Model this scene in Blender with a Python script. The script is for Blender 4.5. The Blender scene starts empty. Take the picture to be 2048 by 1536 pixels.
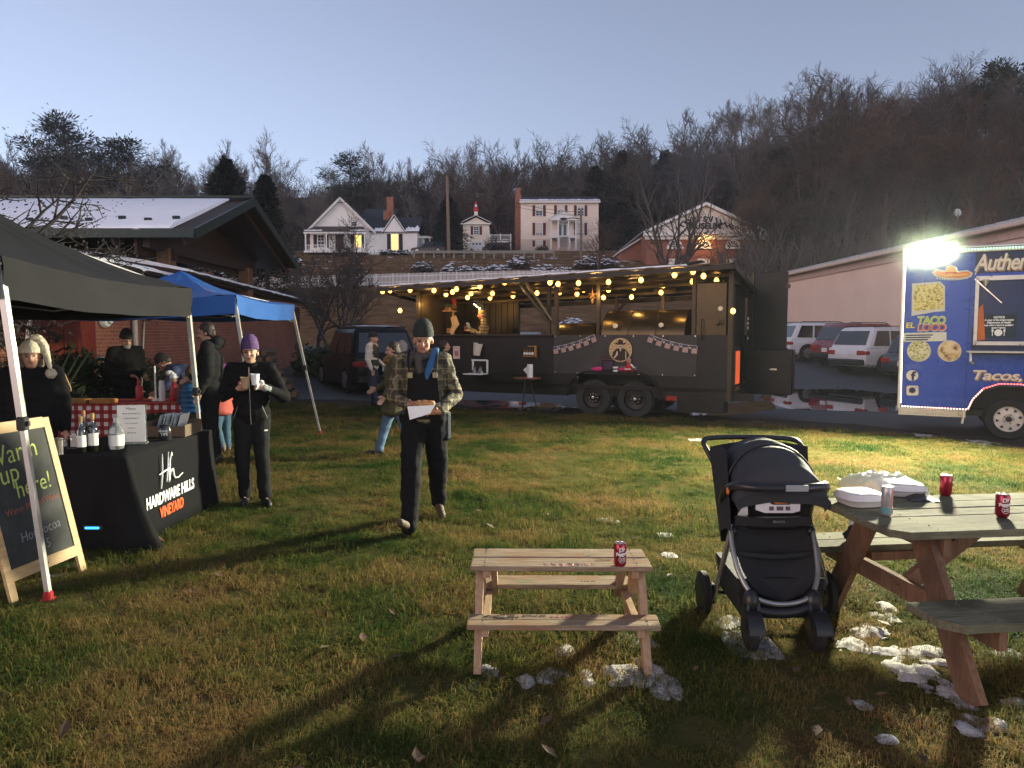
import bpy, bmesh, math, random
import numpy as np
from mathutils import Vector, Matrix, Euler, noise
R = math.radians
V = Vector
random.seed(7)
scn = bpy.context.scene
col = scn.collection
# ---------------------------------------------------------------- camera, sky, light, exposure
CAM_H = 1.7
TH = R(3.95)
FPX = 1420.0
cam = bpy.data.objects.new("camera", bpy.data.cameras.new("camera"))
cam.data.sensor_width = 36.0
cam.data.lens = FPX / 2048 * 36.0
cam.data.clip_end = 3000
cam.location = (0, 0, CAM_H)
cam.rotation_euler = (R(90) - TH, 0, 0)
col.objects.link(cam)
scn.camera = cam
SUN_EL, SUN_AZ = 11.0, 232.0        # dusk afterglow, low behind the camera and to its left (degrees; 180 = straight behind)
world = bpy.data.worlds.new("World")
scn.world = world
world.use_nodes = True
wn, wl = world.node_tree.nodes, world.node_tree.links
wn.clear()
sky = wn.new("ShaderNodeTexSky"); sky.sky_type = 'NISHITA'; sky.sun_disc = False
sky.sun_elevation = R(SUN_EL); sky.sun_rotation = R(-SUN_AZ)
sky.air_density = 1.0; sky.dust_density = 0.6; sky.ozone_density = 2.5
tint = wn.new("ShaderNodeMix"); tint.data_type = 'RGBA'; tint.blend_type = 'MULTIPLY'; tint.inputs[0].default_value = 1.0
tint.inputs[7].default_value = (0.965, 0.965, 1.10, 1)
bg = wn.new("ShaderNodeBackground"); bg.inputs[1].default_value = 0.15
hsv = wn.new("ShaderNodeHueSaturation"); hsv.inputs["Saturation"].default_value = 0.54; hsv.inputs["Value"].default_value = 1.0
wo = wn.new("ShaderNodeOutputWorld")
wl.new(sky.outputs[0], hsv.inputs["Color"]); wl.new(hsv.outputs[0], tint.inputs[6]); wl.new(tint.outputs[2], bg.inputs[0]); wl.new(bg.outputs[0], wo.inputs[0])
sun = bpy.data.objects.new("sun", bpy.data.lights.new("sun", 'SUN'))
sun.data.energy = 1.15
sun.data.angle = R(40)
sun.data.color = (1.0, 0.66, 0.54)
sd = V((math.sin(R(SUN_AZ)) * math.cos(R(SUN_EL)), math.cos(R(SUN_AZ)) * math.cos(R(SUN_EL)), math.sin(R(SUN_EL))))
sun.rotation_euler = sd.to_track_quat('Z', 'Y').to_euler()
col.objects.link(sun)
scn.view_settings.view_transform = 'Standard'
scn.view_settings.look = 'None'
scn.view_settings.exposure = 0.42
scn.view_settings.gamma = 1.0
scn.view_settings.use_curve_mapping = False
scn.cycles.max_bounces = 6
scn.cycles.sample_clamp_indirect = 4.0
scn.cycles.caustics_reflective = False
scn.cycles.caustics_refractive = False
def ray(px, py):
 cx, cy = (px - 1024) / FPX, (768 - py) / FPX
 return V((cx, math.cos(TH) + cy * math.sin(TH), -math.sin(TH) + cy * math.cos(TH)))
def G(px, py, z=0.0):
 d = ray(px, py); t = (z - CAM_H) / d.z
 return V((d.x * t, d.y * t, z))
def P(px, py, Y):
 d = ray(px, py); t = Y / d.y
 return V((d.x * t, Y, CAM_H + d.z * t))
# ---------------------------------------------------------------- materials
MATS = {}
def mat(name, c, rough=0.7, metal=0.0, var=0.18, scale=6.0, bump=0.0, bscale=40.0, spec=0.4, emis=None, es=0.0, alpha=None, trans=0.0, coat=0.0, c2=None, sheen=0.0, stretch=None):
 if name in MATS:
  return MATS[name]
 m = bpy.data.materials.new(name); m.use_nodes = True
 n, l = m.node_tree.nodes, m.node_tree.links
 b = n["Principled BSDF"]
 c = tuple(c[:3]) + (1,)
 b.inputs["Base Color"].default_value = c
 b.inputs["Roughness"].default_value = rough
 b.inputs["Metallic"].default_value = metal
 b.inputs["Specular IOR Level"].default_value = spec
 if sheen: b.inputs["Sheen Weight"].default_value = sheen
 if coat: b.inputs["Coat Weight"].default_value = coat
 if trans:
  b.inputs["Transmission Weight"].default_value = trans
 if alpha is not None:
  b.inputs["Alpha"].default_value = alpha
 if emis:
  b.inputs["Emission Color"].default_value = tuple(emis[:3]) + (1,)
  b.inputs["Emission Strength"].default_value = es
 if var > 0 or bump > 0:
  tc = n.new("ShaderNodeTexCoord")
  src = tc.outputs["Object"]
  if stretch:
   mp = n.new("ShaderNodeMapping"); mp.inputs["Scale"].default_value = stretch
   l.new(src, mp.inputs[0]); src = mp.outputs[0]
 if var > 0:
  nz = n.new("ShaderNodeTexNoise"); nz.inputs["Scale"].default_value = scale; nz.inputs["Detail"].default_value = 6; nz.inputs["Roughness"].default_value = 0.65
  l.new(src, nz.inputs["Vector"])
  rp = n.new("ShaderNodeValToRGB")
  rp.color_ramp.elements[0].position = 0.3; rp.color_ramp.elements[1].position = 0.72
  d = c2 if c2 else tuple(max(0, x * (1 - var)) for x in c[:3])
  u = tuple(min(1, x * (1 + (0 if c2 else var))) for x in c[:3])
  rp.color_ramp.elements[0].color = tuple(d[:3]) + (1,)
  rp.color_ramp.elements[1].color = u + (1,)
  l.new(nz.outputs["Fac"], rp.inputs[0]); l.new(rp.outputs[0], b.inputs["Base Color"])
  mr = n.new("ShaderNodeMapRange"); mr.inputs[3].default_value = max(0.02, rough - 0.12); mr.inputs[4].default_value = min(1, rough + 0.12)
  l.new(nz.outputs["Fac"], mr.inputs[0]); l.new(mr.outputs[0], b.inputs["Roughness"])
 if bump > 0:
  nb = n.new("ShaderNodeTexNoise"); nb.inputs["Scale"].default_value = bscale; nb.inputs["Detail"].default_value = 5
  l.new(src, nb.inputs["Vector"])
  bp = n.new("ShaderNodeBump"); bp.inputs["Strength"].default_value = bump; bp.inputs["Distance"].default_value = 0.02
  l.new(nb.outputs["Fac"], bp.inputs["Height"]); l.new(bp.outputs[0], b.inputs["Normal"])
 MATS[name] = m
 return m
def emat(name, c, s):
 return mat(name, c, emis=c, es=s, var=0)
# ---------------------------------------------------------------- mesh builder
class MB:
 def __init__(s):
  s.v = []; s.f = []; s.mi = []; s.m = 0
 def add(s, vs, fs):
  o = len(s.v)
  s.v += [tuple(x) for x in vs]
  for f in fs:
   s.f.append(tuple(i + o for i in f)); s.mi.append(s.m)
  return s
 def hexa(s, p):
  return s.add(p, [(0, 3, 2, 1), (4, 5, 6, 7), (0, 1, 5, 4), (1, 2, 6, 5), (2, 3, 7, 6), (3, 0, 4, 7)])
 def box(s, c, d, rz=0.0, rx=0.0, ry=0.0, bev=0.0):
  M = Euler((rx, ry, rz)).to_matrix(); c = V(c); h = [x / 2 for x in d]
  if bev > 0 and min(h) > bev * 1.01:
   a, b2, e = h; t = bev
   prof = [(-a + t, -b2), (a - t, -b2), (a, -b2 + t), (a, b2 - t), (a - t, b2), (-a + t, b2), (-a, b2 - t), (-a, -b2 + t)]
   rings = []
   for z, k in ((-e, t), (-e + t, 0), (e - t, 0), (e, t)):
    rings.append([c + M @ V((x * (1 - k / a), y * (1 - k / b2), z)) for x, y in prof])
   return s.loft(rings, cap=True)
  pts = [c + M @ V((x * h[0], y * h[1], z * h[2])) for z in (-1, 1) for x, y in ((-1, -1), (1, -1), (1, 1), (-1, 1))]
  return s.hexa(pts)
 def bar(s, p0, p1, w, t, up=(0, 0, 1), bev=0.0):
  p0, p1 = V(p0), V(p1); d = (p1 - p0); L = d.length; d.normalize(); up = V(up)
  if abs(d.dot(up)) > 0.98: up = V((0, 1, 0))
  x = d.cross(up).normalized(); z = x.cross(d).normalized()
  M = Matrix((x, d, z)).transposed(); c = (p0 + p1) / 2
  h = (w / 2, L / 2, t / 2)
  pts = [c + M @ V((a * h[0], b * h[1], e * h[2])) for e in (-1, 1) for a, b in ((-1, -1), (1, -1), (1, 1), (-1, 1))]
  return s.hexa(pts)
 def loft(s, rings, cap=True, closed=True, loop=False):
  n = len(rings[0]); o = len(s.v); vs = [p for r in rings for p in r]; fs = []
  k = len(rings)
  for i in range(k if loop else k - 1):
   a, b = i * n, ((i + 1) % k) * n
   for j in range(n if closed else n - 1):
    q = (j + 1) % n
    fs.append((a + j, a + q, b + q, b + j))
  if cap and closed and not loop:
   fs.append(tuple(range(n - 1, -1, -1))); fs.append(tuple(range((k - 1) * n, k * n)))
  return s.add(vs, fs)
 def tube(s, pts, r, n=8, cap=True, loop=False, flat=1.0):
  pts = [V(p) for p in pts]; k = len(pts)
  rr = list(r) if hasattr(r, "__len__") else [r] * k
  rings = []; px = None
  for i in range(k):
   a = pts[(i - 1) % k] if (i > 0 or loop) else pts[0]
   b = pts[(i + 1) % k] if (i < k - 1 or loop) else pts[-1]
   d = (b - a).normalized()
   if px is None:
    u = V((0, 0, 1)) if abs(d.z) < 0.9 else V((1, 0, 0))
    px = d.cross(u).normalized()
   px = (px - d * px.dot(d)).normalized(); py = d.cross(px)
   rings.append([pts[i] + (px * math.cos(t) + py * math.sin(t) * flat) * rr[i] for t in (2 * math.pi * j / n for j in range(n))])
  return s.loft(rings, cap=cap, loop=loop)
 def cyl(s, p0, p1, r0, r1=None, n=16):
  return s.tube([p0, p1], [r0, r0 if r1 is None else r1], n)
 def lathe(s, c, prof, n=20, axis='Z', M=None, cap=True):
  c = V(c); rings = []
  for r, z in prof:
   ring = []
   for j in range(n):
    t = 2 * math.pi * j / n
    p = V((r * math.cos(t), r * math.sin(t), z))
    if axis == 'Y': p = V((p.x, -p.z, p.y))
    elif axis == 'X': p = V((p.z, p.x, p.y))
    if M is not None: p = M @ p
    ring.append(c + p)
   rings.append(ring)
  return s.loft(rings, cap=cap)
 def ell(s, c, r, M=None, nu=14, nv=9):
  c = V(c); r = (r, r, r) if not hasattr(r, "__len__") else r
  vs = []; fs = []
  for i in range(nv + 1):
   ph = math.pi * i / nv - math.pi / 2
   for j in range(nu):
    t = 2 * math.pi * j / nu
    cp = max(math.cos(ph), 0.02)
    p = V((r[0] * cp * math.cos(t), r[1] * cp * math.sin(t), r[2] * math.sin(ph)))
    if M is not None: p = M @ p
    vs.append(c + p)
  for i in range(nv):
   for j in range(nu):
    q = (j + 1) % nu
    fs.append((i * nu + j, i * nu + q, (i + 1) * nu + q, (i + 1) * nu + j))
  fs.append(tuple(range(nu - 1, -1, -1))); fs.append(tuple(nv * nu + j for j in range(nu)))
  return s.add(vs, fs)
 def cone(s, p0, p1, r0, r1, n=12):          # round cone: tapered limb with ball ends
  p0, p1 = V(p0), V(p1); d = p1 - p0; L = max(d.length, 1e-4); d = d / L
  pts = []; rr = []
  for k in (-0.98, -0.7, -0.3):
   pts.append(p0 + d * r0 * k); rr.append(r0 * math.sqrt(1 - k * k))
  pts += [p0, p1]; rr += [r0, r1]
  for k in (0.3, 0.7, 0.98):
   pts.append(p1 + d * r1 * k); rr.append(r1 * math.sqrt(1 - k * k))
  return s.tube(pts, rr, n)
 def prism(s, poly, ext):
  ext = V(ext); poly = [V(p) for p in poly]; n = len(poly)
  return s.loft([poly, [p + ext for p in poly]])
 def quad(s, a, b, c, d):
  return s.add([a, b, c, d], [(0, 1, 2, 3)])
 def grid(s, nx, ny, fn, closed=False):
  vs = [fn(i / (nx - 1), j / (ny - 1)) for j in range(ny) for i in range(nx)]
  return s.add(vs, [(j * nx + i, j * nx + i + 1, (j + 1) * nx + i + 1, (j + 1) * nx + i) for j in range(ny - 1) for i in range(nx - 1)])
 def mesh(s, name, smooth=False, fix=True):
  me = bpy.data.meshes.new(name)
  me.from_pydata(s.v, [], s.f)
  if max(s.mi, default=0) > 0: me.polygons.foreach_set("material_index", s.mi)
  if fix:
   bm = bmesh.new(); bm.from_mesh(me); bmesh.ops.recalc_face_normals(bm, faces=bm.faces); bm.to_mesh(me); bm.free()
  if smooth:
   me.polygons.foreach_set("use_smooth", [True] * len(me.polygons))
   if smooth != 'all':
    me.set_sharp_from_angle(angle=R(40))
  me.update()
  return me
def link(name, me, m, parent=None):
 o = bpy.data.objects.new(name, me); col.objects.link(o)
 for x in (m if isinstance(m, (list, tuple)) else [m]):
  if len(me.materials) < (len(m) if isinstance(m, (list, tuple)) else 1): me.materials.append(x)
 if parent is not None: o.parent = parent
 return o
def obj(name, mb, m, parent=None, smooth=False, loc=None):
 o = link(name, mb.mesh(name, smooth), m, parent)
 if loc is not None: o.location = loc
 return o
def tag(o, label, cat, group=None):
 o["label"] = label; o["category"] = cat
 if group: o["group"] = group
 return o
def struct(o):
 o["kind"] = "structure"; return o
def stuff(o):
 o["kind"] = "stuff"; return o
def thing(name, label, cat, loc=(0, 0, 0), rz=0.0, group=None):
 o = bpy.data.objects.new(name, None); col.objects.link(o)
 o.empty_display_size = 0.2
 o.location = loc; o.rotation_euler = (0, 0, rz)
 return tag(o, label, cat, group)
def dup(root, loc=None, rz=None, sc=None, label=None, group=None):
 r = root.copy(); col.objects.link(r)
 if loc is not None: r.location = loc
 if rz is not None: r.rotation_euler = (0, 0, rz)
 if sc is not None: r.scale = sc
 if label: r["label"] = label
 if group: r["group"] = group
 for ch in list(root.children):
  c = ch.copy(); col.objects.link(c); c.parent = r
  for g in ch.children:
   d = g.copy(); col.objects.link(d); d.parent = c
 return r
def text_mesh(s, size=1.0, ext=0.002, shear=0.0, offset=0.0, align='CENTER', spacing=1.0, bevel=0.0):
 cu = bpy.data.curves.new("lettering", 'FONT')
 cu.body = s; cu.size = size; cu.extrude = ext; cu.shear = shear; cu.offset = offset
 cu.align_x = align; cu.align_y = 'CENTER'; cu.space_character = spacing; cu.resolution_u = 3
 ob = bpy.data.objects.new("lettering", cu); col.objects.link(ob)
 dg = bpy.context.evaluated_depsgraph_get(); dg.update()
 me = bpy.data.meshes.new_from_object(ob.evaluated_get(dg))
 bpy.data.objects.remove(ob); bpy.data.curves.remove(cu)
 me.materials.clear()
 return me
def text(s, m, parent, M, size, sx=1.0, name="lettering", **k):
 me = text_mesh(s, size, **k)
 me.transform(M @ Matrix.Diagonal((sx, 1, 1, 1)))
 return link(name, me, m, parent)
def frame(o, x, y):
 """matrix whose local x / y run along the given directions"""
 x = V(x).normalized(); y = V(y); y = (y - x * y.dot(x)).normalized(); z = x.cross(y)
 M = Matrix((x, y, z)).transposed().to_4x4(); M.translation = V(o)
 return M
def fuse(mb, voxel, smooth=3, name="body", disp=0.0, dscale=0.15, seed=0):
 """fuse overlapping closed shapes into one continuous skin"""
 me = mb.mesh(name, fix=True)
 ob = bpy.data.objects.new(name, me); col.objects.link(ob)
 rm = ob.modifiers.new("r", 'REMESH'); rm.mode = 'VOXEL'; rm.voxel_size = voxel; rm.use_smooth_shade = True
 if smooth:
  sm = ob.modifiers.new("s", 'SMOOTH'); sm.iterations = smooth; sm.factor = 0.5
 dg = bpy.context.evaluated_depsgraph_get(); dg.update()
 out = bpy.data.meshes.new_from_object(ob.evaluated_get(dg))
 bpy.data.objects.remove(ob); bpy.data.meshes.remove(me)
 out.materials.clear(); out.name = name
 if disp:
  n = len(out.vertices); co = np.empty(n * 3); out.vertices.foreach_get("co", co); co = co.reshape(-1, 3)
  no = np.empty(n * 3); out.vertices.foreach_get("normal", no); no = no.reshape(-1, 3)
  d = np.array([noise.fractal(V((p[0] / dscale + seed, p[1] / dscale, p[2] / (dscale * 0.55))), 1.0, 2.0, 3) for p in co])
  co = co + no * (d * disp)[:, None]
  out.vertices.foreach_set("co", co.ravel()); out.update()
 return out
# ---------------------------------------------------------------- terrain
PY = [-30, 22, 32, 38, 48, 63, 66, 80, 85, 100, 112, 140, 180, 230, 420, 900]
PZ = [0, 0, 0.55, 0.9, 3.0, 6.3, 6.6, 10.4, 11.2, 13.4, 14.0, 24, 36, 44, 60, 70]
def sstep(t):
 t = min(1, max(0, t)); return t * t * (3 - 2 * t)
def HZ(x, y):
 z = float(np.interp(y, PY, PZ))
 if x > 8 and y > 55:
  z += sstep((x - 14) / 60) * sstep((y - 55) / 60) * 14
 return z
def ground_mat():
 m = bpy.data.materials.new("soil"); m.use_nodes = True
 n, l = m.node_tree.nodes, m.node_tree.links
 b = n["Principled BSDF"]; b.inputs["Roughness"].default_value = 1.0; b.inputs["Specular IOR Level"].default_value = 0.0
 g = n.new("ShaderNodeNewGeometry")
 sp = n.new("ShaderNodeSeparateXYZ"); l.new(g.outputs["Position"], sp.inputs[0])
 def ramp(src, a, c0, e, c1):
  r = n.new("ShaderNodeValToRGB"); r.color_ramp.elements[0].position = a; r.color_ramp.elements[1].position = e
  r.color_ramp.elements[0].color = c0 + (1,); r.color_ramp.elements[1].color = c1 + (1,); l.new(src, r.inputs[0]); return r
 def nz(sc, det=6, st=None):
  t = n.new("ShaderNodeTexNoise"); t.inputs["Scale"].default_value = sc; t.inputs["Detail"].default_value = det; t.inputs["Roughness"].default_value = 0.65
  if st:
   mp = n.new("ShaderNodeMapping"); mp.inputs["Scale"].default_value = st; l.new(g.outputs["Position"], mp.inputs[0]); l.new(mp.outputs[0], t.inputs["Vector"])
  else:
   l.new(g.outputs["Position"], t.inputs["Vector"])
  return t.outputs["Fac"]
 def mix(f, a, c):
  x = n.new("ShaderNodeMix"); x.data_type = 'RGBA'; l.new(f, x.inputs[0])
  for s_, i in ((a, 6), (c, 7)):
   if isinstance(s_, tuple): x.inputs[i].default_value = s_ + (1,)
   else: l.new(s_, x.inputs[i])
  return x.outputs[2]
 lawn = ramp(nz(2.2), .35, (.035, .040, .012), .68, (.085, .068, .028)).outputs[0]
 mud = ramp(nz(1.1, 8), .58, (0, 0, 0), .7, (1, 1, 1)).outputs[0]
 lawn = mix(mud, lawn, (.055, .026, .015))
 bank = ramp(nz(.9, 9), .33, (.085, .048, .027), .7, (.22, .135, .070)).outputs[0]
 snow = ramp(nz(.75, 9), .60, (0, 0, 0), .66, (1, 1, 1)).outputs[0]
 band = n.new("ShaderNodeMapRange"); band.inputs[1].default_value = 62; band.inputs[2].default_value = 72; l.new(sp.outputs[1], band.inputs[0])
 ms = n.new("ShaderNodeMath"); ms.operation = 'MULTIPLY'; l.new(snow, ms.inputs[0]); l.new(band.outputs[0], ms.inputs[1])
 band2 = n.new("ShaderNodeMapRange"); band2.inputs[1].default_value = 104; band2.inputs[2].default_value = 114; band2.inputs[3].default_value = 1; band2.inputs[4].default_value = 0.25; l.new(sp.outputs[1], band2.inputs[0])
 ms2 = n.new("ShaderNodeMath"); ms2.operation = 'MULTIPLY'; l.new(ms.outputs[0], ms2.inputs[0]); l.new(band2.outputs[0], ms2.inputs[1])
 wood = ramp(nz(.35, 8), .35, (.022, .016, .013), .7, (.06, .042, .034)).outputs[0]
 fw = n.new("ShaderNodeMapRange"); fw.inputs[1].default_value = 100; fw.inputs[2].default_value = 116; l.new(sp.outputs[1], fw.inputs[0])
 fx = n.new("ShaderNodeMapRange"); fx.inputs[1].default_value = 17; fx.inputs[2].default_value = 26; l.new(sp.outputs[0], fx.inputs[0])
 fy = n.new("ShaderNodeMapRange"); fy.inputs[1].default_value = 48; fy.inputs[2].default_value = 60; l.new(sp.outputs[1], fy.inputs[0])
 fm = n.new("ShaderNodeMath"); fm.operation = 'MULTIPLY'; l.new(fx.outputs[0], fm.inputs[0]); l.new(fy.outputs[0], fm.inputs[1])
 fw2 = n.new("ShaderNodeMath"); fw2.operation = 'MAXIMUM'; l.new(fw.outputs[0], fw2.inputs[0]); l.new(fm.outputs[0], fw2.inputs[1])
 bank = mix(fw2.outputs[0], bank, wood)
 inv = n.new("ShaderNodeMath"); inv.operation = 'MULTIPLY_ADD'; l.new(fm.outputs[0], inv.inputs[0]); inv.inputs[1].default_value = -.9; inv.inputs[2].default_value = 1; ms3 = n.new("ShaderNodeMath"); ms3.operation = 'MULTIPLY'; l.new(ms2.outputs[0], ms3.inputs[0]); l.new(inv.outputs[0], ms3.inputs[1]); ms2 = ms3
 bank = mix(ms2.outputs[0], bank, (.72, .74, .80))
 fl = n.new("ShaderNodeMapRange"); fl.inputs[1].default_value = 24; fl.inputs[2].default_value = 38; l.new(sp.outputs[1], fl.inputs[0])
 c = mix(fl.outputs[0], lawn, bank)
 l.new(c, b.inputs["Base Color"])
 bp = n.new("ShaderNodeBump"); bp.inputs["Strength"].default_value = 0.7; bp.inputs["Distance"].default_value = 0.04
 l.new(nz(9, 7), bp.inputs["Height"]); l.new(bp.outputs[0], b.inputs["Normal"])
 return m
xs = [-900, -400, -220] + list(range(-160, -40, 10)) + list(range(-40, 41, 4)) + list(range(50, 161, 10)) + [220, 400, 900]
ys = sorted(set(PY + list(range(-30, 22, 4)) + list(range(56, 140, 4)) + list(range(140, 260, 12)) + [300, 350]))
mb = MB()
mb.grid(len(xs), len(ys), lambda u, v: V((xs[round(u * (len(xs) - 1))], ys[round(v * (len(ys) - 1))], HZ(xs[round(u * (len(xs) - 1))], ys[round(v * (len(ys) - 1))]) + (0 if ys[round(v * (len(ys) - 1))] < 50 else 0.25 * noise.noise(V((xs[round(u * (len(xs) - 1))] * .08, ys[round(v * (len(ys) - 1))] * .08, 0)))))))
ground = struct(obj("ground", mb, ground_mat(), smooth='all'))
# asphalt lot between the lawn edge and the pale metal building
LAWN_EDGE = [(-14.0, 19.2), (-8, 18.6), (-4.5, 17.2), (-1.0, 16.2), (2.6, 14.55), (4.6, 13.5), (6.6, 12.1), (7.7, 10.6), (9.5, 9.3), (16, 6.5), (30, 2)]
def edge_y(x):
 return float(np.interp(x, [p[0] for p in LAWN_EDGE], [p[1] for p in LAWN_EDGE]))
asphalt = mat("asphalt", (.034, .036, .042), rough=0.62, var=0.5, scale=1.3, bump=0.35, bscale=70, spec=0.5)
mb = MB()
axs = [-14, -11, -8, -6, -4.5, -2.5, -1, 1, 2.6, 3.6, 4.6, 5.6, 6.6, 7.7, 9.5, 12, 16, 22, 30]
rows = [0, 1, 2, 3, 4, 5]
def asp(u, v):
 x = axs[round(u * (len(axs) - 1))]; j = round(v * 5)
 e = edge_y(x) + 1.15 + 0.25 * math.sin(x * 2.3)
 y = [e, e + (22 - e) * .5, 22, 32, 38, 39][j] if e < 21.5 else [e, e + .1, 22, 32, 38, 39][j]
 return V((x, y, HZ(x, y) + .006))
mb.grid(len(axs), 6, asp)
road = struct(obj("asphalt_lot", mb, asphalt, smooth='all'))
# puddles lying on the asphalt
water = mat("puddle_water", (.012, .012, .014), rough=0.015, var=0, spec=0.8)
def puddle(pts, z, seed, label):
 c = sum((V(p) for p in pts), V((0, 0, 0))) / len(pts); m2 = MB(); out = []
 for i in range(len(pts)):
  a, b2 = V(pts[i]), V(pts[(i + 1) % len(pts)])
  for k in range(6):
   p = a.lerp(b2, k / 6); w = noise.noise(p * 1.7 + V((seed, 0, 0))) * .22
   p = p + (p - c).normalized() * w; out.append(V((p.x, p.y, z)))
 m2.add([V((c.x, c.y, z))] + out, [(0, i + 1, (i + 1) % len(out) + 1) for i in range(len(out))])
 o = obj("puddle", m2, water); struct(o)
 return o
puddle([G(1535, 818), G(1520, 788), G(1560, 777), G(1690, 779), G(1790, 788), G(1830, 800), G(1805, 826), G(1660, 822)], .012, 1, "")
puddle([G(1375, 832), G(1395, 818), G(1460, 808), G(1530, 802), G(1545, 822), G(1470, 830)], .010, 5, "")
puddle([G(880, 806), G(930, 800), G(1100, 806), G(1150, 816), G(1010, 818), G(900, 812)], .010, 9, "")
# kerb-side mud strip between the lawn and the asphalt
mud = mat("mud", (.030, .021, .014), rough=0.9, var=0.55, scale=5, bump=0.9, bscale=14, spec=0.25)
mb = MB()
mxs = list(np.linspace(-12, 26, 77))
mb.grid(len(mxs), 4, lambda u, v: V((mxs[round(u * 76)], edge_y(mxs[round(u * 76)]) - .12 + v * (1.55 + .25 * math.sin(mxs[round(u * 76)] * 2.3)), .003 + .045 * abs(noise.noise(V((mxs[round(u * 76)] * 3, v * 3, 2)))) * (1 if 0.1 < v < 0.9 else 0))))
struct(obj("muddy_verge", mb, mud, smooth='all'))
# ---------------------------------------------------------------- brick building with the raised roof (left)
def brick_mat(name, c1, c2, mortar, sc=1.0, axis='YZ'):
 m = bpy.data.materials.new(name); m.use_nodes = True
 n, l = m.node_tree.nodes, m.node_tree.links; b = n["Principled BSDF"]; b.inputs["Roughness"].default_value = 0.85
 tc = n.new("ShaderNodeTexCoord"); sp = n.new("ShaderNodeSeparateXYZ"); cb = n.new("ShaderNodeCombineXYZ")
 l.new(tc.outputs["Object"], sp.inputs[0])
 l.new(sp.outputs['XYZ'.index(axis[0])], cb.inputs[0]); l.new(sp.outputs['XYZ'.index(axis[1])], cb.inputs[1])
 t = n.new("ShaderNodeTexBrick"); t.inputs["Scale"].default_value = 1.0
 t.inputs["Brick Width"].default_value = .21 * sc; t.inputs["Row Height"].default_value = .072 * sc; t.inputs["Mortar Size"].default_value = .008 * sc
 t.inputs["Color1"].default_value = c1 + (1,); t.inputs["Color2"].default_value = c2 + (1,); t.inputs["Mortar"].default_value = mortar + (1,)
 l.new(cb.outputs[0], t.inputs["Vector"])
 nz = n.new("ShaderNodeTexNoise"); nz.inputs["Scale"].default_value = 1.2; nz.inputs["Detail"].default_value = 6; l.new(cb.outputs[0], nz.inputs["Vector"])
 mr = n.new("ShaderNodeMapRange"); mr.inputs[3].default_value = .65; mr.inputs[4].default_value = 1.3; l.new(nz.outputs[0], mr.inputs[0])
 mx = n.new("ShaderNodeMix"); mx.data_type = 'RGBA'; mx.blend_type = 'MULTIPLY'; mx.inputs[0].default_value = 1
 l.new(t.outputs[0], mx.inputs[6]); l.new(mr.outputs[0], mx.inputs[7]); l.new(mx.outputs[2], b.inputs["Base Color"])
 bp = n.new("ShaderNodeBump"); bp.inputs["Strength"].default_value = .6; bp.inputs["Distance"].default_value = .01; bp.invert = True
 l.new(t.outputs["Fac"], bp.inputs["Height"]); l.new(bp.outputs[0], b.inputs["Normal"])
 return m
wood_dark = mat("stained_timber", (.026, .011, .006), rough=0.6, var=0.4, scale=3, stretch=(1, 8, 8))
wood_lit = mat("lit_timber", (.24, .15, .075), rough=0.6, var=0.3, scale=4, stretch=(1, 6, 6))  # pale beam, with the light falling on it put into its colour
snow_m = mat("roof_snow", (.80, .82, .88), rough=0.75, var=0.05, scale=3, bump=0.25, bscale=5, spec=0.25)
green_metal = mat("dark_green_metal", (.018, .032, .030), rough=0.4, metal=0.3, var=0.15)
black_metal = mat("black_trim", (.012, .012, .013), rough=0.5, var=0.2)
white_paint = mat("white_trim", (.74, .74, .73), rough=0.5, var=0.06)
brick_red = brick_mat("red_brick", (.16, .042, .022), (.22, .062, .034), (.24, .135, .085))
RZW = math.atan(.1)
bb = thing("brick_building", "long red brick building with snowy eaves and a raised timber gable roof", "building", (-7.5, 12, 0), RZW)
mb = MB(); mb.box((-4, 9.05, 1.45), (8, 21.9, 2.9)); obj("wall", mb, brick_red, bb)
# low roof with snow and icicled eave: two stretches, the nearer one lower
for k, (y0, y1, ez, ins) in enumerate(((-2.2, 4.6, 2.98, .45), (4.9, 21.3, 3.20, .32))):
 mb = MB()
 mb.prism([(ins, y0, ez - .16), (ins, y0, ez), (-5.5, y0, ez + .95), (-5.5, y0, ez + .75)], (0, y1 - y0, 0)); r = obj("roof", mb, wood_dark, bb)
 mb = MB(); mb.box((ins + .05, (y0 + y1) / 2, ez - .03), (.10, y1 - y0, .13), bev=.02); obj("gutter", mb, black_metal, r)
 mb = MB(); N = 60; rings = []
 for i in range(N + 1):
  y = y0 + (y1 - y0) * i / N; w = noise.noise(V((y * 1.4, k * 7, 0))); q = ins + .13 + .06 * w; h = .028 + .03 * noise.noise(V((y * 2.3, 4, k)))
  rings.append([V((q, y, ez - .02 - .07 * max(0, noise.noise(V((y * 3.1, 9, k)))))), V((q + .01, y, ez + h * .6)), V((q - .12, y, ez + h + .03)), V((q - 1.1, y, ez + .23 + h)), V((-4.5, y, ez + .86)), V((-4.5, y, ez + .8)), V((q - .4, y, ez + .05))])
 mb.loft(rings); s_ = obj("roof_snow", mb, snow_m, r, smooth=True)
mb = MB(); mb.box((.02, -.2, 1.05), (.05, 2.2, 2.1)); mb.box((.05, -.2, 1.05), (.02, .03, 2.05)); obj("door", mb, mat("orange_red_door", (.12, .014, .008), rough=.5, var=.1), bb)
mb = MB(); mb.cyl((.07, 2.5, .1), (.07, 2.5, 2.9), .055, n=10); obj("downspout", mb, mat("putty_metal", (.42, .38, .30), rough=.5), bb)
mb = MB(); mb.cyl((.24, 2.55, 3.02 - .2), (.07, 2.5, 2.6), .045, n=8)
mb = MB(); mb.lathe((.02, 1.25, 2.0), [(.02, 0), (.17, .0), (.17, .05), (.14, .10), (.04, .12)], 18, 'X'); l_ = obj("wall_lamp", mb, white_paint, bb, smooth=True)
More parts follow.
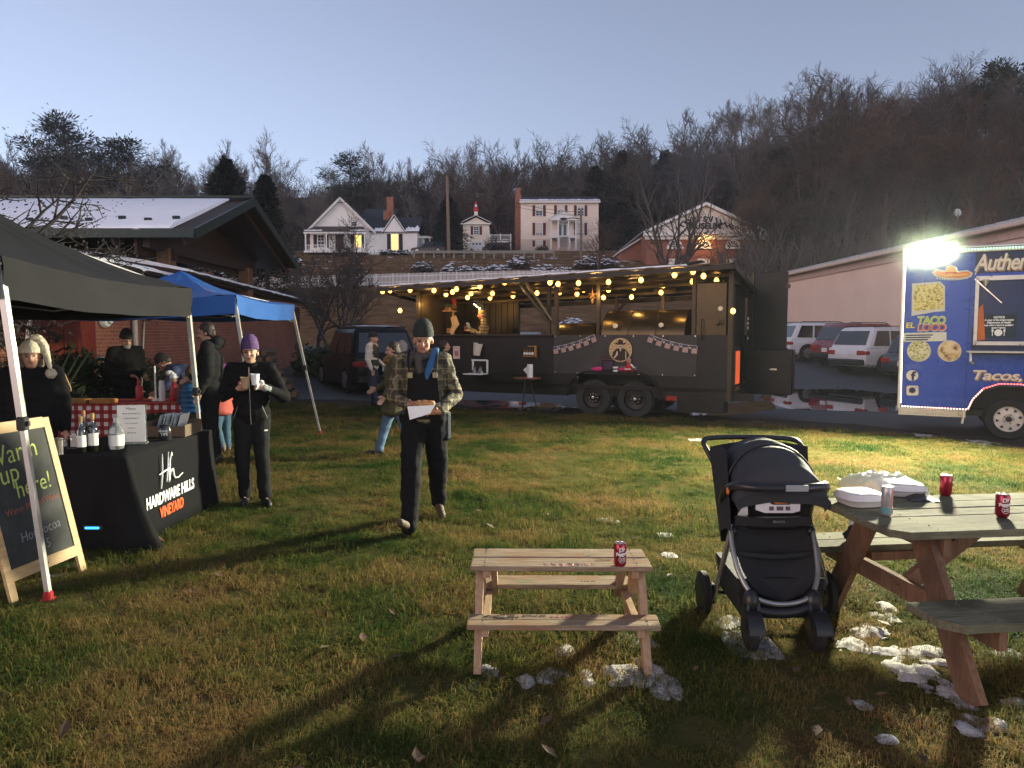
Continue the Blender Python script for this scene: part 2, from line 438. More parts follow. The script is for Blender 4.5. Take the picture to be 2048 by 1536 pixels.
mb = MB(); mb.lathe((.135, 1.25, 2.0), [(.01, 0), (.10, .0), (.09, .04), (.02, .06)], 18, 'X'); obj("lens", mb, mat("frosted_glass", (.55, .62, .62), rough=.25, var=.05), l_, smooth=True)
# raised roof
rr_ = thing("pavilion_roof", "raised gable roof blanketed in snow with open dark timber underside", "roof", (0, 0, 0))
EZ, RZ_, X1, X0 = 4.03, 5.38, -7.05, -20.0
ya, yr, yb = 16.0, 19.6, 23.3
mb = MB()
mb.prism([(X1, ya, EZ - .16), (X1, ya, EZ), (X1, yr, RZ_), (X1, yb, EZ), (X1, yb, EZ - .16), (X1, yr, RZ_ - .17)], (X0 - X1, 0, 0)); obj("roof_deck", mb, wood_dark, rr_)
mb = MB()
for (p, q) in (((X1 + .03, ya - .05, EZ - .08), (X1 + .03, yr, RZ_ - .07)), ((X1 + .03, yb + .05, EZ - .08), (X1 + .03, yr, RZ_ - .07))):
 mb.bar(p, q, .06, .22)
mb.box(((X1 + X0) / 2, ya - .04, EZ - .07), (X1 - X0, .08, .2)); mb.box(((X0 + X1) / 2, yr, RZ_ + .04), (X1 - X0, .34, .06)); obj("fascia", mb, green_metal, rr_)
mb = MB(); sn = (RZ_ - EZ) / (yr - ya); N = 70; rings = []
for i in range(N + 1):
 x = X1 - .55 + (X0 - X1 + .5) * i / N
 a = ya - .06 + .04 * noise.noise(V((x * 1.5, 0, 0))); t = .10 + .02 * noise.noise(V((x * 2, 3, 0))); rd = .012 * math.sin(x * 10.5)
 rings.append([V((x, a, EZ + .01)), V((x, a + .02, EZ + t * .7)), V((x, a + .2, EZ + .2 * sn + t + rd)), V((x, ya + 1.8, EZ + 1.8 * sn + t + rd * 1.5)), V((x, yr - .3, RZ_ - .3 * sn + t * .8)), V((x, yr - .18, RZ_ - .18 * sn + .02)), V((x, ya + 1.5, EZ + 1.5 * sn + .01))])
mb.loft(rings); obj("roof_snow", mb, snow_m, rr_, smooth=True)
for i, x in enumerate((-7.75, -8.3, -9.0, -9.65, -10.35, -11.0)):
 y = ya + (.42 if i % 2 else .62); z = EZ + (y - ya) * sn + .1
 mb = MB(); mb.box((x, y, z + .035), (.17, .05, .10), rx=.5, bev=.01); mb.box((x - .05, y + .05, z), (.16, .12, .02), rx=math.atan(sn)); obj("snow_guard", mb, green_metal, rr_)
# gable infill boards set back, rafters, posts and beams
mb = MB(); n_ = 26
for i in range(n_):
 u0, u1 = ya + .25 + (yb - ya - .5) * i / n_, ya + .25 + (yb - ya - .5) * (i + .96) / n_
 f = lambda y: RZ_ - .25 - abs(y - yr) * sn
 mb.hexa([(X1 - 1.5, u0, 3.55), (X1 - 1.44, u0, 3.55), (X1 - 1.44, u1, 3.55), (X1 - 1.5, u1, 3.55), (X1 - 1.5, u0, f(u0)), (X1 - 1.44, u0, f(u0)), (X1 - 1.44, u1, f(u1)), (X1 - 1.5, u1, f(u1))])
stuff(obj("gable_board", mb, wood_dark, rr_))
for y in (17.2, 22.3):
 mb = MB(); mb.box((X1 - 1.25, y, 3.3), (.34, .34, .95), bev=.02); obj("post", mb, mat("brown_timber", (.11, .058, .028), rough=.6, var=.3), rr_)
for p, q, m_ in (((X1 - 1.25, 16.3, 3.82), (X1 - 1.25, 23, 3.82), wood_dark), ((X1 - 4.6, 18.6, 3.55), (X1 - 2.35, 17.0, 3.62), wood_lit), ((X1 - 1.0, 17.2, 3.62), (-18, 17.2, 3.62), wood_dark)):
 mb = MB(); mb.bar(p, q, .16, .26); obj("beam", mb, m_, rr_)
for i in range(8):
 x = X1 - .3 - i * 1.6
 mb = MB(); mb.bar((x, ya + .1, EZ - .24), (x, yr, RZ_ - .24), .07, .16); obj("rafter", mb, wood_dark, rr_)
 mb = MB(); mb.bar((x, yb - .1, EZ - .24), (x, yr, RZ_ - .24), .07, .16); obj("rafter", mb, wood_dark, rr_)
# ---------------------------------------------------------------- pale metal building (right)
pk = thing("metal_building", "long pale pinkish metal building with low pitched roof behind parked cars", "building", (17.3, 45.5, 0), math.atan2(-.7, 20) * 0)
beige = mat("pale_pink_siding", (.74, .56, .46), rough=.6, var=.06, scale=.7)
roofm = mat("grey_ribbed_roof", (.28, .29, .32), rough=.45, metal=.2, var=.3, scale=1.0, c2=(.5, .51, .55))
L_ = 36
mb = MB(); mb.hexa([(0, 0, 0), (14, 0, 0), (14, -L_, 0), (0, -L_, 0), (0, 0, 5.5), (14, 0, 8.2), (14, -L_, 8.2), (0, -L_, 5.5)]); obj("wall", mb, beige, pk)
mb = MB(); mb.prism([(-.35, .2, 5.46), (-.35, .2, 5.58), (14.2, .2, 8.42), (14.2, .2, 8.3)], (0, -L_ - .4, 0)); rf = obj("roof", mb, roofm, pk)
mb = MB()
for i in range(60):
 y = .1 - i * .6; mb.bar((-.34, y, 5.60), (14, y, 8.42), .05, .04)
stuff(obj("roof_rib", mb, roofm, rf))
mb = MB(); mb.box((-.42, -L_ / 2, 5.42), (.16, L_ + .3, .17), bev=.03); obj("gutter", mb, mat("cream_trim", (.62, .52, .44), rough=.45), rf)
mb = MB(); mb.box((-.06, -L_ / 2, 5.12), (.08, L_, .24)); obj("trim_board", mb, mat("pink_trim", (.50, .36, .31), rough=.5), pk)
for y in (-.4, -16.9):
 mb = MB(); mb.box((-.10, y, 2.6), (.14, .16, 5.1), bev=.02); obj("downspout", mb, mat("pink_trim", (.5, .36, .31)), pk)
mb = MB(); mb.lathe((-.28, -15.7, 4.1), [(.02, -.34), (.13, -.30), (.15, -.05), (.26, 0), (.22, .08), (.10, .22), (.04, .30)], 16); mb.tube([(0, -15.7, 4.45), (-.18, -15.7, 4.5), (-.28, -15.7, 4.38)], .03); obj("wall_lamp", mb, mat("dull_steel", (.35, .34, .32), rough=.35, metal=.7), pk, smooth=True)
for (x, y, s) in ((3.0, -18.0, 1.0), (3.0, -22.2, 1.1), (3.6, -26.0, 1.25)):
 z = 5.6 + (x + .35) * .193
 v_ = thing("roof_vent", {18: "pale mushroom roof vent lowest on the roof slope beside the floodlight", 22: "pale mushroom roof vent in the middle of the roof row", 26: "largest pale mushroom roof vent beside the brick chimneys"}[int(-y)], "roof vent", (17.3 + x, 45.5 + y, z - .05), 0, "roof vents on the metal building")
 mb = MB(); mb.cyl((0, 0, 0), (0, 0, .55 * s), .26 * s, n=14); obj("pipe", mb, mat("vent_metal", (.52, .49, .46), rough=.5), v_, smooth=True)
 mb = MB(); mb.lathe((0, 0, .52 * s), [(.1, -.02), (.44 * s, 0), (.46 * s, .10 * s), (.38 * s, .2 * s), (.05, .28 * s)], 16); obj("cap", mb, mat("vent_metal", (.5, .5, .5)), v_, smooth=True)
# ---------------------------------------------------------------- houses and museum on the hillside
def siding(name, c, step=.14):
 m = bpy.data.materials.new(name); m.use_nodes = True
 n, l = m.node_tree.nodes, m.node_tree.links; b = n["Principled BSDF"]; b.inputs["Roughness"].default_value = .6
 tc = n.new("ShaderNodeTexCoord"); w = n.new("ShaderNodeTexWave"); w.bands_direction = 'Z'; w.wave_profile = 'SAW'; w.inputs["Scale"].default_value = .314 / step * 1.0; w.inputs["Distortion"].default_value = .0
 l.new(tc.outputs["Object"], w.inputs["Vector"])
 nz = n.new("ShaderNodeTexNoise"); nz.inputs["Scale"].default_value = .8; l.new(tc.outputs["Object"], nz.inputs["Vector"])
 mr = n.new("ShaderNodeMapRange"); mr.inputs[3].default_value = .84; mr.inputs[4].default_value = 1.1; l.new(nz.outputs[0], mr.inputs[0])
 mx = n.new("ShaderNodeMix"); mx.data_type = 'RGBA'; mx.blend_type = 'MULTIPLY'; mx.inputs[0].default_value = 1; mx.inputs[6].default_value = c + (1,); l.new(mr.outputs[0], mx.inputs[7])
 l.new(mx.outputs[2], b.inputs["Base Color"])
 bp = n.new("ShaderNodeBump"); bp.inputs["Strength"].default_value = .5; bp.inputs["Distance"].default_value = .02; l.new(w.outputs["Fac"], bp.inputs["Height"]); l.new(bp.outputs[0], b.inputs["Normal"])
 return m
side_w = siding("white_siding", (.80, .79, .78)); side_c = siding("cream_siding", (.80, .68, .58))
shingle = mat("dark_shingle", (.022, .026, .034), rough=.7, var=.3, scale=5, bump=.4, bscale=12)
shut_b = mat("black_shutter", (.012, .012, .013), rough=.6, var=.1); shut_m = mat("maroon_shutter", (.10, .018, .016), rough=.6, var=.1)
glass_d = mat("window_glass", (.025, .03, .04), rough=.06, var=0, spec=.8)
glass_l = mat("lit_window", (.6, .4, .15), rough=.3, emis=(1.0, .62, .16), es=1.5, var=0)
curtain = mat("pale_blind", (.62, .55, .5), rough=.8, var=.08)
chim = brick_mat("chimney_brick", (.24, .075, .04), (.30, .10, .055), (.3, .2, .15), axis='XZ')
trimw = mat("white_trim", (.74, .74, .73))
def window(par, x, y, z, w, h, m, shut=None, sw=.42, mid=True, blind=0.0):
 """a sash window standing on the face y (the wall faces -Y); frame part with its panes, and two shutters"""
 mb = MB(); t = .09
 for c, d in (((x, y - .03, z + h / 2 + t / 2), (w + 2 * t, .08, t)), ((x, y - .04, z - h / 2 - t / 2), (w + 2 * t + .08, .12, t)), ((x - w / 2 - t / 2, y - .03, z), (t, .08, h)), ((x + w / 2 + t / 2, y - .03, z), (t, .08, h))):
  mb.box(c, d)
 if mid:
  mb.box((x, y - .035, z), (w, .06, .07)); mb.box((x, y - .03, z), (.035, .05, h))
  for q in (-.25, .25): mb.box((x, y - .028, z + h * q), (w, .045, .03))
 f = obj("window", mb, trimw, par)
 mb = MB(); mb.box((x, y - .004, z), (w, .02, h)); obj("pane", mb, m, f)
 if blind:
  mb = MB(); mb.box((x, y - .018, z + h / 2 - h * blind / 2), (w, .012, h * blind)); obj("blind", mb, curtain, f)
 if shut:
  for s in (-1, 1):
   mb = MB(); mb.box((x + s * (w / 2 + t + sw / 2 + .02), y - .03, z), (sw, .06, h + .15), bev=.012)
   for k in range(8): mb.box((x + s * (w / 2 + t + sw / 2 + .02), y - .062, z - h / 2 + h * (k + .5) / 8), (sw * .75, .014, h / 12))
   obj("shutter", mb, shut, f)
def roofpair(par, apex, half, run, pitch_drop, th, m, name="roof"):
 """gable roof: ridge along Y from apex, `half` wide each side, dropping pitch_drop"""
 ax, ay, az = apex
 for s in (-1, 1):
  mb = MB(); mb.prism([(ax, ay, az), (ax + s * half, ay, az - pitch_drop), (ax + s * half, ay, az - pitch_drop - th), (ax, ay, az - th)], (0, run, 0)); obj(name, mb, m, par)
def snowband(par, x0, x1, y, z, dy, dz, th=.08, seed=0.0, n=40):
 mb = MB(); rings = []
 for i in range(n + 1):
  x = x0 + (x1 - x0) * i / n; k = .45 + .9 * abs(noise.noise(V((x * 1.3, seed, 0)))) + .25 * noise.noise(V((x * 4, seed, 1)))
  k = max(.08, min(1, k)); e = th * (.7 + .4 * noise.noise(V((x * 3, seed, 5))))
  rings.append([V((x, y - .04, z - .02)), V((x, y - .04, z + e)), V((x, y + dy * k, z + dz * k + e * .9)), V((x, y + dy * k, z + dz * k - .01))])
 mb.loft(rings); obj("roof_snow", mb, snow_m, par, smooth=True)
# --- white farmhouse
yb_ = 85.0
k_ = yb_ / FPX
h1 = thing("white_house", "white clapboard house with steep front gable, brick chimney and two glowing windows", "house", (P(683, 500, yb_).x, yb_, HZ(-20, yb_) - .15))
mb = MB(); mb.prism([(-3.7, 0, 0), (3.7, 0, 0), (3.7, 0, 2.95), (0, 0, 6.55), (-3.7, 0, 2.95)], (0, 8, 0)); obj("wall", mb, side_w, h1)
roofpair(h1, (0, -.35, 6.85), 4.15, 8.5, 4.08, .14, shingle)
for s in (-1, 1):
 mb = MB(); mb.bar((0, -.39, 6.74), (s * 4.15, -.39, 2.68), .07, .26, up=(0, 1, 0)); mb.bar((0, -.40, 6.66), (s * 4.15, -.40, 2.60), .26, .06, up=(0, 1, 0)); obj("bargeboard", mb, trimw, h1)
mb = MB(); mb.box((6.3, 3.2, 1.42), (5.3, 6, 2.84)); w2 = obj("wall", mb, side_w, h1)
for pts in ([(3.3, -.05, 2.75), (9.25, -.05, 2.75), (9.25, 3.2, 4.9), (2.2, 3.2, 4.9)], [(2.2, 3.2, 4.9), (9.25, 3.2, 4.9), (9.25, 6.5, 2.75), (2.2, 6.5, 2.75)]):
 mb = MB(); mb.prism(pts, (0, 0, .13)); obj("roof", mb, shingle, h1)
mb = MB(); mb.prism([(1.2, 5.5, 5.3), (5.4, 5.5, 5.3), (5.4, 8, 6.75), (1.2, 8, 6.75)], (0, 0, .14)); obj("roof", mb, shingle, h1)
mb = MB(); mb.box((3.2, 5.9, 5.05), (4.0, .6, .5)); obj("wall", mb, trimw, h1)
mb = MB(); mb.box((5.25, 3.4, 5.9), (.75, .7, 3.0), bev=.02); mb.box((5.25, 3.4, 7.35), (.9, .85, .2)); mb.box((4.85, 2.9, 4.95), (.65, .6, 1.5)); obj("chimney", mb, chim, h1)
# little front dormer
mb = MB(); mb.prism([(5.1, -.12, 2.8), (7.5, -.12, 2.8), (6.3, -.12, 4.5)], (0, 1.8, 0)); d_ = obj("dormer", mb, side_w, h1)
for s in (-1, 1):
 mb = MB(); mb.bar((6.3, -.2, 4.78), (6.3 + s * 1.42, -.2, 2.72), .08, .22, up=(0, 1, 0)); obj("bargeboard", mb, trimw, d_)
 mb = MB(); mb.prism([(6.3, -.14, 4.72), (6.3 + s * 1.38, -.14, 2.72), (6.3 + s * 1.38, -.14, 2.62), (6.3, -.14, 4.6)], (0, 2.0, 0)); obj("dormer_roof", mb, shingle, d_)
snowband(h1, 3.9, 5.0, -.05, 2.9, 1.3, .86, seed=1); snowband(h1, 7.6, 9.2, -.05, 2.9, 1.5, .99, seed=2)
# porch
mb = MB(); mb.prism([(-3.9, -2.0, 2.55), (3.3, -2.0, 2.55), (2.6, -.02, 3.35), (-3.0, -.02, 3.35)], (0, 0, .1)); p_ = obj("porch_roof", mb, mat("brown_tin", (.05, .034, .03), rough=.6, var=.25), h1)
snowband(p_, -3.8, -1.8, -2.0, 2.66, .5, .2, seed=5, n=14); snowband(p_, 1.4, 3.2, -2.0, 2.66, .45, .18, seed=8, n=14)
mb = MB(); mb.box((-.3, -1.9, 2.44), (7.2, .12, .2)); mb.box((-.3, -1, .28), (7.2, 2, .2)); obj("porch_frame", mb, trimw, h1)
for x in (-3.7, -1.3, 1.0, 3.15):
 mb = MB(); mb.box((x, -1.85, 1.35), (.14, .14, 2.1)); obj("porch_post", mb, trimw, h1)
for x0, x1 in ((-3.7, -1.3), (1.0, 3.15)):
 mb = MB()
 mb.box(((x0 + x1) / 2, -1.85, 1.05), (x1 - x0, .06, .07)); mb.box(((x0 + x1) / 2, -1.85, .5), (x1 - x0, .06, .06))
 for q in range(12): mb.box((x0 + (x1 - x0) * (q + .5) / 12, -1.85, .78), (.035, .04, .5))
 obj("porch_railing", mb, trimw, h1)
window(h1, 2.0, 0, 1.72, .72, 1.4, glass_l, shut_b); window(h1, -2.4, 0, 1.72, .72, 1.4, glass_d, shut_b); window(h1, 1.55, 0, 4.0, .62, 1.0, glass_d, None, blind=.5)
window(h1, 6.3, .2, 1.62, .78, 1.85, glass_l, shut_b, mid=True)
mb = MB(); mb.box((-.2, -.03, 1.4), (.95, .06, 2.1)); obj("door", mb, mat("dull_red_door", (.10, .05, .045)), h1)
# --- Georgian house
yb_ = 100.0
h2 = thing("cream_house", "tall cream two storey house with maroon shutters, portico and end chimney", "house", (P(1119, 500, yb_).x, yb_, HZ(9, yb_) - .1))
mb = MB(); mb.box((0, 4, 3.4), (10.8, 8, 6.8)); obj("wall", mb, side_c, h2)
mb = MB(); mb.box((0, -.03, .85), (10.84, .1, 1.7)); obj("foundation", mb, mat("cream_stucco", (.60, .48, .40), var=.1), h2)
mb = MB(); mb.prism([(-5.6, -.45, 6.75), (-5.6, -.45, 6.92), (-5.6, 4, 8.3), (-5.6, 8.5, 6.92), (-5.6, 8.5, 6.75), (-5.6, 4, 8.1)], (11.2, 0, 0)); obj("roof", mb, shingle, h2)
mb = MB(); mb.box((0, -.42, 6.74), (11.2, .1, .2)); obj("cornice", mb, trimw, h2)
snowband(h2, -5.55, 5.55, -.45, 6.93, 1.6, .5, seed=11)
mb = MB(); mb.box((-5.75, 1.5, 4.0), (.85, 1.2, 8.0)); mb.box((-5.75, 1.5, 8.2), (.6, .9, 1.2)); mb.box((-5.75, 1.5, 8.85), (.7, 1.0, .16)); obj("chimney", mb, chim, h2)
for x, sh in ((-2.85, 1), (.15, 1), (2.9, 1)):
 window(h2, x, 0, 5.6, .86, 1.35, glass_d, shut_m, .38, blind=.45 if x < 1 else .2)
for x in (-2.85, 2.9): window(h2, x, 0, 3.1, .86, 1.55, glass_d, shut_m, .38, blind=.9)
window(h2, -2.85, -.06, 1.1, .86, .7, glass_d, shut_m, .38, blind=.5)
mb = MB(); mb.box((.4, -.03, 2.9), (1.5, .06, 2.2)); d_ = obj("door", mb, trimw, h2)
for s in (-1, 1):
 mb = MB(); mb.box((.4 + s * .33, -.068, 2.95), (.4, .02, 1.5)); obj("pane", mb, glass_d, d_)
po = MB(); po.prism([(-1.5, -1.9, 4.25), (2.3, -1.9, 4.25), (.4, -1.9, 5.25)], (0, 1.9, 0)); pr = obj("portico_roof", po, trimw, h2)
mb = MB(); mb.box((.4, -.95, 4.12), (3.6, 2.1, .24)); obj("portico_beam", mb, trimw, h2); mb = MB(); mb.box((.4, -.95, 1.72), (3.6, 2.1, .2)); obj("portico_deck", mb, trimw, h2)
for s in (-1, 1):
 mb = MB(); mb.bar((.4, -2.0, 5.36), (.4 + s * 2.05, -2.0, 4.25), .06, .2, up=(0, 1, 0)); obj("bargeboard", mb, trimw, pr)
for x in (-1.3, -.3, 1.1, 2.1):
 mb = MB(); mb.cyl((x, -1.8, 1.8), (x, -1.8, 4.05), .11, .095, 10); mb.box((x, -1.8, .85), (.24, .24, 1.6)); obj("column", mb, trimw, h2, smooth=True)
for x0, x1 in ((-1.3, -.3), (1.1, 2.1)):
 mb = MB()
 mb.box(((x0 + x1) / 2, -1.8, 2.6), (x1 - x0, .05, .06)); mb.box(((x0 + x1) / 2, -1.8, 1.95), (x1 - x0, .05, .05))
 for q in range(7): mb.box((x0 + (x1 - x0) * (q + .5) / 7, -1.8, 2.3), (.03, .03, .65))
 obj("portico_railing", mb, trimw, h2)
for i in range(8):
 mb = MB(); mb.box((.4, -2.1 - i * .26, 1.72 - i * .21), (1.4, .28, .06)); obj("stair_tread", mb, mat("grey_boards", (.45, .44, .43)), h2)
for s in (-1, 1):
 mb = MB(); mb.bar((.4 + s * .72, -2, 2.6), (.4 + s * .72, -4.1, .95), .06, .07); mb.box((.4 + s * .72, -4.1, .5), (.1, .1, 1.0))
 for q in range(7): mb.box((.4 + s * .72, -2.2 - q * .27, 2.0 - q * .21), (.03, .03, .9))
 obj("stair_railing", mb, trimw, h2)
# --- small garage house with cupola
yb_ = 97.0
h3 = thing("garage", "small cream two storey garage with pediment gable and one maroon shuttered window", "garage", (P(952, 500, yb_).x, yb_, HZ(-4, yb_) - .2))
mb = MB(); mb.prism([(-1.75, 0, 0), (1.75, 0, 0), (1.75, 0, 3.9), (0, 0, 4.75), (-1.75, 0, 3.9)], (0, 5, 0)); obj("wall", mb, siding("garage_siding", (.74, .66, .56)), h3)
roofpair(h3, (0, -.3, 5.08), 2.1, 5.5, 1.02, .12, shingle)
for s in (-1, 1):
 mb = MB(); mb.bar((0, -.33, 5.0), (s * 2.1, -.33, 3.98), .06, .2, up=(0, 1, 0)); obj("bargeboard", mb, trimw, h3)
mb = MB(); mb.box((0, -.2, 3.86), (4.0, .35, .16)); obj("cornice", mb, trimw, h3)
window(h3, .05, 0, 3.0, .62, 1.0, glass_d, shut_m, .34)
mb = MB(); mb.box((.1, -.04, .8), (1.7, .08, 1.5)); g_ = obj("garage_door", mb, mat("grey_white_door", (.60, .60, .62), var=.05), h3)
for x in (-.35, .1, .55):
 mb = MB(); mb.box((x, -.09, 1.2), (.3, .02, .22)); obj("pane", mb, glass_d, g_)
for z in (.45, .82):
 mb = MB(); mb.box((.1, -.085, z), (1.66, .02, .03)); obj("door_groove", mb, mat("grey_boards", (.45, .44, .43)), g_)
mb = MB(); mb.box((0, .3, 5.3), (.45, .45, .5)); obj("cupola", mb, trimw, h3)
fg = thing("roof_ornament", "little red and white festive figure standing on the garage roof peak", "ornament", h3.location + V((0, .3, 5.56)))
mb = MB(); mb.lathe((0, 0, 0), [(.05, 0), (.34, .02), (.36, .3), (.22, .62), (.12, .7)], 12); obj("robe", mb, mat("festive_red", (.45, .03, .025)), fg, smooth=True)
mb = MB(); mb.ell((0, -.05, .82), (.17, .16, .18)); mb.ell((0, -.1, .68), (.17, .12, .16)); obj("beard", mb, trimw, fg, smooth=True)
mb = MB(); mb.lathe((0, 0, .9), [(.19, 0), (.17, .12), (.03, .45)], 10); obj("cap", mb, mat("festive_red", (.45, .03, .025)), fg, smooth=True)
# deck with a white railing beside it
dk = thing("deck", "raised deck with white railing between the garage and the cream house", "deck", h3.location + V((3.3, 1.0, 0)))
mb = MB(); mb.box((0, 0, 1.45), (2.9, 3, .18)); obj("floor", mb, trimw, dk)
mb = MB()
for z in (2.35, 1.7): mb.box((0, -1.45, z), (2.9, .07, .08))
for q in range(22): mb.box((-1.4 + q * .133, -1.45, 2.02), (.03, .03, .65))
obj("railing", mb, trimw, dk)
for x in (-1.4, 0, 1.4):
 mb = MB(); mb.box((x, -1.45, 1.25), (.13, .13, 2.5)); obj("post", mb, trimw, dk)
# --- brick museum with a white pediment
yb_ = 75.0
h4 = thing("museum", "brick museum with white lettered pediment, fanlights and a glowing lamp", "building", (P(1409, 500, yb_).x, yb_, HZ(20, yb_) - 1.0))
z0 = h4.location.z
EV = P(1409, 468, yb_).z - z0; AP = P(1409, 409, yb_).z - z0
mb = MB(); mb.box((0, 8, EV / 2), (12.2, 16, EV)); obj("wall", mb, brick_mat("museum_brick", (.23, .07, .045), (.28, .095, .06), (.3, .18, .13), axis='XZ'), h4)
mb = MB(); mb.prism([(-6.2, -.1, EV), (6.2, -.1, EV), (0, -.1, AP - .22)], (0, 16, 0)); pd = obj("pediment", mb, mat("pediment_white", (.68, .62, .56), rough=.6, var=.08), h4)
mb = MB(); mb.box((0, -.35, EV - .12), (12.9, .7, .34), bev=.05); mb.box((0, -.2, EV - .45), (12.5, .36, .3)); obj("cornice", mb, trimw, h4)
for s in (-1, 1):
 mb = MB(); mb.bar((0, -.35, AP), (s * 6.45, -.35, EV + .1), .5, .24); obj("cornice", mb, trimw, h4)
 mb = MB(); mb.prism([(0, -.3, AP + .28), (s * 6.55, -.3, EV + .26), (s * 6.55, -.3, EV + .14), (0, -.3, AP + .14)], (0, 16.5, 0)); obj("roof", mb, mat("museum_roof", (.10, .10, .11), var=.4, scale=1.2, c2=(.35, .36, .4)), h4)
ink = mat("black_lettering", (.015, .015, .017), var=0)
word = "SCOTTSVILLE"
for i, ch in enumerate(word):
 a = (i - 5) * R(9.2); rad = 3.15 / math.sin(R(46)) * 0.92
 me = text_mesh(ch, .80, .02, offset=.032)
 Mx = Matrix.Translation((rad * math.sin(a) * .95 - .05, -.14, EV + .72 + rad * (math.cos(a) - math.cos(R(46))) * .62)) @ Matrix.Rotation(-a * .72, 4, 'Y') @ Matrix.Rotation(R(90), 4, 'X')
 me.transform(Mx); link("lettering", me, ink, pd)
text("MUSEUM", ink, pd, Matrix.Translation((-.05, -.14, EV + .78)) @ Matrix.Rotation(R(90), 4, 'X'), .82, ext=.02, offset=.035, spacing=1.08)
def fan(par, x, z, r, m):
 mb = MB(); N = 12; o = []; i_ = []
 for k in range(N + 1):
  t = math.pi * k / N; o.append(V((x + (r + .16) * math.cos(t), -.06, z + (r + .16) * math.sin(t)))); i_.append(V((x + r * math.cos(t), -.06, z + r * math.sin(t))))
 for k in range(N): mb.hexa([o[k], o[k + 1], i_[k + 1], i_[k], o[k] + V((0, .1, 0)), o[k + 1] + V((0, .1, 0)), i_[k + 1] + V((0, .1, 0)), i_[k] + V((0, .1, 0))])
 mb.box((x, -.08, z - .1), (2 * r + .5, .14, .2))
 for k in range(1, 6):
  t = math.pi * k / 6; mb.bar((x + .15 * math.cos(t), -.04, z + .15 * math.sin(t)), (x + r * math.cos(t), -.04, z + r * math.sin(t)), .05, .05)
 f = obj("fanlight", mb, trimw, par)
 mb = MB(); mb.add([V((x, -.012, z))] + [V((x + r * math.cos(math.pi * k / N), -.012, z + r * math.sin(math.pi * k / N))) for k in range(N + 1)], [(0, k + 1, k + 2) for k in range(N)]); obj("pane", mb, m, f)
for dx in (-3.1, -.1, 2.95):
 fan(h4, dx, P(1409, 494, yb_).z - z0, .62, glass_d)
 mb = MB(); mb.box((dx, -.04, P(1409, 530, yb_).z - z0 - .3), (1.25, .08, 1.9)); d_ = obj("door" if dx < 0 and dx > -1 else "shuttered_window", mb, trimw, h4)
mb = MB(); mb.lathe((-.1, -.3, EV - .62), [(.05, -.2), (.16, -.18), (.2, .05), (.06, .16)], 12); obj("porch_lamp", mb, emat("museum_lamp", (1, .55, .15), 9.0), h4, smooth=True)
ml = bpy.data.objects.new("museum_lamp_light", bpy.data.lights.new("museum_lamp_light", 'POINT')); ml.data.energy = 95; ml.data.color = (1, .5, .16); ml.data.shadow_soft_size = .2; col.objects.link(ml); ml.location = h4.location + V((-.1, -.9, EV - .75))
wg = thing("museum_wing", "low brick side wing with sloping roof left of the lettered pediment", "building", h4.location + V((-6.1, 3, 0)))
mb = MB(); mb.prism([(0, 0, 0), (-2.2, 0, 0), (-2.2, 0, EV - 1.55), (0, 0, EV - .2)], (0, 10, 0)); obj("wall", mb, bpy.data.materials["museum_brick"], wg)
mb = MB(); mb.prism([(.0, -.3, EV + .05), (-2.4, -.3, EV - 1.45), (-2.4, -.3, EV - 1.6), (0, -.3, EV - .12)], (0, 10.5, 0)); obj("roof", mb, trimw, wg)
# --- houses far right behind the metal building
h5 = thing("orange_house", "orange brick house end with chimney poking above the metal roof", "house", (58, 78, HZ(58, 78)))
ob_ = mat("orange_brick", (.30, .10, .045), var=.2)
zz = P(1990, 440, 78).z - h5.location.z
mb = MB(); mb.prism([(P(1925, 0, 78).x - 58, 0, 0), (P(1970, 0, 78).x - 58, 0, 0), (P(1970, 0, 78).x - 58, 0, zz - .6), (P(1967, 0, 78).x - 58, 0, P(0, 415, 78).z - h5.location.z), (P(1925, 0, 78).x - 58, 0, zz - .8)], (0, 6, 0)); obj("wall", mb, ob_, h5)
mb = MB(); mb.box((P(2008, 0, 78).x - 58, 1, zz / 2 + .6), (1.2, 1.2, zz + 1.2)); obj("chimney", mb, ob_, h5)
mb = MB(); mb.cyl((P(1940, 0, 76).x - 58, -1.5, 0), (P(1940, 0, 76).x - 58, -1.5, P(0, 430, 76).z - h5.location.z), .04); obj("dish_mast", mb, trimw, h5)
mb = MB(); mb.lathe((P(1938, 0, 76).x - 58, -1.6, P(0, 424, 76).z - h5.location.z), [(.03, .1), (.35, .05), (.42, 0), (.3, .03)], 14, 'Y'); obj("dish", mb, trimw, h5)
# --- utility poles, fences, guard rail
polem = mat("pole_wood", (.17, .12, .09), rough=.8, var=.25, stretch=(6, 6, 1))
def pole(px, y0, y1, Y, r, label, lamp=False):
 b = P(px, y1, Y); t = P(px - (4 if not lamp else 0), y0, Y); b.z = HZ(b.x, Y) - .3
 o = thing("utility_pole", label, "utility pole", b, 0, "utility poles on the hillside")
 mb = MB(); mb.cyl((0, 0, 0), t - b, r, r * .75, 10); obj("post", mb, polem, o, smooth=True)
 if lamp:
  mb = MB(); z = (t - b).z - 1.0; mb.tube([(0, 0, z), (-.9, -.2, z + .1), (-1.7, -.3, z)], .05); obj("arm", mb, black_metal, o)
  mb = MB(); mb.ell((-2.0, -.3, z - .02), (.42, .2, .14)); obj("lamp_head", mb, black_metal, o, smooth=True)
 return o
pole(898, 352, 522, 80, .21, "tall bare utility pole beside the dark spruce tree")
pole(1162, 420, 525, 80, .16, "shorter utility pole with lamp arm before the cream house", True)
pole(1552, 372, 500, 92, .15, "slim leaning pole among the trees right of the museum")
pole(1600, 350, 500, 95, .15, "slim pale pole furthest right on the wooded slope")
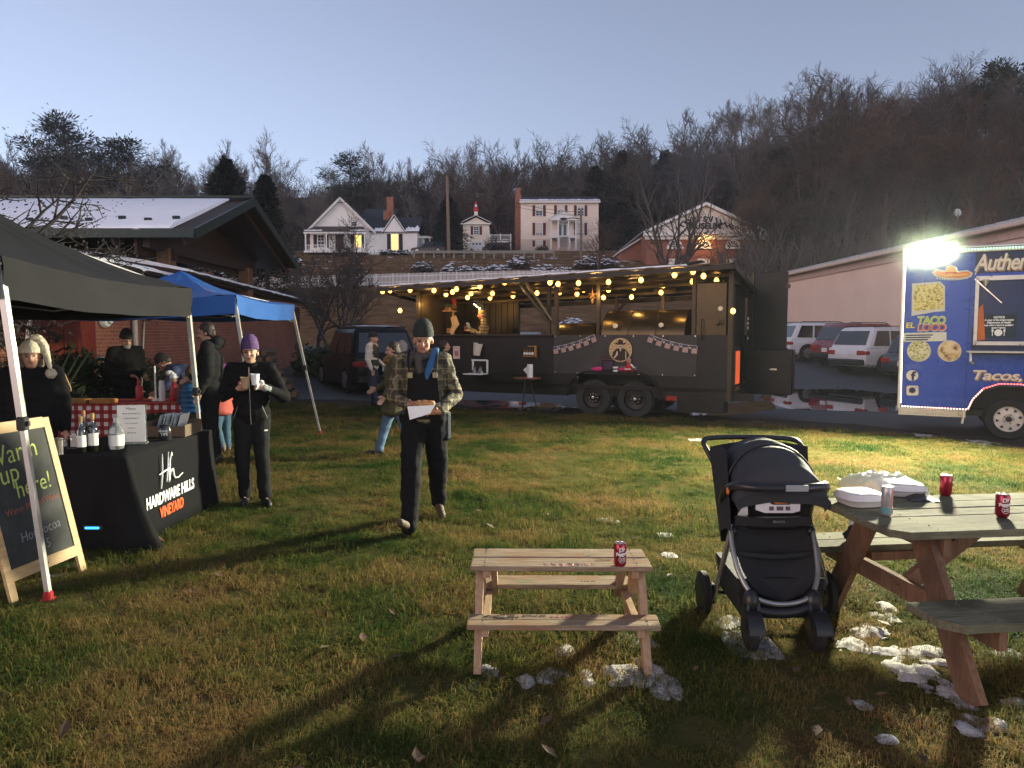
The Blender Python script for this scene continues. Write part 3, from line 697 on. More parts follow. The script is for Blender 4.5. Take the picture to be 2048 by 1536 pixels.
pl_ = tag(bpy.data.objects.new('power_line', None), 'thin dark power lines strung between the hillside utility poles', 'power line'); col.objects.link(pl_)
for dz in (0, 7):
 a, b = P(895, 358 + dz, 80), P(1162, 424 + dz, 80); mb = MB(); mb.tube([a.lerp(b, k / 10) - V((0, 0, 1.6 * (k / 10) * (1 - k / 10) * 2)) for k in range(11)], .022, 4); obj('cable', mb, black_metal, pl_)
 a2 = V((a.x - 13, 83, HZ(-20, 83) + 6)); mb = MB(); mb.tube([a.lerp(a2, k / 8) - V((0, 0, 1.5 * (k / 8) * (1 - k / 8))) for k in range(9)], .02, 4); obj('cable', mb, black_metal, pl_)
# picket fence along the foot of the bank
pf = thing("picket_fence", "long white picket fence running along the foot of the snowy bank", "fence", (0, 0, 0))
mbp, mbr, mbo = MB(), MB(), MB()
pA, pB = P(405, 559, 58), P(1215, 571, 65)
N = 300; prev = None
for i in range(N + 1):
 t = i / N; x = pA.x + (pB.x - pA.x) * t; y = pA.y + (pB.y - pA.y) * t; z = HZ(x, y) + .02
 zt = z + 1.05
 mbp.add([(x - .03, y, z + .08), (x + .03, y, z + .08), (x + .03, y, zt - .06), (x, y, zt), (x - .03, y, zt - .06), (x - .03, y + .02, z + .08), (x + .03, y + .02, z + .08), (x + .03, y + .02, zt - .06), (x, y + .02, zt), (x - .03, y + .02, zt - .06)],
   [(0, 1, 2, 3, 4), (9, 8, 7, 6, 5), (0, 4, 9, 5), (1, 6, 7, 2), (2, 7, 8, 3), (3, 8, 9, 4)])
 if i % 12 == 0:
  if prev is not None:
   for hh in (.32, .8): mbr.bar(prev + V((0, .05, hh)), V((x, y + .05, z + hh)), .04, .08)
  mbo.box((x, y + .12, z + .5), (.1, .1, 1.1)); prev = V((x, y, z))
pw = mat("picket_paint", (.74, .70, .68), rough=.6, var=.1)
stuff(obj("picket", mbp, pw, pf)); obj("rail", mbr, pw, pf); stuff(obj("post", mbo, pw, pf))
gr = thing("guard_rail", "low weathered road guard rail above the snowy shrub bank", "guard rail", (0, 0, 0))
gm = mat("rail_wood", (.20, .19, .16), rough=.7, var=.2)
mb = MB(); prev = None
for i in range(15):
 px = 828 + i * 20; Y = 79; p = P(px, 516, Y); z = HZ(p.x, Y); p.z = z
 q = MB(); q.box((p.x, Y, z + .4), (.18, .2, .9)); obj("post", q, gm, gr)
 if prev is not None: mb.bar(prev + V((0, -.12, .68)), p + V((0, -.12, .68)), .08, .3)
 prev = p
obj("rail", mb, gm, gr)
# garden arbor and snow capped post by the white house
ar = thing("garden_arbor", "pale garden arbor between the white house and the parked car", "arbor", (P(848, 510, 86).x, 86, HZ(-10, 86)))
for x in (-.7, 0, .7):
 mb = MB(); mb.box((x, 0, .95), (.14, .14, 1.9)); obj("post", mb, trimw, ar)
mb = MB(); mb.box((0, 0, 1.95), (2.1, .5, .14)); mb.box((0, 0, 2.1), (1.6, .4, .1)); obj("top", mb, trimw, ar)
bh = thing("snowy_post", "snow capped post standing left of the white house porch", "post", (P(594, 520, 70).x, 70, HZ(-21, 70)))
mb = MB(); mb.box((0, 0, .55), (.35, .35, 1.1)); obj("post", mb, polem, bh)
mb = MB(); mb.ell((0, 0, 1.25), (.5, .45, .28)); obj("snow_cap", mb, snow_m, bh, smooth=True)
# ---------------------------------------------------------------- trees
def bark_mat(name, c):
 return mat(name, c, rough=.9, var=.3, scale=2)
bark_far = bark_mat("bark_brown", (.070, .060, .050)); bark_grey = bark_mat("bark_grey", (.13, .118, .106)); bark_red = bark_mat("bark_russet", (.085, .055, .042)); bark_dk = bark_mat("bark_dark", (.050, .040, .036))
def grow(seed, H=18.0, r0=.28, fork=.3, limbs=9, spread=.75, rmin=.03, kids=(5, 5, 4), wig=.14, up=.32, lean=0.0, leaders=1):
 """trunk and crown builders for one leafless tree of height H"""
 rnd = random.Random(seed); T, C = MB(), MB()
 def rv():
  return V((rnd.uniform(-1, 1), rnd.uniform(-1, 1), rnd.uniform(-1, 1)))
 def limb(mbx, p, d, L, r, r1, seg, n):
  pts = [p]; rr = [r]; q = p.copy(); dd = d.copy()
  for i in range(seg):
   dd = (dd + rv() * wig + V((0, 0, up * .22))).normalized(); q = q + dd * (L / seg)
   pts.append(q.copy()); rr.append(r + (r1 - r) * (i + 1) / seg)
  mbx.tube(pts, rr, n, cap=False)
  return pts, dd
 def at_(pts, t):
  s = t * (len(pts) - 1); i = min(int(s), len(pts) - 2); return pts[i].lerp(pts[i + 1], s - i), (pts[i + 1] - pts[i]).normalized()
 def side(d, ang):
  a = d.orthogonal().normalized(); a = Matrix.Rotation(rnd.uniform(0, 6.283), 3, d) @ a
  return (d * math.cos(ang) + a * math.sin(ang)).normalized()
 def sub(p, d, L, r, lv):
  seg = 4 if lv == 0 else (3 if lv == 1 else 2); n = 5 if lv == 0 else 3
  pts, e = limb(C, p, d, L, r, max(rmin * .6, r * .35), seg, n)
  if lv < len(kids):
   for k in range(kids[lv]):
    t = .25 + .75 * (k + rnd.random()) / kids[lv]; q, dq = at_(pts, min(t, .99))
    sub(q, side(dq, rnd.uniform(.45, 1.0) * spread), L * rnd.uniform(.42, .68), max(rmin, r * .5), lv + 1)
 for ld in range(leaders):
  d0 = V((lean, 0, 1)).normalized() if leaders == 1 else (V((math.cos(ld * 6.283 / leaders + seed), math.sin(ld * 6.283 / leaders + seed), 2.6))).normalized()
  pts, e = limb(T, V((0, 0, -.4)), d0, H * .72, r0 if leaders == 1 else r0 * .72, r0 * .22, 9, 8)
  for k in range(limbs):
   t = fork + (1 - fork) * (k + rnd.random() * .6) / limbs; q, dq = at_(pts, min(t, .99))
   L = H * rnd.uniform(.24, .36) * (1.15 - .55 * (t - fork) / (1 - fork))
   sub(q, side(dq, rnd.uniform(.5, 1.0) * spread), L, r0 * (.5 - .25 * t), 0)
  sub(pts[-1], e, H * .26, r0 * .22, 0)
 return T, C
def make_tree(seed, **k):
 T, C = grow(seed, **k); return T.mesh("trunk", 'all', fix=False), C.mesh("crown", 'all', fix=False)
TREES = [make_tree(11, H=18, limbs=10, fork=.38, r0=.36), make_tree(12, H=18, limbs=10, fork=.3, spread=.95, wig=.24, r0=.4), make_tree(13, H=18, limbs=9, fork=.5, spread=.7, leaders=1), make_tree(14, H=18, limbs=6, fork=.35, leaders=2, spread=.85, r0=.42, wig=.19), make_tree(15, H=18, limbs=12, fork=.25, spread=1.05, wig=.25, up=.15), make_tree(16, H=18, limbs=6, fork=.3, leaders=3, spread=.8, r0=.42)]
TOPS = [max(v.co.z for v in t[1].vertices) for t in TREES]
def put_tree(k, x, y, h, m, label, name="bare_tree", group=None, rz=None, w=1.0):
 z = HZ(x, y) - .2
 t = thing(name, label, "tree", (x, y, z), rz if rz is not None else random.uniform(0, 6.28), group)
 s = h / 18.5; s *= 18.5 / TOPS[k]; t.scale = (s * w, s * w, s)
 for nm, me in (("trunk", TREES[k][0]), ("crown", TREES[k][1])):
  o = bpy.data.objects.new(nm, me); col.objects.link(o); o.parent = t
  if not me.materials: me.materials.append(bark_far)
  o.material_slots[0].link = 'OBJECT'; o.material_slots[0].material = m
 return t
# conifers: a trunk and a crown of many drooping needle sprays
need_d = mat("needles_dark", (.020, .030, .022), rough=.8, var=.45, scale=1.2, spec=.15); need_g = mat("needles_green", (.030, .045, .024), rough=.8, var=.45, scale=1.2, spec=.15)
def conifer(seed, H, W, n, base=.06, round_=False, card=.5):
 rnd = random.Random(seed); T = MB(); T.tube([(0, 0, -.3), (0, 0, H * .5), (0, 0, H * .97)], [H * .017, H * .012, .02], 7); C = MB()
 cl = [(rnd.uniform(0, 6.283), rnd.uniform(.15, .92), (i + .5) / 26) for i in range(26)]
 for i in range(n):
  if round_:
   a, q, t = cl[rnd.randrange(26)]; rad = W * math.sqrt(max(.05, 1 - (2 * t - .85) ** 2 * .95)); cc_ = V((math.cos(a) * q * rad, math.sin(a) * q * rad, H * (base + (1 - base) * t))); e = V((rnd.gauss(0, 1), rnd.gauss(0, 1), rnd.gauss(0, .55))) * W * .17; p = cc_ + e; d = (e.normalized() + V((0, 0, .3))).normalized(); s_ = d.orthogonal().normalized(); L = card * rnd.uniform(.6, 1.4); C.add([p, p + d * L * .5 + s_ * L * .2, p + d * L, p + d * L * .5 - s_ * L * .2], [(0, 1, 2, 3)]); continue
  t = rnd.random() ** (.85 if not round_ else .7); z = H * (base + (1 - base) * t)
  rad = W * ((1 - t) ** .8 if not round_ else math.sqrt(max(.02, 1 - (2 * t - .9) ** 2 * .9))) * (.30 + .45 * noise.noise(V((seed, t * 9, rnd.random()))) + .62 * rnd.random()) * 1.65
  a = rnd.uniform(0, 6.283); q = rad * math.sqrt(rnd.uniform(.08, 1))
  a += .35 * math.sin(a * 5 + t * 40)
  p = V((math.cos(a) * q, math.sin(a) * q, z - q * (.25 if not round_ else -.1) + .3 * noise.noise(V((a * 2, t * 9, seed)))))
  d = V((math.cos(a), math.sin(a), rnd.uniform(-.5, .25) if not round_ else rnd.uniform(-.3, .8))).normalized(); s_ = d.cross(V((0, 0, 1))).normalized()
  L = card * rnd.uniform(.6, 1.5); w = L * .32; dn = V((0, 0, -L * .22))
  C.add([p, p + d * L * .5 + s_ * w + dn, p + d * L, p + d * L * .5 - s_ * w + dn], [(0, 1, 2), (0, 2, 3)])
 return T.mesh("trunk", 'all', fix=False), C.mesh("crown", fix=False)
CONS = [conifer(1, 12, 3.2, 9000, card=.34), conifer(2, 12, 2.7, 9000, card=.32), conifer(3, 14, 4.2, 9000, base=.38, round_=True, card=.36)]
def put_con(k, x, y, h, w, m, label, group=None, z=None):
 t = thing("evergreen_tree", label, "tree", (x, y, (HZ(x, y) - .2) if z is None else z), random.uniform(0, 6.28), group)
 s = h / (14 if k == 2 else 12); t.scale = (s * w, s * w, s)
 for nm, me, mm in (("trunk", CONS[k][0], bark_dk), ("crown", CONS[k][1], m)):
  o = bpy.data.objects.new(nm, me); col.objects.link(o); o.parent = t
  if not me.materials: me.materials.append(m)
  o.material_slots[0].link = 'OBJECT'; o.material_slots[0].material = mm
 return t
def top_h(px, py, Y):
 p = P(px, py, Y); return p.x, p.z - HZ(p.x, Y)
# named trees one can pick out along the skyline: (mesh, px, top py, depth, material, label)
NT = [
 (2, 528, 252, 128, bark_grey, "tall pale forked tree standing clear of the skyline right of the pavilion roof"),
 (3, 722, 282, 122, bark_grey, "tall grey tree behind the pine above the white house"),
 (0, 1017, 266, 135, bark_far, "bare tree poking above the ridge right of the utility pole"),
 (1, 930, 280, 130, bark_grey, "crooked bare tree above the ridge behind the dark spruce"),
 (3, 1216, 246, 112, bark_far, "bare twin topped tree above the cream house roof end"),
 (4, 1300, 226, 104, bark_far, "broad bare tree above the museum's left wing"),
 (0, 1405, 212, 100, bark_far, "wide bare tree towering behind the museum pediment"),
 (5, 1515, 196, 104, bark_grey, "pale feathery bare tree behind the museum's right corner"),
 (3, 1632, 132, 98, bark_far, "tall twin trunked bare tree standing against the open sky"),
 (1, 1850, 112, 112, bark_far, "large crooked bare tree at the crest with arms spreading left"),
 (4, 1790, 165, 116, bark_far, "bare tree with long low arm reaching left at the crest"),
 (5, 1925, 112, 114, bark_far, "dense bare tree at the crest left of the big cedar"),
 (0, 440, 276, 140, bark_far, "bare tree above the pavilion roof ridge near its right end"),
 (3, 330, 290, 138, bark_far, "bare tree rising over the middle of the snowy roof"),
 (4, 190, 268, 150, bark_grey, "grey bare tree beside the rounded pine on the left skyline"),
 (5, 660, 330, 118, bark_grey, "low grey bare tree left of the white house gable"),
 (0, 800, 306, 132, bark_far, "bare tree above the white house chimney"),
 (4, 1100, 282, 128, bark_red, "russet bare tree above the cream house chimney"),
 (1, 1150, 292, 118, bark_far, "crooked bare tree just behind the cream house roof"),
]
for k, px, py, Y, m, lab in NT:
 x, h = top_h(px, py, Y); put_tree(k, x, Y, h, m, lab, w=1.0 if px < 1250 else .95)
# nearer bare trees
x, h = top_h(625, 425, 31); put_tree(4, x, 31, h, bark_dk, "slender bare tree left of a pair beside the brick building", w=.95, rz=1.0)
x, h = top_h(668, 418, 30); put_tree(5, x, 30, h, bark_dk, "slender bare tree right of a pair behind the black pickup", w=.9, rz=2.0)
T_, C_ = grow(77, H=17, r0=.42, fork=.12, limbs=8, spread=.95, leaders=3, kids=(4, 3, 2), rmin=.026)
x, h = top_h(1352, 300, 62)
bt = thing("bare_tree", "big low forking bare tree spreading in front of the museum", "tree", (x, 62, HZ(x, 62) - .2))
bt.scale = (h / 17,) * 3
obj("trunk", T_, bark_far, bt, 'all'); obj("crown", C_, bark_far, bt, 'all')
for px, py, Y, k, m, lab in ((1195, 430, 70, 1, bark_red, "russet twiggy tree covering the right half of the cream house"), (1010, 470, 90, 4, bark_red, "twiggy bare shrub tree beside the garage deck")):
 x, h = top_h(px, py, Y); put_tree(k, x, Y, h, m, lab, name="bare_tree", w=1.2)
# evergreens that can be told apart
for k, px, py, Y, w, m, lab in (
 (0, 897, 385, 86, 1.25, need_d, "dark pointed spruce behind the utility pole"),
 (0, 452, 312, 60, 1.25, need_d, "big dark cedar behind the right end of the pavilion roof"),
 (1, 530, 345, 55, 1.2, need_d, "smaller dark cedar overlapping the pavilion gable"),
 (2, 700, 310, 115, 1.0, need_g, "round topped pine above the white house"),
 (2, 128, 240, 120, 1.1, need_d, "rounded dark pine on the left skyline"),
 (2, 235, 285, 120, 1.5, need_d, "wide dark evergreen mass on the left skyline"),
 (2, 2012, 128, 100, 1.15, need_g, "largest dark cedar on the right skyline"),
 (2, 2075, 150, 96, 1.2, need_g, "dark cedar cut by the right edge of the view"),
 (2, 1900, 205, 108, 1.0, need_d, "dark pine below the crest of bare trees"),
 (0, 1830, 215, 104, 1.0, need_d, "dark evergreen with ragged top below the crest"),
 (0, 1245, 300, 108, 1.1, need_d, "dark cedar beside the twin topped bare tree"),
 (1, 1190, 330, 108, 1.2, need_d, "dark evergreen behind the cream house roof end"),
 (0, 1330, 300, 112, 1.2, need_d, "dark cedar behind the museum's left wing"),
 (2, 1560, 300, 100, 1.0, need_d, "dark pine right of the museum above the leaning pole"),
 (1, 1680, 330, 100, 1.3, need_d, "dark evergreen below the gap in the skyline"),
):
 x, h = top_h(px, py, Y); put_con(k, x, Y, h, w, m, lab)
# the wood behind: leafless trees nothing tells apart
rnd = random.Random(5)
SKY = [(-200, 280), (0, 278), (100, 266), (300, 292), (450, 290), (600, 352), (650, 336), (720, 306), (800, 300), (1000, 278), (1100, 282), (1200, 268), (1300, 238), (1400, 228), (1500, 215), (1600, 205), (1700, 240), (1780, 195), (1900, 145), (2050, 165), (2300, 160)]
cnt = 0
for Y, n in ((116, 52), (126, 52), (140, 44), (158, 34), (178, 22)):
 for i in range(n):
  px = -120 + 2300 * (i + rnd.uniform(.1, .9)) / n; Yq = Y + rnd.uniform(-5, 5)
  py = np.interp(px, [s[0] for s in SKY], [s[1] for s in SKY]) + rnd.uniform(0, 46) + (116 - Y) * .1 + (34 if px > 1230 else 14)
  x, h = top_h(px, py, Yq)
  if h < 5: continue
  h = min(h, rnd.uniform(19, 25)) if px < 1500 else min(h, 30)
  put_tree(rnd.randrange(6), x, Yq, h, rnd.choice([bark_far, bark_far, bark_grey, bark_red, bark_dk]), "leafless brown tree in the dense wood covering the hillside", group="leafless trees of the hillside wood", rz=rnd.uniform(0, 6.28), w=rnd.uniform(.9, 1.3)); cnt += 1
for i in range(30):
 px = 1440 + 640 * (i + rnd.random()) / 30; Yq = rnd.uniform(150, 205); x = P(px, 300, Yq).x
 put_tree(rnd.randrange(6), x, Yq, rnd.uniform(10, 17), rnd.choice([bark_far, bark_grey]), "leafless brown tree in the dense wood covering the hillside", group="leafless trees of the hillside wood", rz=rnd.uniform(0, 6.28), w=1.25)
for i in range(34):
 px = -40 + 2120 * (i + rnd.uniform(.2, .8)) / 34; Yq = rnd.uniform(112, 134); x, h = top_h(px, np.interp(px, [s[0] for s in SKY], [s[1] for s in SKY]) - rnd.uniform(-14, 24), Yq)
 put_tree(rnd.choice([0, 1, 3, 5]), x, Yq, h, rnd.choice([bark_far, bark_dk, bark_grey]), "taller bare tree rising above the rest of the hillside wood", group="taller bare trees along the skyline", rz=rnd.uniform(0, 6.28), w=.9)
# right slope, nearer
for i in range(66):
 px = rnd.uniform(1490, 2120) if i < 56 else rnd.uniform(-60, 560); Yq = rnd.uniform(66, 110)
 x = P(px, 400, Yq).x; h = rnd.uniform(9, 17) if px > 1600 else rnd.uniform(7, 11)
 put_tree(rnd.randrange(6), x, Yq, h, rnd.choice([bark_far, bark_dk, bark_red]), "leafless brown tree in the dense wood covering the hillside", group="leafless trees of the hillside wood", rz=rnd.uniform(0, 6.28), w=1.2)
print("wood trees", cnt)
# undergrowth of the wood: tangled twigs, one mass
U = MB()
for i in range(8500):
 px = rnd.uniform(-100, 2150) if i < 5600 else rnd.uniform(1440, 2150); Y = rnd.uniform(104, 175) if px < 1470 else rnd.uniform(58, 140); p = P(px, 500, Y); x = p.x + rnd.uniform(-3, 3); z = HZ(x, Y); hh = rnd.uniform(1.2, 4.5)
 d = V((rnd.uniform(-.5, .5), rnd.uniform(-.5, .5), 1)).normalized()
 U.tube([(x, Y, z - .2), V((x, Y, z)) + d * hh * .6, V((x, Y, z)) + d * hh + V((rnd.uniform(-.4, .4), 0, 0))], [.06, .05, .02], 3, cap=False)
 for q in range(3):
  b = V((x, Y, z)) + d * hh * rnd.uniform(.3, .9); e = b + V((rnd.uniform(-1.2, 1.2), rnd.uniform(-.5, .5), rnd.uniform(.2, 1.3)))
  U.tube([b, e], [.035, .015], 3, cap=False)
u = link("undergrowth", U.mesh("undergrowth", fix=False), bark_far); stuff(u)
# snow dusted shrub bank and hedges
leafm = mat("shrub_twigs", (.060, .042, .032), rough=.9, var=.4, scale=3); snowl = mat("snow_clumps", (.78, .80, .86), rough=.8, var=.08)
evg = mat("evergreen_leaves", (.016, .026, .012), rough=.7, var=.5, scale=3, spec=.2)
def shrub(px, py, Y, w, h, n, m, label, name="shrub", snow=.0, card=.16, seed=1, cat="shrub", group=None, d=None, zb=None):
 rn = random.Random(seed); b = P(px, py, Y); z = HZ(b.x, Y) if zb is None else zb; b.z = z - .05
 t = thing(name, label, cat, b, 0, group); A, B, S = MB(), MB(), MB(); d = d or w * .7
 for i in range(n):
  a = rn.uniform(0, 6.283); e = rn.random() ** .5; f = rn.random() ** .8
  lump = .75 + .35 * noise.noise(V((math.cos(a) * 1.8 + seed, math.sin(a) * 1.8, f * 2)))
  p = V((math.cos(a) * e * w / 2 * lump, math.sin(a) * e * d / 2 * lump, h * lump * f * math.sqrt(max(.05, 1 - (e * .9) ** 2))))
  u_ = V((rn.uniform(-1, 1), rn.uniform(-1, 1), rn.uniform(-.3, 1))).normalized(); s_ = u_.orthogonal().normalized(); L = card * rn.uniform(.6, 1.5)
  A.add([p - s_ * L * .3, p + u_ * L, p + s_ * L * .3, p - u_ * L * .4], [(0, 1, 2, 3)])
  if rn.random() < snow and f > .45:
   q = p + V((0, 0, L * .25)); S.add([q + V((-L * .8, -L * .4, 0)), q + V((L * .7, -L * .5, .02)), q + V((L * .8, L * .5, 0)), q + V((-L * .6, L * .4, .03)), q + V((0, 0, L * .35))], [(0, 1, 4), (1, 2, 4), (2, 3, 4), (3, 0, 4)])
 for i in range(9):
  a = rn.uniform(0, 6.283); B.tube([(0.1 * math.cos(a), .1 * math.sin(a), -.1), (math.cos(a) * w * .2, math.sin(a) * d * .2, h * .4), (math.cos(a) * w * .36, math.sin(a) * d * .36, h * .75)], [.04, .03, .012], 4)
 obj("branches", B, m if m is evg else bark_dk, t)
 o = link("foliage", A.mesh("foliage", fix=False), m, t)
 if S.v: link("snow", S.mesh("snow", fix=False), snowl, t)
 return t
rb = random.Random(3)
for i in range(9):
 px = 850 + i * 46 + rb.uniform(-10, 10)
 shrub(px, 532, 70 + rb.uniform(-2, 3), rb.uniform(2.2, 4), rb.uniform(.9, 1.6), 420, leafm, "snow dusted brown shrub on the bank above the picket fence", snow=.28, card=.26, seed=i, group="snow dusted shrubs on the bank")
shrub(790, 517, 82, 5.2, 1.0, 700, evg, "low clipped dark hedge with snow below the white house", name="hedge", cat="hedge", snow=.3, card=.2, seed=40, d=1.2)
shrub(690, 512, 80, 3.0, 1.6, 500, leafm, "rounded bare bush in front of the white house porch", snow=.05, card=.2, seed=41)
shrub(985, 505, 92, 3.6, 2.4, 700, leafm, "taller rounded brown bush before the garage deck", card=.2, seed=42)
shrub(1005, 508, 91, 2.6, 1.7, 500, leafm, "rounded dark brown bush right of the garage door", card=.2, seed=43)
shrub(1085, 503, 97, 2.4, 1.1, 400, leafm, "clipped brown bush under the cream house basement window", card=.18, seed=44)
for px, w, h, sd_, lb in ((30, 3.0, 2.0, 51, "dark evergreen bush against the brick wall behind the left vendor"), (135, 2.6, 1.95, 52, "dark evergreen bush against the brick wall beside the red door"), (262, 1.9, 1.55, 53, "smallest dark evergreen bush beside the downspout")):
 Yb = {30: 10.2, 135: 11.3, 262: 13.6}[px]; shrub(px, 800, Yb, w, h, 6500, evg, lb, name="bush", cat="bush", card=.085, seed=sd_, d=1.3, snow=.003)
shrub(640, 720, 26, 2.6, 1.5, 1300, mat("hedge_leaves", (.035, .050, .014), rough=.7, var=.5, scale=3), "green leafy hedge behind the black pickup", name="hedge", cat="hedge", card=.16, seed=60)
sh = shrub(1142, 640, 38, 1.9, 1.5, 900, leafm, "snow covered bush seen through the smoker trailer", snow=.9, card=.15, seed=61, zb=HZ(3.2, 38) + .5)
for px, w, sd_, lb in ((1300, 2.6, 62, 'wider patch of low snowy brush seen above the smoker barrels'), (1395, 2.2, 63, 'narrower patch of low snowy brush seen beside the smoke cabinet')):
 shrub(px, 625, 42, w, .9, 700, leafm, lb, snow=.9, card=.16, seed=sd_, zb=HZ(8, 42) + .6, group="low snowy brush behind the trailer")
# dark tree reaching in from the left edge: hanging twigs with small dry leaves
T_, C_ = grow(31, H=5.6, r0=.16, fork=.34, limbs=15, spread=1.3, kids=(6, 6, 4), rmin=.006, up=.10, wig=.2)
lt = thing("fruit_tree", "dark twiggy tree leaning in from the left over the pavilion roof", "tree", (-7.25, 8.9, -.1), .6); lt.scale = (1.3, 1.2, 1.04)
bark_w = bark_mat("bark_darkest", (.028, .023, .022)); obj("trunk", T_, bark_w, lt, 'all'); co_ = list(C_.v); obj("crown", C_, bark_w, lt, 'all')  # even, darker bark tone for this tree
rl = random.Random(9); L_ = MB()
for i in range(17000):
 p = V(co_[rl.randrange(len(co_))]) + V((rl.uniform(-.12, .12), rl.uniform(-.12, .12), rl.uniform(-.16, .04))); s_ = rl.uniform(.009, .022); a = V((rl.uniform(-1, 1), rl.uniform(-1, 1), rl.uniform(-1, 1))).normalized(); b_ = a.orthogonal().normalized()
 L_.add([p - a * s_, p + b_ * s_ * .6, p + a * s_, p - b_ * s_ * .6], [(0, 1, 2, 3)])
link("leaves", L_.mesh("leaves", fix=False), mat("dry_leaves", (.022, .016, .014), rough=.8, var=.3), lt)
# ---------------------------------------------------------------- lawn: real grass clumps
def grass_mat():
 m = bpy.data.materials.new("grass_blades"); m.use_nodes = True
 n, l = m.node_tree.nodes, m.node_tree.links; b = n["Principled BSDF"]
 b.inputs["Roughness"].default_value = .8; b.inputs["Specular IOR Level"].default_value = .06
 g = n.new("ShaderNodeNewGeometry")
 def nz(sc, det=5):
  t = n.new("ShaderNodeTexNoise"); t.inputs["Scale"].default_value = sc; t.inputs["Detail"].default_value = det; t.inputs["Roughness"].default_value = .62; l.new(g.outputs["Position"], t.inputs["Vector"]); return t.outputs["Fac"]
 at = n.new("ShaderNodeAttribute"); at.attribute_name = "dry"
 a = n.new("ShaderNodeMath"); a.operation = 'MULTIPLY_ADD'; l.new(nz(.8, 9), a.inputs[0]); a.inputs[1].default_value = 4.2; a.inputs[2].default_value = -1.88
 sx = n.new("ShaderNodeSeparateXYZ"); l.new(g.outputs["Position"], sx.inputs[0]); near_tint = n.new("ShaderNodeMapRange"); near_tint.inputs[1].default_value = 3.6; near_tint.inputs[2].default_value = 2.2; near_tint.inputs[4].default_value = .32; l.new(sx.outputs[1], near_tint.inputs[0]); a0 = a; a = n.new("ShaderNodeMath"); l.new(a0.outputs[0], a.inputs[0]); l.new(near_tint.outputs[0], a.inputs[1])  # browner near the camera: dry grass plus reddish light painted in
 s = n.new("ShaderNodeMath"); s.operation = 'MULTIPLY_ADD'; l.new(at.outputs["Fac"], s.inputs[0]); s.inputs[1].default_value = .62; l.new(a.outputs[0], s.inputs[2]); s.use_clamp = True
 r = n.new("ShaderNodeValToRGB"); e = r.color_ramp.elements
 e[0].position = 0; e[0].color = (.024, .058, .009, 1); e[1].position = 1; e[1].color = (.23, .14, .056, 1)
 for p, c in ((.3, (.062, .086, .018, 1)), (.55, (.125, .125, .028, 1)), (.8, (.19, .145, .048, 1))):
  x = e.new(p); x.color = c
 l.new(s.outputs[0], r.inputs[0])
 l.new(r.outputs[0], b.inputs["Base Color"])
 tr = n.new("ShaderNodeBsdfTranslucent"); l.new(r.outputs[0], tr.inputs[0])
 mx = n.new("ShaderNodeMixShader"); mx.inputs[0].default_value = .38; l.new(b.outputs[0], mx.inputs[1]); l.new(tr.outputs[0], mx.inputs[2]); l.new(mx.outputs[0], n["Material Output"].inputs[0])
 return m
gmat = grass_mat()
clumps = bpy.data.collections.new("grass_clumps")
def clump(seed, nb, rad, hmin, hmax, wid, flat):
 rn = random.Random(seed); M_ = MB(); dry = []
 for i in range(nb):
  a = rn.uniform(0, 6.283); q = rad * math.sqrt(rn.random()); p = V((math.cos(a) * q, math.sin(a) * q, -.004)); h = rn.uniform(hmin, hmax)
  lean = rn.uniform(.1, 1) ** flat; ang = rn.uniform(0, 6.283); d = V((math.cos(ang), math.sin(ang), 0)); s_ = V((-d.y, d.x, 0)); w = wid * rn.uniform(.6, 1.3)
  m1 = p + V((0, 0, h * .6)) + d * h * .35 * lean; t = p + V((0, 0, h * (1.05 - .7 * lean))) + d * h * (.45 + .7 * lean)
  M_.add([p - s_ * w, p + s_ * w, m1 + s_ * w * .8, m1 - s_ * w * .8, t], [(0, 1, 2, 3), (3, 2, 4)])
  k = min(1, max(0, rn.gauss(.35, .3))) if rn.random() < .8 else 1.0
  dry += [k] * 5
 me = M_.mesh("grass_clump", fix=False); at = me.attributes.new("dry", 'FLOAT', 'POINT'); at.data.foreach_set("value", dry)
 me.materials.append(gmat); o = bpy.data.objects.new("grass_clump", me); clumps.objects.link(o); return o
for i in range(4): clump(i, 70, .075, .018, .05, .0016, .7)
for i in range(2): clump(20 + i, 46, .09, .03, .085, .0018, .8)
rg = np.random.default_rng(4); pts = []
# density falls with distance so that the blades stay about the same on the picture
for (y0, y1, dens, sc) in ((1.55, 3.2, 300, .9), (3.2, 5, 210, 1.0), (5, 8, 120, 1.15), (8, 12, 85, 1.2), (12, 20, 52, 1.4)):
 x0, x1 = -.78 * y1 - 1.2, .78 * y1 + 1.2
 n = int((x1 - x0) * (y1 - y0) * dens)
 x = rg.uniform(x0, x1, n); y = rg.uniform(y0, y1, n)
 ey = np.interp(x, [p[0] for p in LAWN_EDGE], [p[1] for p in LAWN_EDGE]) + rg.normal(0, .12, n)
 ok = (np.abs(x) < .78 * y + 1.2) & (y < ey)
 w = np.array([noise.fractal(V((a * .8, b * .8, 3)), 1.0, 2.0, 4) for a, b in zip(x, y)])
 ok &= rg.random(n) < np.clip(1.0 - (w - .28) * 2.2, .62, 1)
 pts.append(np.stack([x[ok], y[ok], rg.uniform(0, 6.283, ok.sum()), sc * rg.uniform(.7, 1.25, ok.sum()) * np.clip(1 - w[ok] * .5, .6, 1.35), rg.integers(0, 6, ok.sum()) * (rg.random(ok.sum()) < .9)], 1))
pts = np.concatenate(pts)
print("grass clumps", len(pts))
me = bpy.data.meshes.new("grass"); me.vertices.add(len(pts))
co = np.zeros((len(pts), 3), np.float32); co[:, :2] = pts[:, :2]; co[:, 2] = -.002; me.vertices.foreach_set("co", co.ravel())
for nm, c_ in (("rot", 2), ("scl", 3)):
 a = me.attributes.new(nm, 'FLOAT', 'POINT'); a.data.foreach_set("value", pts[:, c_].astype(np.float32))
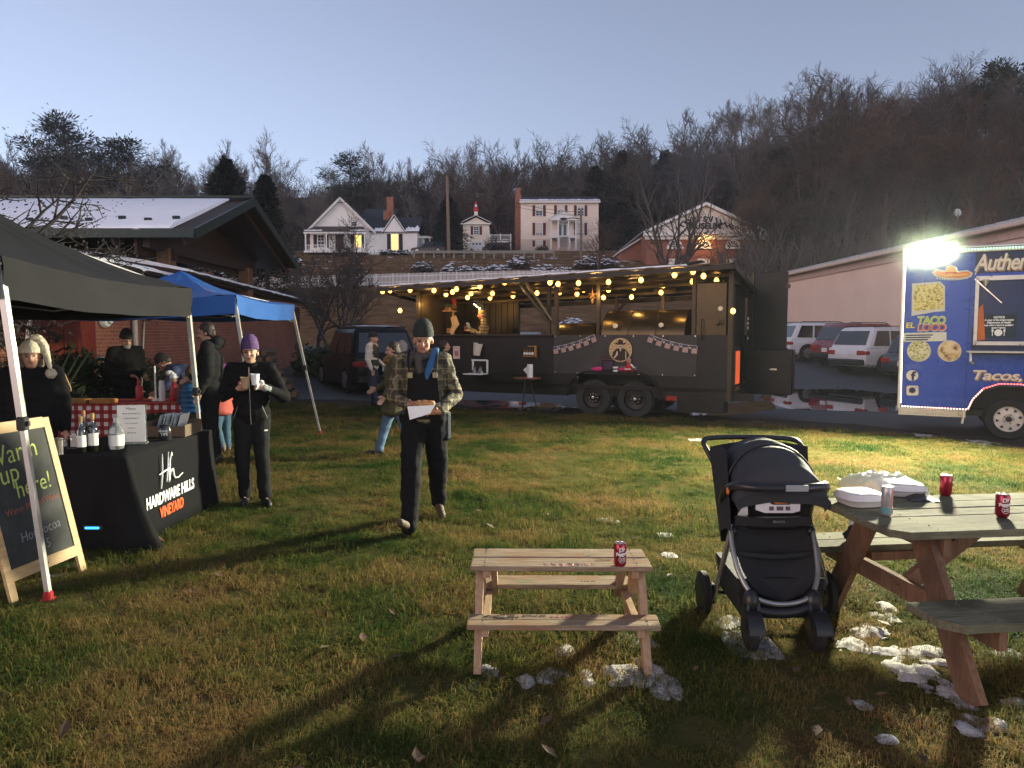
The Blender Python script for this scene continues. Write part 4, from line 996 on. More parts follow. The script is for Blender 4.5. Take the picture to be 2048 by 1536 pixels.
a = me.attributes.new("idx", 'INT', 'POINT'); a.data.foreach_set("value", pts[:, 4].astype(np.int32))
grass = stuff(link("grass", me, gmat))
ng = bpy.data.node_groups.new("lawn", 'GeometryNodeTree')
ng.interface.new_socket("Geometry", in_out='INPUT', socket_type='NodeSocketGeometry'); ng.interface.new_socket("Geometry", in_out='OUTPUT', socket_type='NodeSocketGeometry')
gi, go = ng.nodes.new("NodeGroupInput"), ng.nodes.new("NodeGroupOutput")
ci = ng.nodes.new("GeometryNodeCollectionInfo"); ci.inputs[0].default_value = clumps; ci.inputs[1].default_value = True; ci.inputs[2].default_value = True
ip = ng.nodes.new("GeometryNodeInstanceOnPoints"); ip.inputs["Pick Instance"].default_value = True
def attr(nm, t):
 x = ng.nodes.new("GeometryNodeInputNamedAttribute"); x.data_type = t; x.inputs[0].default_value = nm
 return [s for s in x.outputs if s.enabled and s.name == "Attribute"][0]
cx = ng.nodes.new("ShaderNodeCombineXYZ"); ng.links.new(attr("rot", 'FLOAT'), cx.inputs[2])
ng.links.new(gi.outputs[0], ip.inputs["Points"]); ng.links.new(ci.outputs[0], ip.inputs["Instance"]); ng.links.new(attr("idx", 'INT'), ip.inputs["Instance Index"])
ng.links.new(cx.outputs[0], ip.inputs["Rotation"]); ng.links.new(attr("scl", 'FLOAT'), ip.inputs["Scale"]); ng.links.new(ip.outputs[0], go.inputs[0])
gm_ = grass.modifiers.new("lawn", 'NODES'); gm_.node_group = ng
# ---------------------------------------------------------------- leftover snow on the grass
snow_g = mat("old_snow", (.50, .49, .50), rough=.85, var=.22, scale=14, bump=.6, bscale=90, spec=.2, c2=(.30, .27, .24))
SN = [  # px, py, width px, depth px, height m
 (955, 1290, 22, 12, .03), (948, 1372, 30, 20, .05), (975, 1345, 40, 22, .03), (1050, 1362, 38, 22, .035), (1105, 1352, 60, 26, .04), (1172, 1358, 30, 24, .045), (1130, 1300, 34, 18, .03),
 (1250, 1352, 90, 34, .05), (1300, 1350, 70, 50, .07), (1330, 1375, 60, 50, .04), (1270, 1285, 80, 16, .02), (1240, 1275, 60, 12, .012),
 (1215, 1040, 40, 8, .02), (1340, 1110, 30, 8, .02), (1460, 1245, 60, 20, .02), (1500, 1290, 90, 40, .015),
 (1765, 1215, 40, 20, .05), (1770, 1235, 50, 18, .04), (1740, 1262, 80, 22, .04), (1700, 1290, 60, 26, .03), (1790, 1302, 90, 14, .03), (1850, 1305, 120, 18, .035), (1890, 1325, 90, 14, .03), (1820, 1340, 90, 40, .06), (1860, 1362, 80, 44, .05),
 (1915, 1400, 60, 40, .06), (1900, 1385, 50, 20, .03), (1940, 1440, 50, 22, .05), (1935, 1460, 40, 30, .04), (1985, 1455, 70, 30, .05), (2020, 1405, 60, 16, .04), (2020, 1310, 60, 20, .03), (1725, 1410, 30, 16, .02), (1775, 1480, 40, 16, .03),
 (30, 1140, 16, 6, .02), (110, 1150, 30, 6, .015), (150, 1130, 40, 8, .015), (2035, 1250, 40, 14, .03), (1720, 1170, 40, 8, .01),
 (985, 812, 90, 5, .03), (1080, 818, 110, 6, .04), (870, 804, 60, 5, .03), (1400, 880, 40, 4, .02), (1850, 872, 40, 6, .03), (1960, 885, 60, 8, .04), (1330, 1070, 26, 6, .012),
]
S_ = MB(); rs = random.Random(2)
for i, (px, py, w, d, h) in enumerate(SN):
 c = G(px, py); k = c.y / FPX; a = w * k * .44; b_ = .88 * (G(px, py - d / 2).y - G(px, py + d / 2).y) * .5
 nx, ny = max(12, min(40, int(w / 2.2))), max(10, min(28, int(d / 1.6)))
 def hf(u, v):
  x, y = (u - .5) * 2.6, (v - .5) * 2.6; r2 = x * x + y * y; X, Y_ = c.x + x * a, c.y + y * b_ * 1.25
  e = noise.fractal(V((X * 9, Y_ * 9, i)), 1.0, 2.0, 2); q = noise.fractal(V((X * 34, Y_ * 34, i + 5)), 1.0, 2.0, 3)
  return V((X, Y_, h * .32 * min(.8, .52 - r2 * .8 + 1.7 * e) + .004 * q + .007))
 S_.grid(nx, ny, hf)
snow_o = stuff(obj("snow", S_, snow_g, smooth='all'))
# dry leaves lying on the lawn
Lf = MB(); rl = random.Random(12)
for i in range(110):
 y = 1.8 + rl.random() ** 1.6 * 10; x = rl.uniform(-.72, .72) * y
 if y > edge_y(x) - .2: continue
 s_ = rl.uniform(.02, .05); a = rl.uniform(0, 6.283); d = V((math.cos(a), math.sin(a), rl.uniform(-.2, .4))) * s_; e = V((-math.sin(a), math.cos(a), rl.uniform(-.3, .3))) * s_ * .55; p = V((x, y, .032))
 Lf.add([p - d, p + e * .8 + V((0, 0, .01)), p + d + V((0, 0, .012)), p - e + V((0, 0, .008))], [(0, 1, 2), (0, 2, 3)])
stuff(link("fallen_leaves", Lf.mesh("leaves", fix=False), mat("fallen_leaf", (.085, .048, .026), rough=.8, var=.5, scale=1.5)))
# ---------------------------------------------------------------- canopies, wine booth, second booth
alu = mat("tent_steel", (.50, .50, .47), rough=.35, metal=.55, var=.12); blackp = mat("black_plastic", (.014, .014, .015), rough=.45, var=.15); redp = mat("red_plastic", (.35, .02, .025), rough=.4, var=.1)
cloth_blk = mat("tent_black_fabric", (.020, .020, .022), rough=.9, var=.2, scale=1.2, bump=.25, bscale=5, spec=.08); cloth_blu = mat("tent_blue_fabric", (.018, .10, .34), rough=.6, var=.2, scale=1.5, bump=.25, bscale=5)
def canopy(name, label, corners, peak, eave, vdrop, m, feet, knob, sag=.1):
 """four eave corners (near-right, far-right, far-left, near-left), a peak, a valance and slanted legs down to `feet`"""
 t = thing(name, label, "canopy", (0, 0, 0)); cs = [V((c[0], c[1], e)) for c, e in zip(corners, eave)]
 pk_ = V(peak)
 for i in range(4):
  a, b = cs[i], cs[(i + 1) % 4]; mb = MB(); n = 12
  def top(u, v):
   p = a.lerp(b, u).lerp(pk_, v); s_ = math.sin(math.pi * v) * (sag * (1.0 - .25 * math.sin(math.pi * u))); ed = math.sin(math.pi * u) * .05 * (1 - v)
   return p - V((0, 0, s_ + ed + .020 * noise.noise(V((u * 7 + i * 5, v * 5, 1))) + .010 * noise.noise(V((u * 19 + i * 5, v * 9, 1)))))
  mb.grid(26, 16, top); obj("canopy_panel", mb, m, t, 'all')
  mb = MB(); out = (a + b) / 2 - pk_; out.z = 0; out.normalize()
  def val(u, v):
   p = a.lerp(b, u); p.z -= math.sin(math.pi * u) * .05; w = .026 * noise.noise(V((u * 11 + i * 3, v * 1.5, 3))) + .012 * v * math.sin(u * 23 + i)
   return p + out * (.012 + w) - V((0, 0, v * vdrop * (1 + .05 * noise.noise(V((u * 5, 2, i))))))
  mb.grid(26, 5, val); obj("valance", mb, m, t, 'all')
 for i, ft in enumerate(feet):
  c = cs[i]; top_ = c + (pk_ - c) * .02 - V((0, 0, .03)); ft = V(ft)
  mb = MB(); mid = top_.lerp(ft, .48); mb.bar(top_, mid, .040, .040, up=(0, 1, 0)); mb.bar(mid.lerp(top_, .04), ft + V((0, 0, .05)), .031, .031, up=(0, 1, 0)); lg = obj("leg", mb, alu, t)
  mb = MB(); mb.box(mid, (.056, .056, .09), bev=.008); mb.box(mid + V((.03, 0, 0)), (.03, .02, .03)); obj("joint", mb, blackp, lg); mb = MB(); mb.box(top_ - V((0, 0, .05)), (.06, .06, .12), bev=.008); obj("corner_bracket", mb, blackp, lg)
  mb = MB(); mb.box(ft + V((0, 0, .03)), (.05, .05, .06), bev=.01); mb.box(ft + V((0, 0, .008)), (.065, .065, .014), bev=.003); obj("foot", mb, knob, lg)
 for i in range(4):
  a, b = cs[i] - V((0, 0, .07)), cs[(i + 1) % 4] - V((0, 0, .07)); mb = MB(); m_ = a.lerp(b, .5)
  ins = (pk_ - m_); ins.z = 0; ins = ins.normalized() * .06
  mb.bar(a + ins, m_ + ins - V((0, 0, .16)), .022, .014); mb.bar(m_ + ins - V((0, 0, .16)), b + ins, .022, .014); mb.bar(a + ins - V((0, 0, .22)), m_ + ins + V((0, 0, .02)), .022, .014); mb.bar(m_ + ins + V((0, 0, .02)), b + ins - V((0, 0, .22)), .022, .014)
  obj("truss_bar", mb, alu, t)
  mb = MB(); mb.bar(cs[i] - V((0, 0, .05)), pk_ - V((0, 0, .16)), .02, .014); obj("roof_strut", mb, alu, t)
 mb = MB(); mb.cyl(pk_ - V((0, 0, .55)), pk_ - V((0, 0, .02)), .022); obj("center_pole", mb, alu, t)
 return t
f1, f2 = G(97, 1200), G(412, 993)
canopy("black_canopy", "large black pop-up canopy with drab olive lit valance over the wine booth", [(-3.23, 4.52), (-3.24, 7.2), (-6.0, 7.3), (-6.0, 4.5)], (-4.62, 5.9, 2.92), (2.20, 2.17, 2.17, 2.2), .27, cloth_blk, [f1, f2, (-6.25, 7.5, 0), (-6.25, 4.3, 0)], redp)
f3 = G(640, 868)
canopy("blue_canopy", "blue pop-up canopy beyond the black one with wrinkled valance", [(-3.66, 9.45), (-3.72, 12.15), (-6.36, 12.3), (-6.42, 9.5)], (-5.02, 10.85, 2.66), (2.23, 2.22, 2.22, 2.2), .25, cloth_blu, [(-3.30, 9.25, 0), f3, (-6.6, 12.5, 0), (-6.62, 9.3, 0)], redp)
# --- wine booth table in a long black fitted cloth
clothm = mat("table_cloth_black", (.0085, .0085, .0095), rough=.9, var=.2, scale=3, bump=.25, bscale=6, spec=.08)
ca, cb_ = G(250, 1108), G(398, 1020)
tx = -3.0; y0_, y1_ = 5.45, 7.05
tb = thing("booth_table", "folding table under a long black cloth lettered for a vineyard", "table", (0, 0, 0))
mb = MB(); mb.box((tx - .40, (y0_ + y1_) / 2, .735), (.76, y1_ - y0_ - .02, .03)); obj("tabletop", mb, blackp, tb)
for x in (tx - .1, tx - .7):
 for y in (y0_ + .15, y1_ - .15):
  mb = MB(); mb.cyl((x, y, 0), (x, y, .72), .014, n=8); obj("leg", mb, alu, tb)
per = [(tx, y0_), (tx, y1_), (tx - .8, y1_), (tx - .8, y0_)]
ring = []
for i in range(4):
 a, b = V(per[i] + (0,)), V(per[(i + 1) % 4] + (0,)); n = 30 if i % 2 == 0 else 16
 for k in range(n): ring.append((a.lerp(b, k / n), i, k / n))
mb = MB(); rings = []; nr = len(ring); cen = V((tx - .4, (y0_ + y1_) / 2, 0))
for v in (0, .02, .08, .3, .6, .85, 1.0):
 r_ = []
 for j, (p, i, k) in enumerate(ring):
  out = (p - cen); out = V((1 if i == 0 else (-1 if i == 2 else 0), 1 if i == 1 else (-1 if i == 3 else 0), 0))
  corner = max(0, 1 - min(k, 1 - k) * 9)
  w = v * (.025 + .03 * math.sin(j * 1.9) * (.4 + corner) + .05 * noise.noise(V((j * .22, v, 0))) + .10 * corner * v)
  if i == 0:
   fl = sstep((k - .12) / .12) * sstep((.86 - k) / .12); w = w * (1 - fl) + fl * v * .022
  if i == 0 and k < .05: w += .12 * v
  r_.append(V((p.x, p.y, .755)) + out * w - V((0, 0, v * (.745 - .01 * noise.noise(V((j * .3, 0, 0)))))))
 rings.append(r_)
mb.loft([[V((cen.x, cen.y, .757)).lerp(p, .05) for p in rings[0]]] + rings, cap=True)
tc_ = tag(obj("tablecloth", mb, clothm, None, 'all'), "long black tablecloth with white flourish and orange vineyard lettering", "tablecloth")
# lettering on the long side (facing +X): local x runs along +Y
whp = mat("white_print", (.72, .72, .70), rough=.7, var=.05); orp = mat("orange_print", (.75, .10, .02), rough=.7, var=.05)
FX = tx + .0235
def side_M(y, z, rot=0.0):
 return frame((FX, y, z), (0, 1, 0), (0, 0, 1)) @ Matrix.Rotation(rot, 4, 'Z')
text("HARDWARE HILLS", whp, tc_, side_M(6.13, .315), .135, sx=.78, ext=.002, offset=.004)
text("VINEYARD", orp, tc_, side_M(6.13, .19), .125, sx=.72, ext=.002, offset=.004)
for pts in ([(-.10, .47), (-.11, .2), (-.14, 0)], [(.02, .47), (0, .25), (-.03, .06)], [(-.17, .2), (-.05, .225), (.05, .235)], [(.10, .40), (.085, .45), (.05, .36), (.03, .2), (.015, .05), (.05, .19), (.10, .21), (.115, .12), (.14, .07), (.21, .06), (.30, .10)]):
 mb = MB(); q = [V((FX + .004, 6.07 + a * .9, .40 + b * .62)) for a, b in pts]; qq = []
 for i in range(len(q) - 1):
  for k in range(5): qq.append(q[i].lerp(q[i + 1], k / 5))
 qq.append(q[-1]); mb.tube(qq, [.004 + .004 * math.sin(math.pi * i / len(qq)) for i in range(len(qq))], 5); obj("flourish", mb, whp, tc_)
# blue reflection of a power strip, built as a glowing strip under the short side
ps = thing("reflection_strip", "blue reflection of a power strip built as a glow low on the black tablecloth corner", "light", G(184, 1056, .16) + V((.03, -.02, 0)))
ps.location = P(184, 1056, 5.33)
mb = MB(); mb.box((0, 0, 0), (.11, .012, .018), bev=.004); obj("glow_strip", mb, emat("blue_glow", (.05, .45, 1.0), 1.6), ps)
mb = MB(); mb.box((0, .012, 0), (.15, .02, .04), bev=.006); obj("housing", mb, blackp, ps)
# --- things on the wine table
TZ = .758
glass_b = mat("dark_bottle_glass", (.012, .014, .008), rough=.08, var=0, spec=.8, coat=.5); glass_c = mat("clear_glass", (.75, .80, .78), rough=.05, var=0, trans=.8, spec=.6); paper = mat("paper", (.74, .73, .66), rough=.8, var=.05); steel = mat("steel_cup", (.55, .54, .50), rough=.22, metal=.9, var=.1)
inkd = mat("ink_grey", (.10, .10, .10), var=0)
def bottle(x, y, h, r, label, mlab, capm):
 t = thing("wine_bottle", label, "bottle", (x, y, TZ), 0, "bottles on the wine booth")
 mb = MB(); mb.lathe((0, 0, 0), [(r * .85, 0), (r, .01), (r, h * .58), (r * .8, h * .66), (r * .36, h * .75), (r * .34, h * .86)], 16); obj("body", mb, glass_b, t, True)
 mb = MB(); mb.lathe((0, 0, h * .84), [(r * .38, 0), (r * .4, h * .16), (.004, h * .165)], 12); obj("capsule", mb, capm, t, True)
 mb = MB(); mb.lathe((0, 0, h * .16), [(r * 1.02, 0), (r * 1.02, h * .32), (r, h * .32)], 16); obj("label", mb, mlab, t, True)
 return t
gold = mat("gold_foil", (.5, .33, .12), rough=.3, metal=.8)
bottle(-3.40, 5.72, .31, .038, "wine bottle with white label standing in front of the tall one", paper, gold)
bottle(-3.49, 5.75, .33, .038, "dark wine bottle turned to show a long pale label left of the others", mat("cream_label", (.45, .42, .33)), mat("copper_foil", (.35, .18, .10), rough=.3, metal=.6))
bottle(-3.46, 5.66, .29, .036, "shortest dark wine bottle nearest the table corner", paper, gold)
t = thing("steel_cup", "shiny steel cup with handle at the left end of the wine table", "cup", (-3.58, 5.56, TZ))
mb = MB(); mb.lathe((0, 0, 0), [(.033, 0), (.036, .13), (.033, .13), (.03, .01)], 16); obj("cup_body", mb, steel, t, True)
mb = MB(); mb.tube([(.03, 0, .12), (.10, .0, .125), (.10, .0, .115)], .006, 6); obj("handle", mb, steel, t)
t = thing("napkin_holder", "grey paper napkin stack behind the steel cup", "napkins", (-3.60, 5.85, TZ)); mb = MB(); mb.box((0, 0, .06), (.08, .10, .12), bev=.004); obj("napkins", mb, mat("grey_paper", (.5, .5, .48)), t)
mb = MB(); mb.box((0, 0, .014), (.12, .14, .02), bev=.004); mb.box((-.055, 0, .05), (.01, .12, .08)); obj("tray", mb, blackp, t)
t = thing("water_jug", "clear square glass jug with white label on the wine table", "jug", (-3.28, 5.84, TZ))
mb = MB(); mb.lathe((0, 0, 0), [(.05, 0), (.058, .015), (.058, .15), (.045, .19), (.022, .215), (.02, .26), (.024, .27)], 16); obj("body", mb, glass_c, t, True)
mb = MB(); mb.lathe((0, 0, .03), [(.0592, 0), (.0592, .09), (.058, .09)], 16); obj("label", mb, paper, t, True)
t = thing("menu_stand", "upright white printed menu sheet in a clear stand", "menu", (-3.30, 6.12, TZ), R(14))
mb = MB(); mb.box((0, 0, .005), (.24, .12, .01)); mb.box((0, .012, .17), (.235, .004, .34)); obj("stand", mb, glass_c, t)
mb = MB(); mb.box((0, 0, .175), (.22, .003, .32)); pg = obj("sheet", mb, paper, t)
for k, (s, sz) in enumerate((("Menu", .034), ("Wine by the glass 9", .018), ("Mulled Wine 8", .018), ("Hot Cocoa 5", .018), ("Cider 6", .018), ("Bottle 28", .018))):
 text(s, inkd, pg, frame((0, -.003, .305 - k * .042), (1, 0, 0), (0, 0, 1)), sz, ext=.0004)
t = thing("tip_jar", "black tip jar with a white lettered label on the wine table", "jar", (-3.12, 6.34, TZ))
mb = MB(); mb.lathe((0, 0, 0), [(.05, 0), (.055, .01), (.055, .10), (.04, .13), (.043, .14)], 16); obj("body", mb, mat("dark_jar", (.02, .02, .022), rough=.15, spec=.7), t, True)
text("PERFECT", whp, t, frame((.018, -.0545, .085), (1, .33, 0), (0, 0, 1)), .024, ext=.001); text("TIPS", whp, t, frame((.018, -.0545, .055), (1, .33, 0), (0, 0, 1)), .034, ext=.001)
t = thing("brochure_box", "brown cardboard box holding brochures at the far end of the wine table", "box", (-3.22, 6.72, TZ), R(4))
crd = mat("cardboard", (.24, .155, .085), rough=.8, var=.15)
mb = MB()
for c, d in (((0, 0, .004), (.36, .42, .008)), ((.178, 0, .055), (.006, .42, .11)), ((-.178, 0, .07), (.006, .42, .14)), ((0, .207, .06), (.36, .006, .12)), ((0, -.207, .05), (.36, .006, .1))): mb.box(c, d)
obj("carton", mb, mat("brown_carton", (.10, .07, .04)), t)
for i in range(6):
 mb = MB(); mb.box((-.1 + i * .035, .03 * (i % 2), .11), (.006, .22, .17), ry=.28); obj("brochure", mb, paper if i % 2 else mat("blue_brochure", (.12, .22, .30), var=.4, scale=14, c2=(.5, .52, .5)), t)
t = thing("side_table", "small white folding stand cluttered with papers behind the wine table", "stand", (-4.0, 6.35, 0))
mb = MB(); mb.box((0, 0, .70), (.62, .5, .03), bev=.006); obj("top", mb, white_paint, t)
for x in (-.28, .28):
 for y in (-.2, .2):
  mb = MB(); mb.cyl((x, y, 0), (x, y, .69), .012); obj("leg", mb, alu, t)
# --- A-frame chalkboard
chalk = mat("chalkboard", (.018, .020, .019), rough=.8, var=.35, scale=6, c2=(.038, .04, .038)); pine = mat("pale_pine", (.42, .28, .13), rough=.6, var=.3, scale=5, stretch=(1, 1, 6))
B0, B1 = G(166, 1142), G(70, 1185)          # feet of the front frame
sg = thing("chalkboard_sign", "pine framed sandwich chalkboard with green and red handwriting", "sign", (0, 0, 0))
ex = (B0 - B1); wd = ex.length; ex.normalize(); nrm = V((ex.y, -ex.x, 0)); lean = (V((0, 0, 1)) * math.cos(R(13)) - nrm * math.sin(R(13)))
if nrm.y > 0: nrm = -nrm; lean = (V((0, 0, 1)) * math.cos(R(13)) - nrm * math.sin(R(13)))
fnx = nrm * math.cos(R(13)) + V((0, 0, 1)) * math.sin(R(13))
Hs = 1.14; A1 = B0 - ex * .60
for s_, p in ((0, B0), (1, A1)):
 mb = MB(); mb.bar(p, p + lean * Hs, .055, .022, up=fnx); obj("stile", mb, pine, sg)
for h in (.16, Hs - .03):
 mb = MB(); mb.bar(B0 + lean * h - ex * .028, A1 + lean * h + ex * .028, .022, .075, up=lean); obj("rail", mb, pine, sg)
mb = MB(); a, b = B0 + lean * .2 - ex * .028, A1 + lean * .2 + ex * .028; mb.hexa([a - fnx * .004, b - fnx * .004, b + fnx * .004, a + fnx * .004, a + lean * (Hs - .26) - fnx * .004, b + lean * (Hs - .26) - fnx * .004, b + lean * (Hs - .26) + fnx * .004, a + lean * (Hs - .26) + fnx * .004]); bd = obj("board", mb, chalk, sg)
for s_ in (0, .6):
 q = B0 - ex * s_; mb = MB(); tp = q + lean * (Hs - .05) - fnx * .03; mb.bar(V((q.x, q.y, 0)) - nrm * .55, tp, .05, .022, up=nrm); obj("back_leg", mb, pine, sg)
mb = MB(); mb.box(B0.lerp(A1, .5) + lean * .16 + fnx * .014, (.03, .006, .012)); obj("catch", mb, steel, sg)
MB_ = lambda u, h: frame(B0 - ex * (.30 + u) + lean * h + fnx * .006, ex, lean)
cg = mat("chalk_green", (.38, .44, .11), rough=.9, var=.25, scale=60); cr = mat("chalk_red", (.34, .10, .07), rough=.9, var=.4, scale=60); cw = mat("chalk_pale", (.22, .23, .24), rough=.9, var=.4, scale=60)
for s, u, h, sz, m_ in (("Warm", .05, .93, .19, cg), ("up", .11, .80, .19, cg), ("here!", -.06, .69, .17, cg), ("Warm Mulled Wine", -.02, .565, .066, cr), ("8", .0, .50, .06, cr), ("Hot cocoa", -.03, .38, .095, cw), ("5", -.06, .28, .09, cw)):
 text(s, m_, bd, MB_(u, h) @ Matrix.Rotation(R(4), 4, 'Z'), sz, sx=.85, ext=.0006, shear=.12, offset=-.001)
# --- second booth (under the blue canopy): red checked cloth
def gingham():
 m = bpy.data.materials.new("gingham_cloth"); m.use_nodes = True; n, l = m.node_tree.nodes, m.node_tree.links; b = n["Principled BSDF"]; b.inputs["Roughness"].default_value = .85
 tc = n.new("ShaderNodeTexCoord"); sp = n.new("ShaderNodeSeparateXYZ"); l.new(tc.outputs["Object"], sp.inputs[0]); acc = None
 for ax in (0, 1, 2):
  a = n.new("ShaderNodeMath"); a.operation = 'MULTIPLY'; a.inputs[1].default_value = 9.0; l.new(sp.outputs[ax], a.inputs[0])
  f = n.new("ShaderNodeMath"); f.operation = 'FRACT'; l.new(a.outputs[0], f.inputs[0]); g = n.new("ShaderNodeMath"); g.operation = 'GREATER_THAN'; g.inputs[1].default_value = .5; l.new(f.outputs[0], g.inputs[0])
  if ax == 1: continue
  if acc is None: acc = g.outputs[0]
  else:
   s = n.new("ShaderNodeMath"); s.operation = 'ADD'; l.new(acc, s.inputs[0]); l.new(g.outputs[0], s.inputs[1]); acc = s.outputs[0]
 r = n.new("ShaderNodeValToRGB"); r.color_ramp.interpolation = 'CONSTANT'; e = r.color_ramp.elements; e[0].color = (.62, .58, .55, 1); e[1].position = .4; e[1].color = (.34, .03, .03, 1); x = e.new(.8); x.color = (.20, .010, .012, 1)
 h = n.new("ShaderNodeMath"); h.operation = 'MULTIPLY'; h.inputs[1].default_value = .5; l.new(acc, h.inputs[0]); l.new(h.outputs[0], r.inputs[0]); l.new(r.outputs[0], b.inputs["Base Color"]); return m
gg = gingham()
b2 = thing("food_table", "second booth table draped in a red and white checked cloth", "table", (-5.45, 10.15, 0), R(6))
mb = MB(); mb.box((0, 0, .73), (1.75, .72, .04)); obj("tabletop", mb, white_paint, b2)
for x in (-.7, .7):
 for y in (-.28, .28):
  mb = MB(); mb.cyl((x, y, 0), (x, y, .71), .014); obj("leg", mb, alu, b2)
mb = MB(); rings = []
for v in (0, .03, .3, .6, 1.0):
 r_ = []
 for i in range(64):
  t_ = i / 64; s_ = t_ * 4; k = int(s_); f = s_ - k; P4 = [(-.9, -.38), (.9, -.38), (.9, .38), (-.9, .38)]; a, b = V(P4[k] + (0,)), V(P4[(k + 1) % 4] + (0,)); p = a.lerp(b, f); o_ = V(((0, 1, 0, -1)[k], (-1, 0, 1, 0)[k], 0))
  r_.append(p + o_ * v * (.02 + .02 * math.sin(i * 2.1)) + V((0, 0, .756 - v * .58)))
 rings.append(r_)
mb.loft([[V((0, 0, .757)).lerp(p, .05) for p in rings[0]]] + rings); tag(obj("checked_tablecloth", mb, gg, None), "red and white checked cloth hanging over the second booth table", "tablecloth")
bpy.data.objects["checked_tablecloth"].location = (-5.45, 10.15, 0); bpy.data.objects["checked_tablecloth"].rotation_euler = (0, 0, R(6))
def on2(x, y): return V((-5.45 + x * math.cos(R(6)) - y * math.sin(R(6)), 10.15 + x * math.sin(R(6)) + y * math.cos(R(6)), .758))
t = thing("red_squeeze_bottle", "red squeeze bottle on the checked cloth", "bottle", on2(.08, .05)); mb = MB(); mb.lathe((0, 0, 0), [(.045, 0), (.05, .02), (.05, .19), (.022, .23), (.026, .29), (.005, .30)], 14); obj("body", mb, redp, t, True); mb = MB(); mb.cyl((0, 0, .23), (0, 0, .25), .03); obj("collar", mb, mat("dark_red", (.2, .01, .012)), t)
t = thing("paper_cup_stack", "stack of white paper cups on the checked cloth", "cups", on2(.43, -.05))
for i in range(4):
 mb = MB(); mb.lathe((0, 0, i * .05), [(.045, 0), (.032, .14), (.003, .14)], 14); obj("cup", mb, white_paint, t, True)
t = thing("candle_stick", "thin pale stick standing in the checked booth", "stick", on2(.33, -.02)); mb = MB(); mb.cyl((0, 0, .0), (0, 0, .50), .012, n=8); obj("stick", mb, white_paint, t); mb = MB(); mb.cyl((0, 0, 0), (0, 0, .03), .05); obj("base", mb, white_paint, t)
t = thing("wreath_lights", "small green garland with glowing yellow and red bulbs on the checked booth", "decoration", on2(.42, -.44) - V((0, 0, .24)))
mb = MB(); rn = random.Random(4)
for i in range(500):
 a = rn.uniform(0, 6.28); p = V((rn.uniform(-.34, .34), rn.uniform(-.04, .04), rn.uniform(-.09, .09))); d = V((math.cos(a), rn.uniform(-.5, .5), math.sin(a))) * .06; mb.add([p - d * .3, p + d, p + V((d.z, d.y, -d.x)) * .3], [(0, 1, 2)])
obj("garland", mb, evg, t)
for x, c, m_ in ((-.22, (1, .2, .04), "garland_red"), (-.15, (1, .3, .05), "garland_red"), (.2, (1, .75, .12), "garland_yellow"), (.25, (1, .75, .12), "garland_yellow"), (.16, (1, .75, .12), "garland_yellow")):
 mb = MB(); mb.ell((x, -.06, rn.uniform(-.03, .04)), .022); obj("bulb", mb, emat(m_, c, 2.6), t, True)
t = thing("elf_doll", "red dressed doll with white hat on the checked booth edge", "doll", on2(.62, -.1)); mb = MB(); mb.lathe((0, 0, 0), [(.06, 0), (.075, .03), (.05, .22), (.03, .26)], 12); obj("dress", mb, redp, t, True); mb = MB(); mb.ell((0, 0, .31), (.05, .05, .055)); obj("head", mb, mat("doll_skin", (.45, .26, .18)), t, True); mb = MB(); mb.ell((0, 0, .34), (.062, .062, .03)); mb.ell((-.07, 0, .40), .04); mb.cone((0, 0, .36), (-.05, 0, .42), .045, .02); obj("hat", mb, white_paint, t, True)
t = thing("serving_trays", "brown food trays under the front edge of the checked booth", "trays", on2(-.35, -.30))
for i, x in enumerate((-.25, .1)):
 mb = MB(); mb.box((x, 0, .03), (.3, .2, .06), bev=.01); obj("tray", mb, mat("tray_orange", (.30, .13, .03)), t)
t = thing("drink_cooler", "white and blue drink cooler box left of the checked cloth", "cooler", (-6.55, 9.6, 0))
mb = MB(); mb.box((0, 0, .39), (.62, .5, .78), bev=.03); obj("body", mb, mat("cooler_grey", (.42, .45, .52), rough=.4), t)
mb = MB(); mb.box((-.05, -.255, .63), (.36, .012, .22)); mb.box((-.08, -.255, .28), (.4, .012, .34)); obj("label", mb, mat("navy_label", (.02, .045, .12), var=.3, scale=8), t)
mb = MB(); mb.box((0, 0, .81), (.66, .54, .06), bev=.02); obj("lid", mb, mat("cooler_lid_blue", (.10, .22, .40)), t)
t = thing("paper_towel_pack", "white wrapped pack on top of the drink cooler", "pack", (-6.32, 9.62, .842)); mb = MB(); mb.box((0, 0, .085), (.3, .2, .17), bev=.05); obj("wrapper", mb, white_paint, t, True); mb = MB(); mb.box((-.05, -.104, .09), (.1, .006, .06)); obj("label", mb, mat("navy_label", (.02, .045, .12)), t)
t = thing("rack_board", "tan curved wooden board propped behind the cooler", "board", (-6.66, 10.1, .6)); mb = MB(); mb.prism([(-.3, 0, 0), (.36, 0, 0), (.36, 0, .35), (.28, 0, .55), (.12, 0, .66), (-.02, 0, .68), (.08, 0, .52), (.06, 0, .3), (-.05, 0, .2)], (0, .03, 0)); obj("board", mb, mat("tan_wood", (.34, .21, .10)), t); mb = MB(); mb.box((0, .02, -.3), (.1, .08, .6)); obj("prop", mb, mat("tan_wood", (.34, .21, .10)), t)
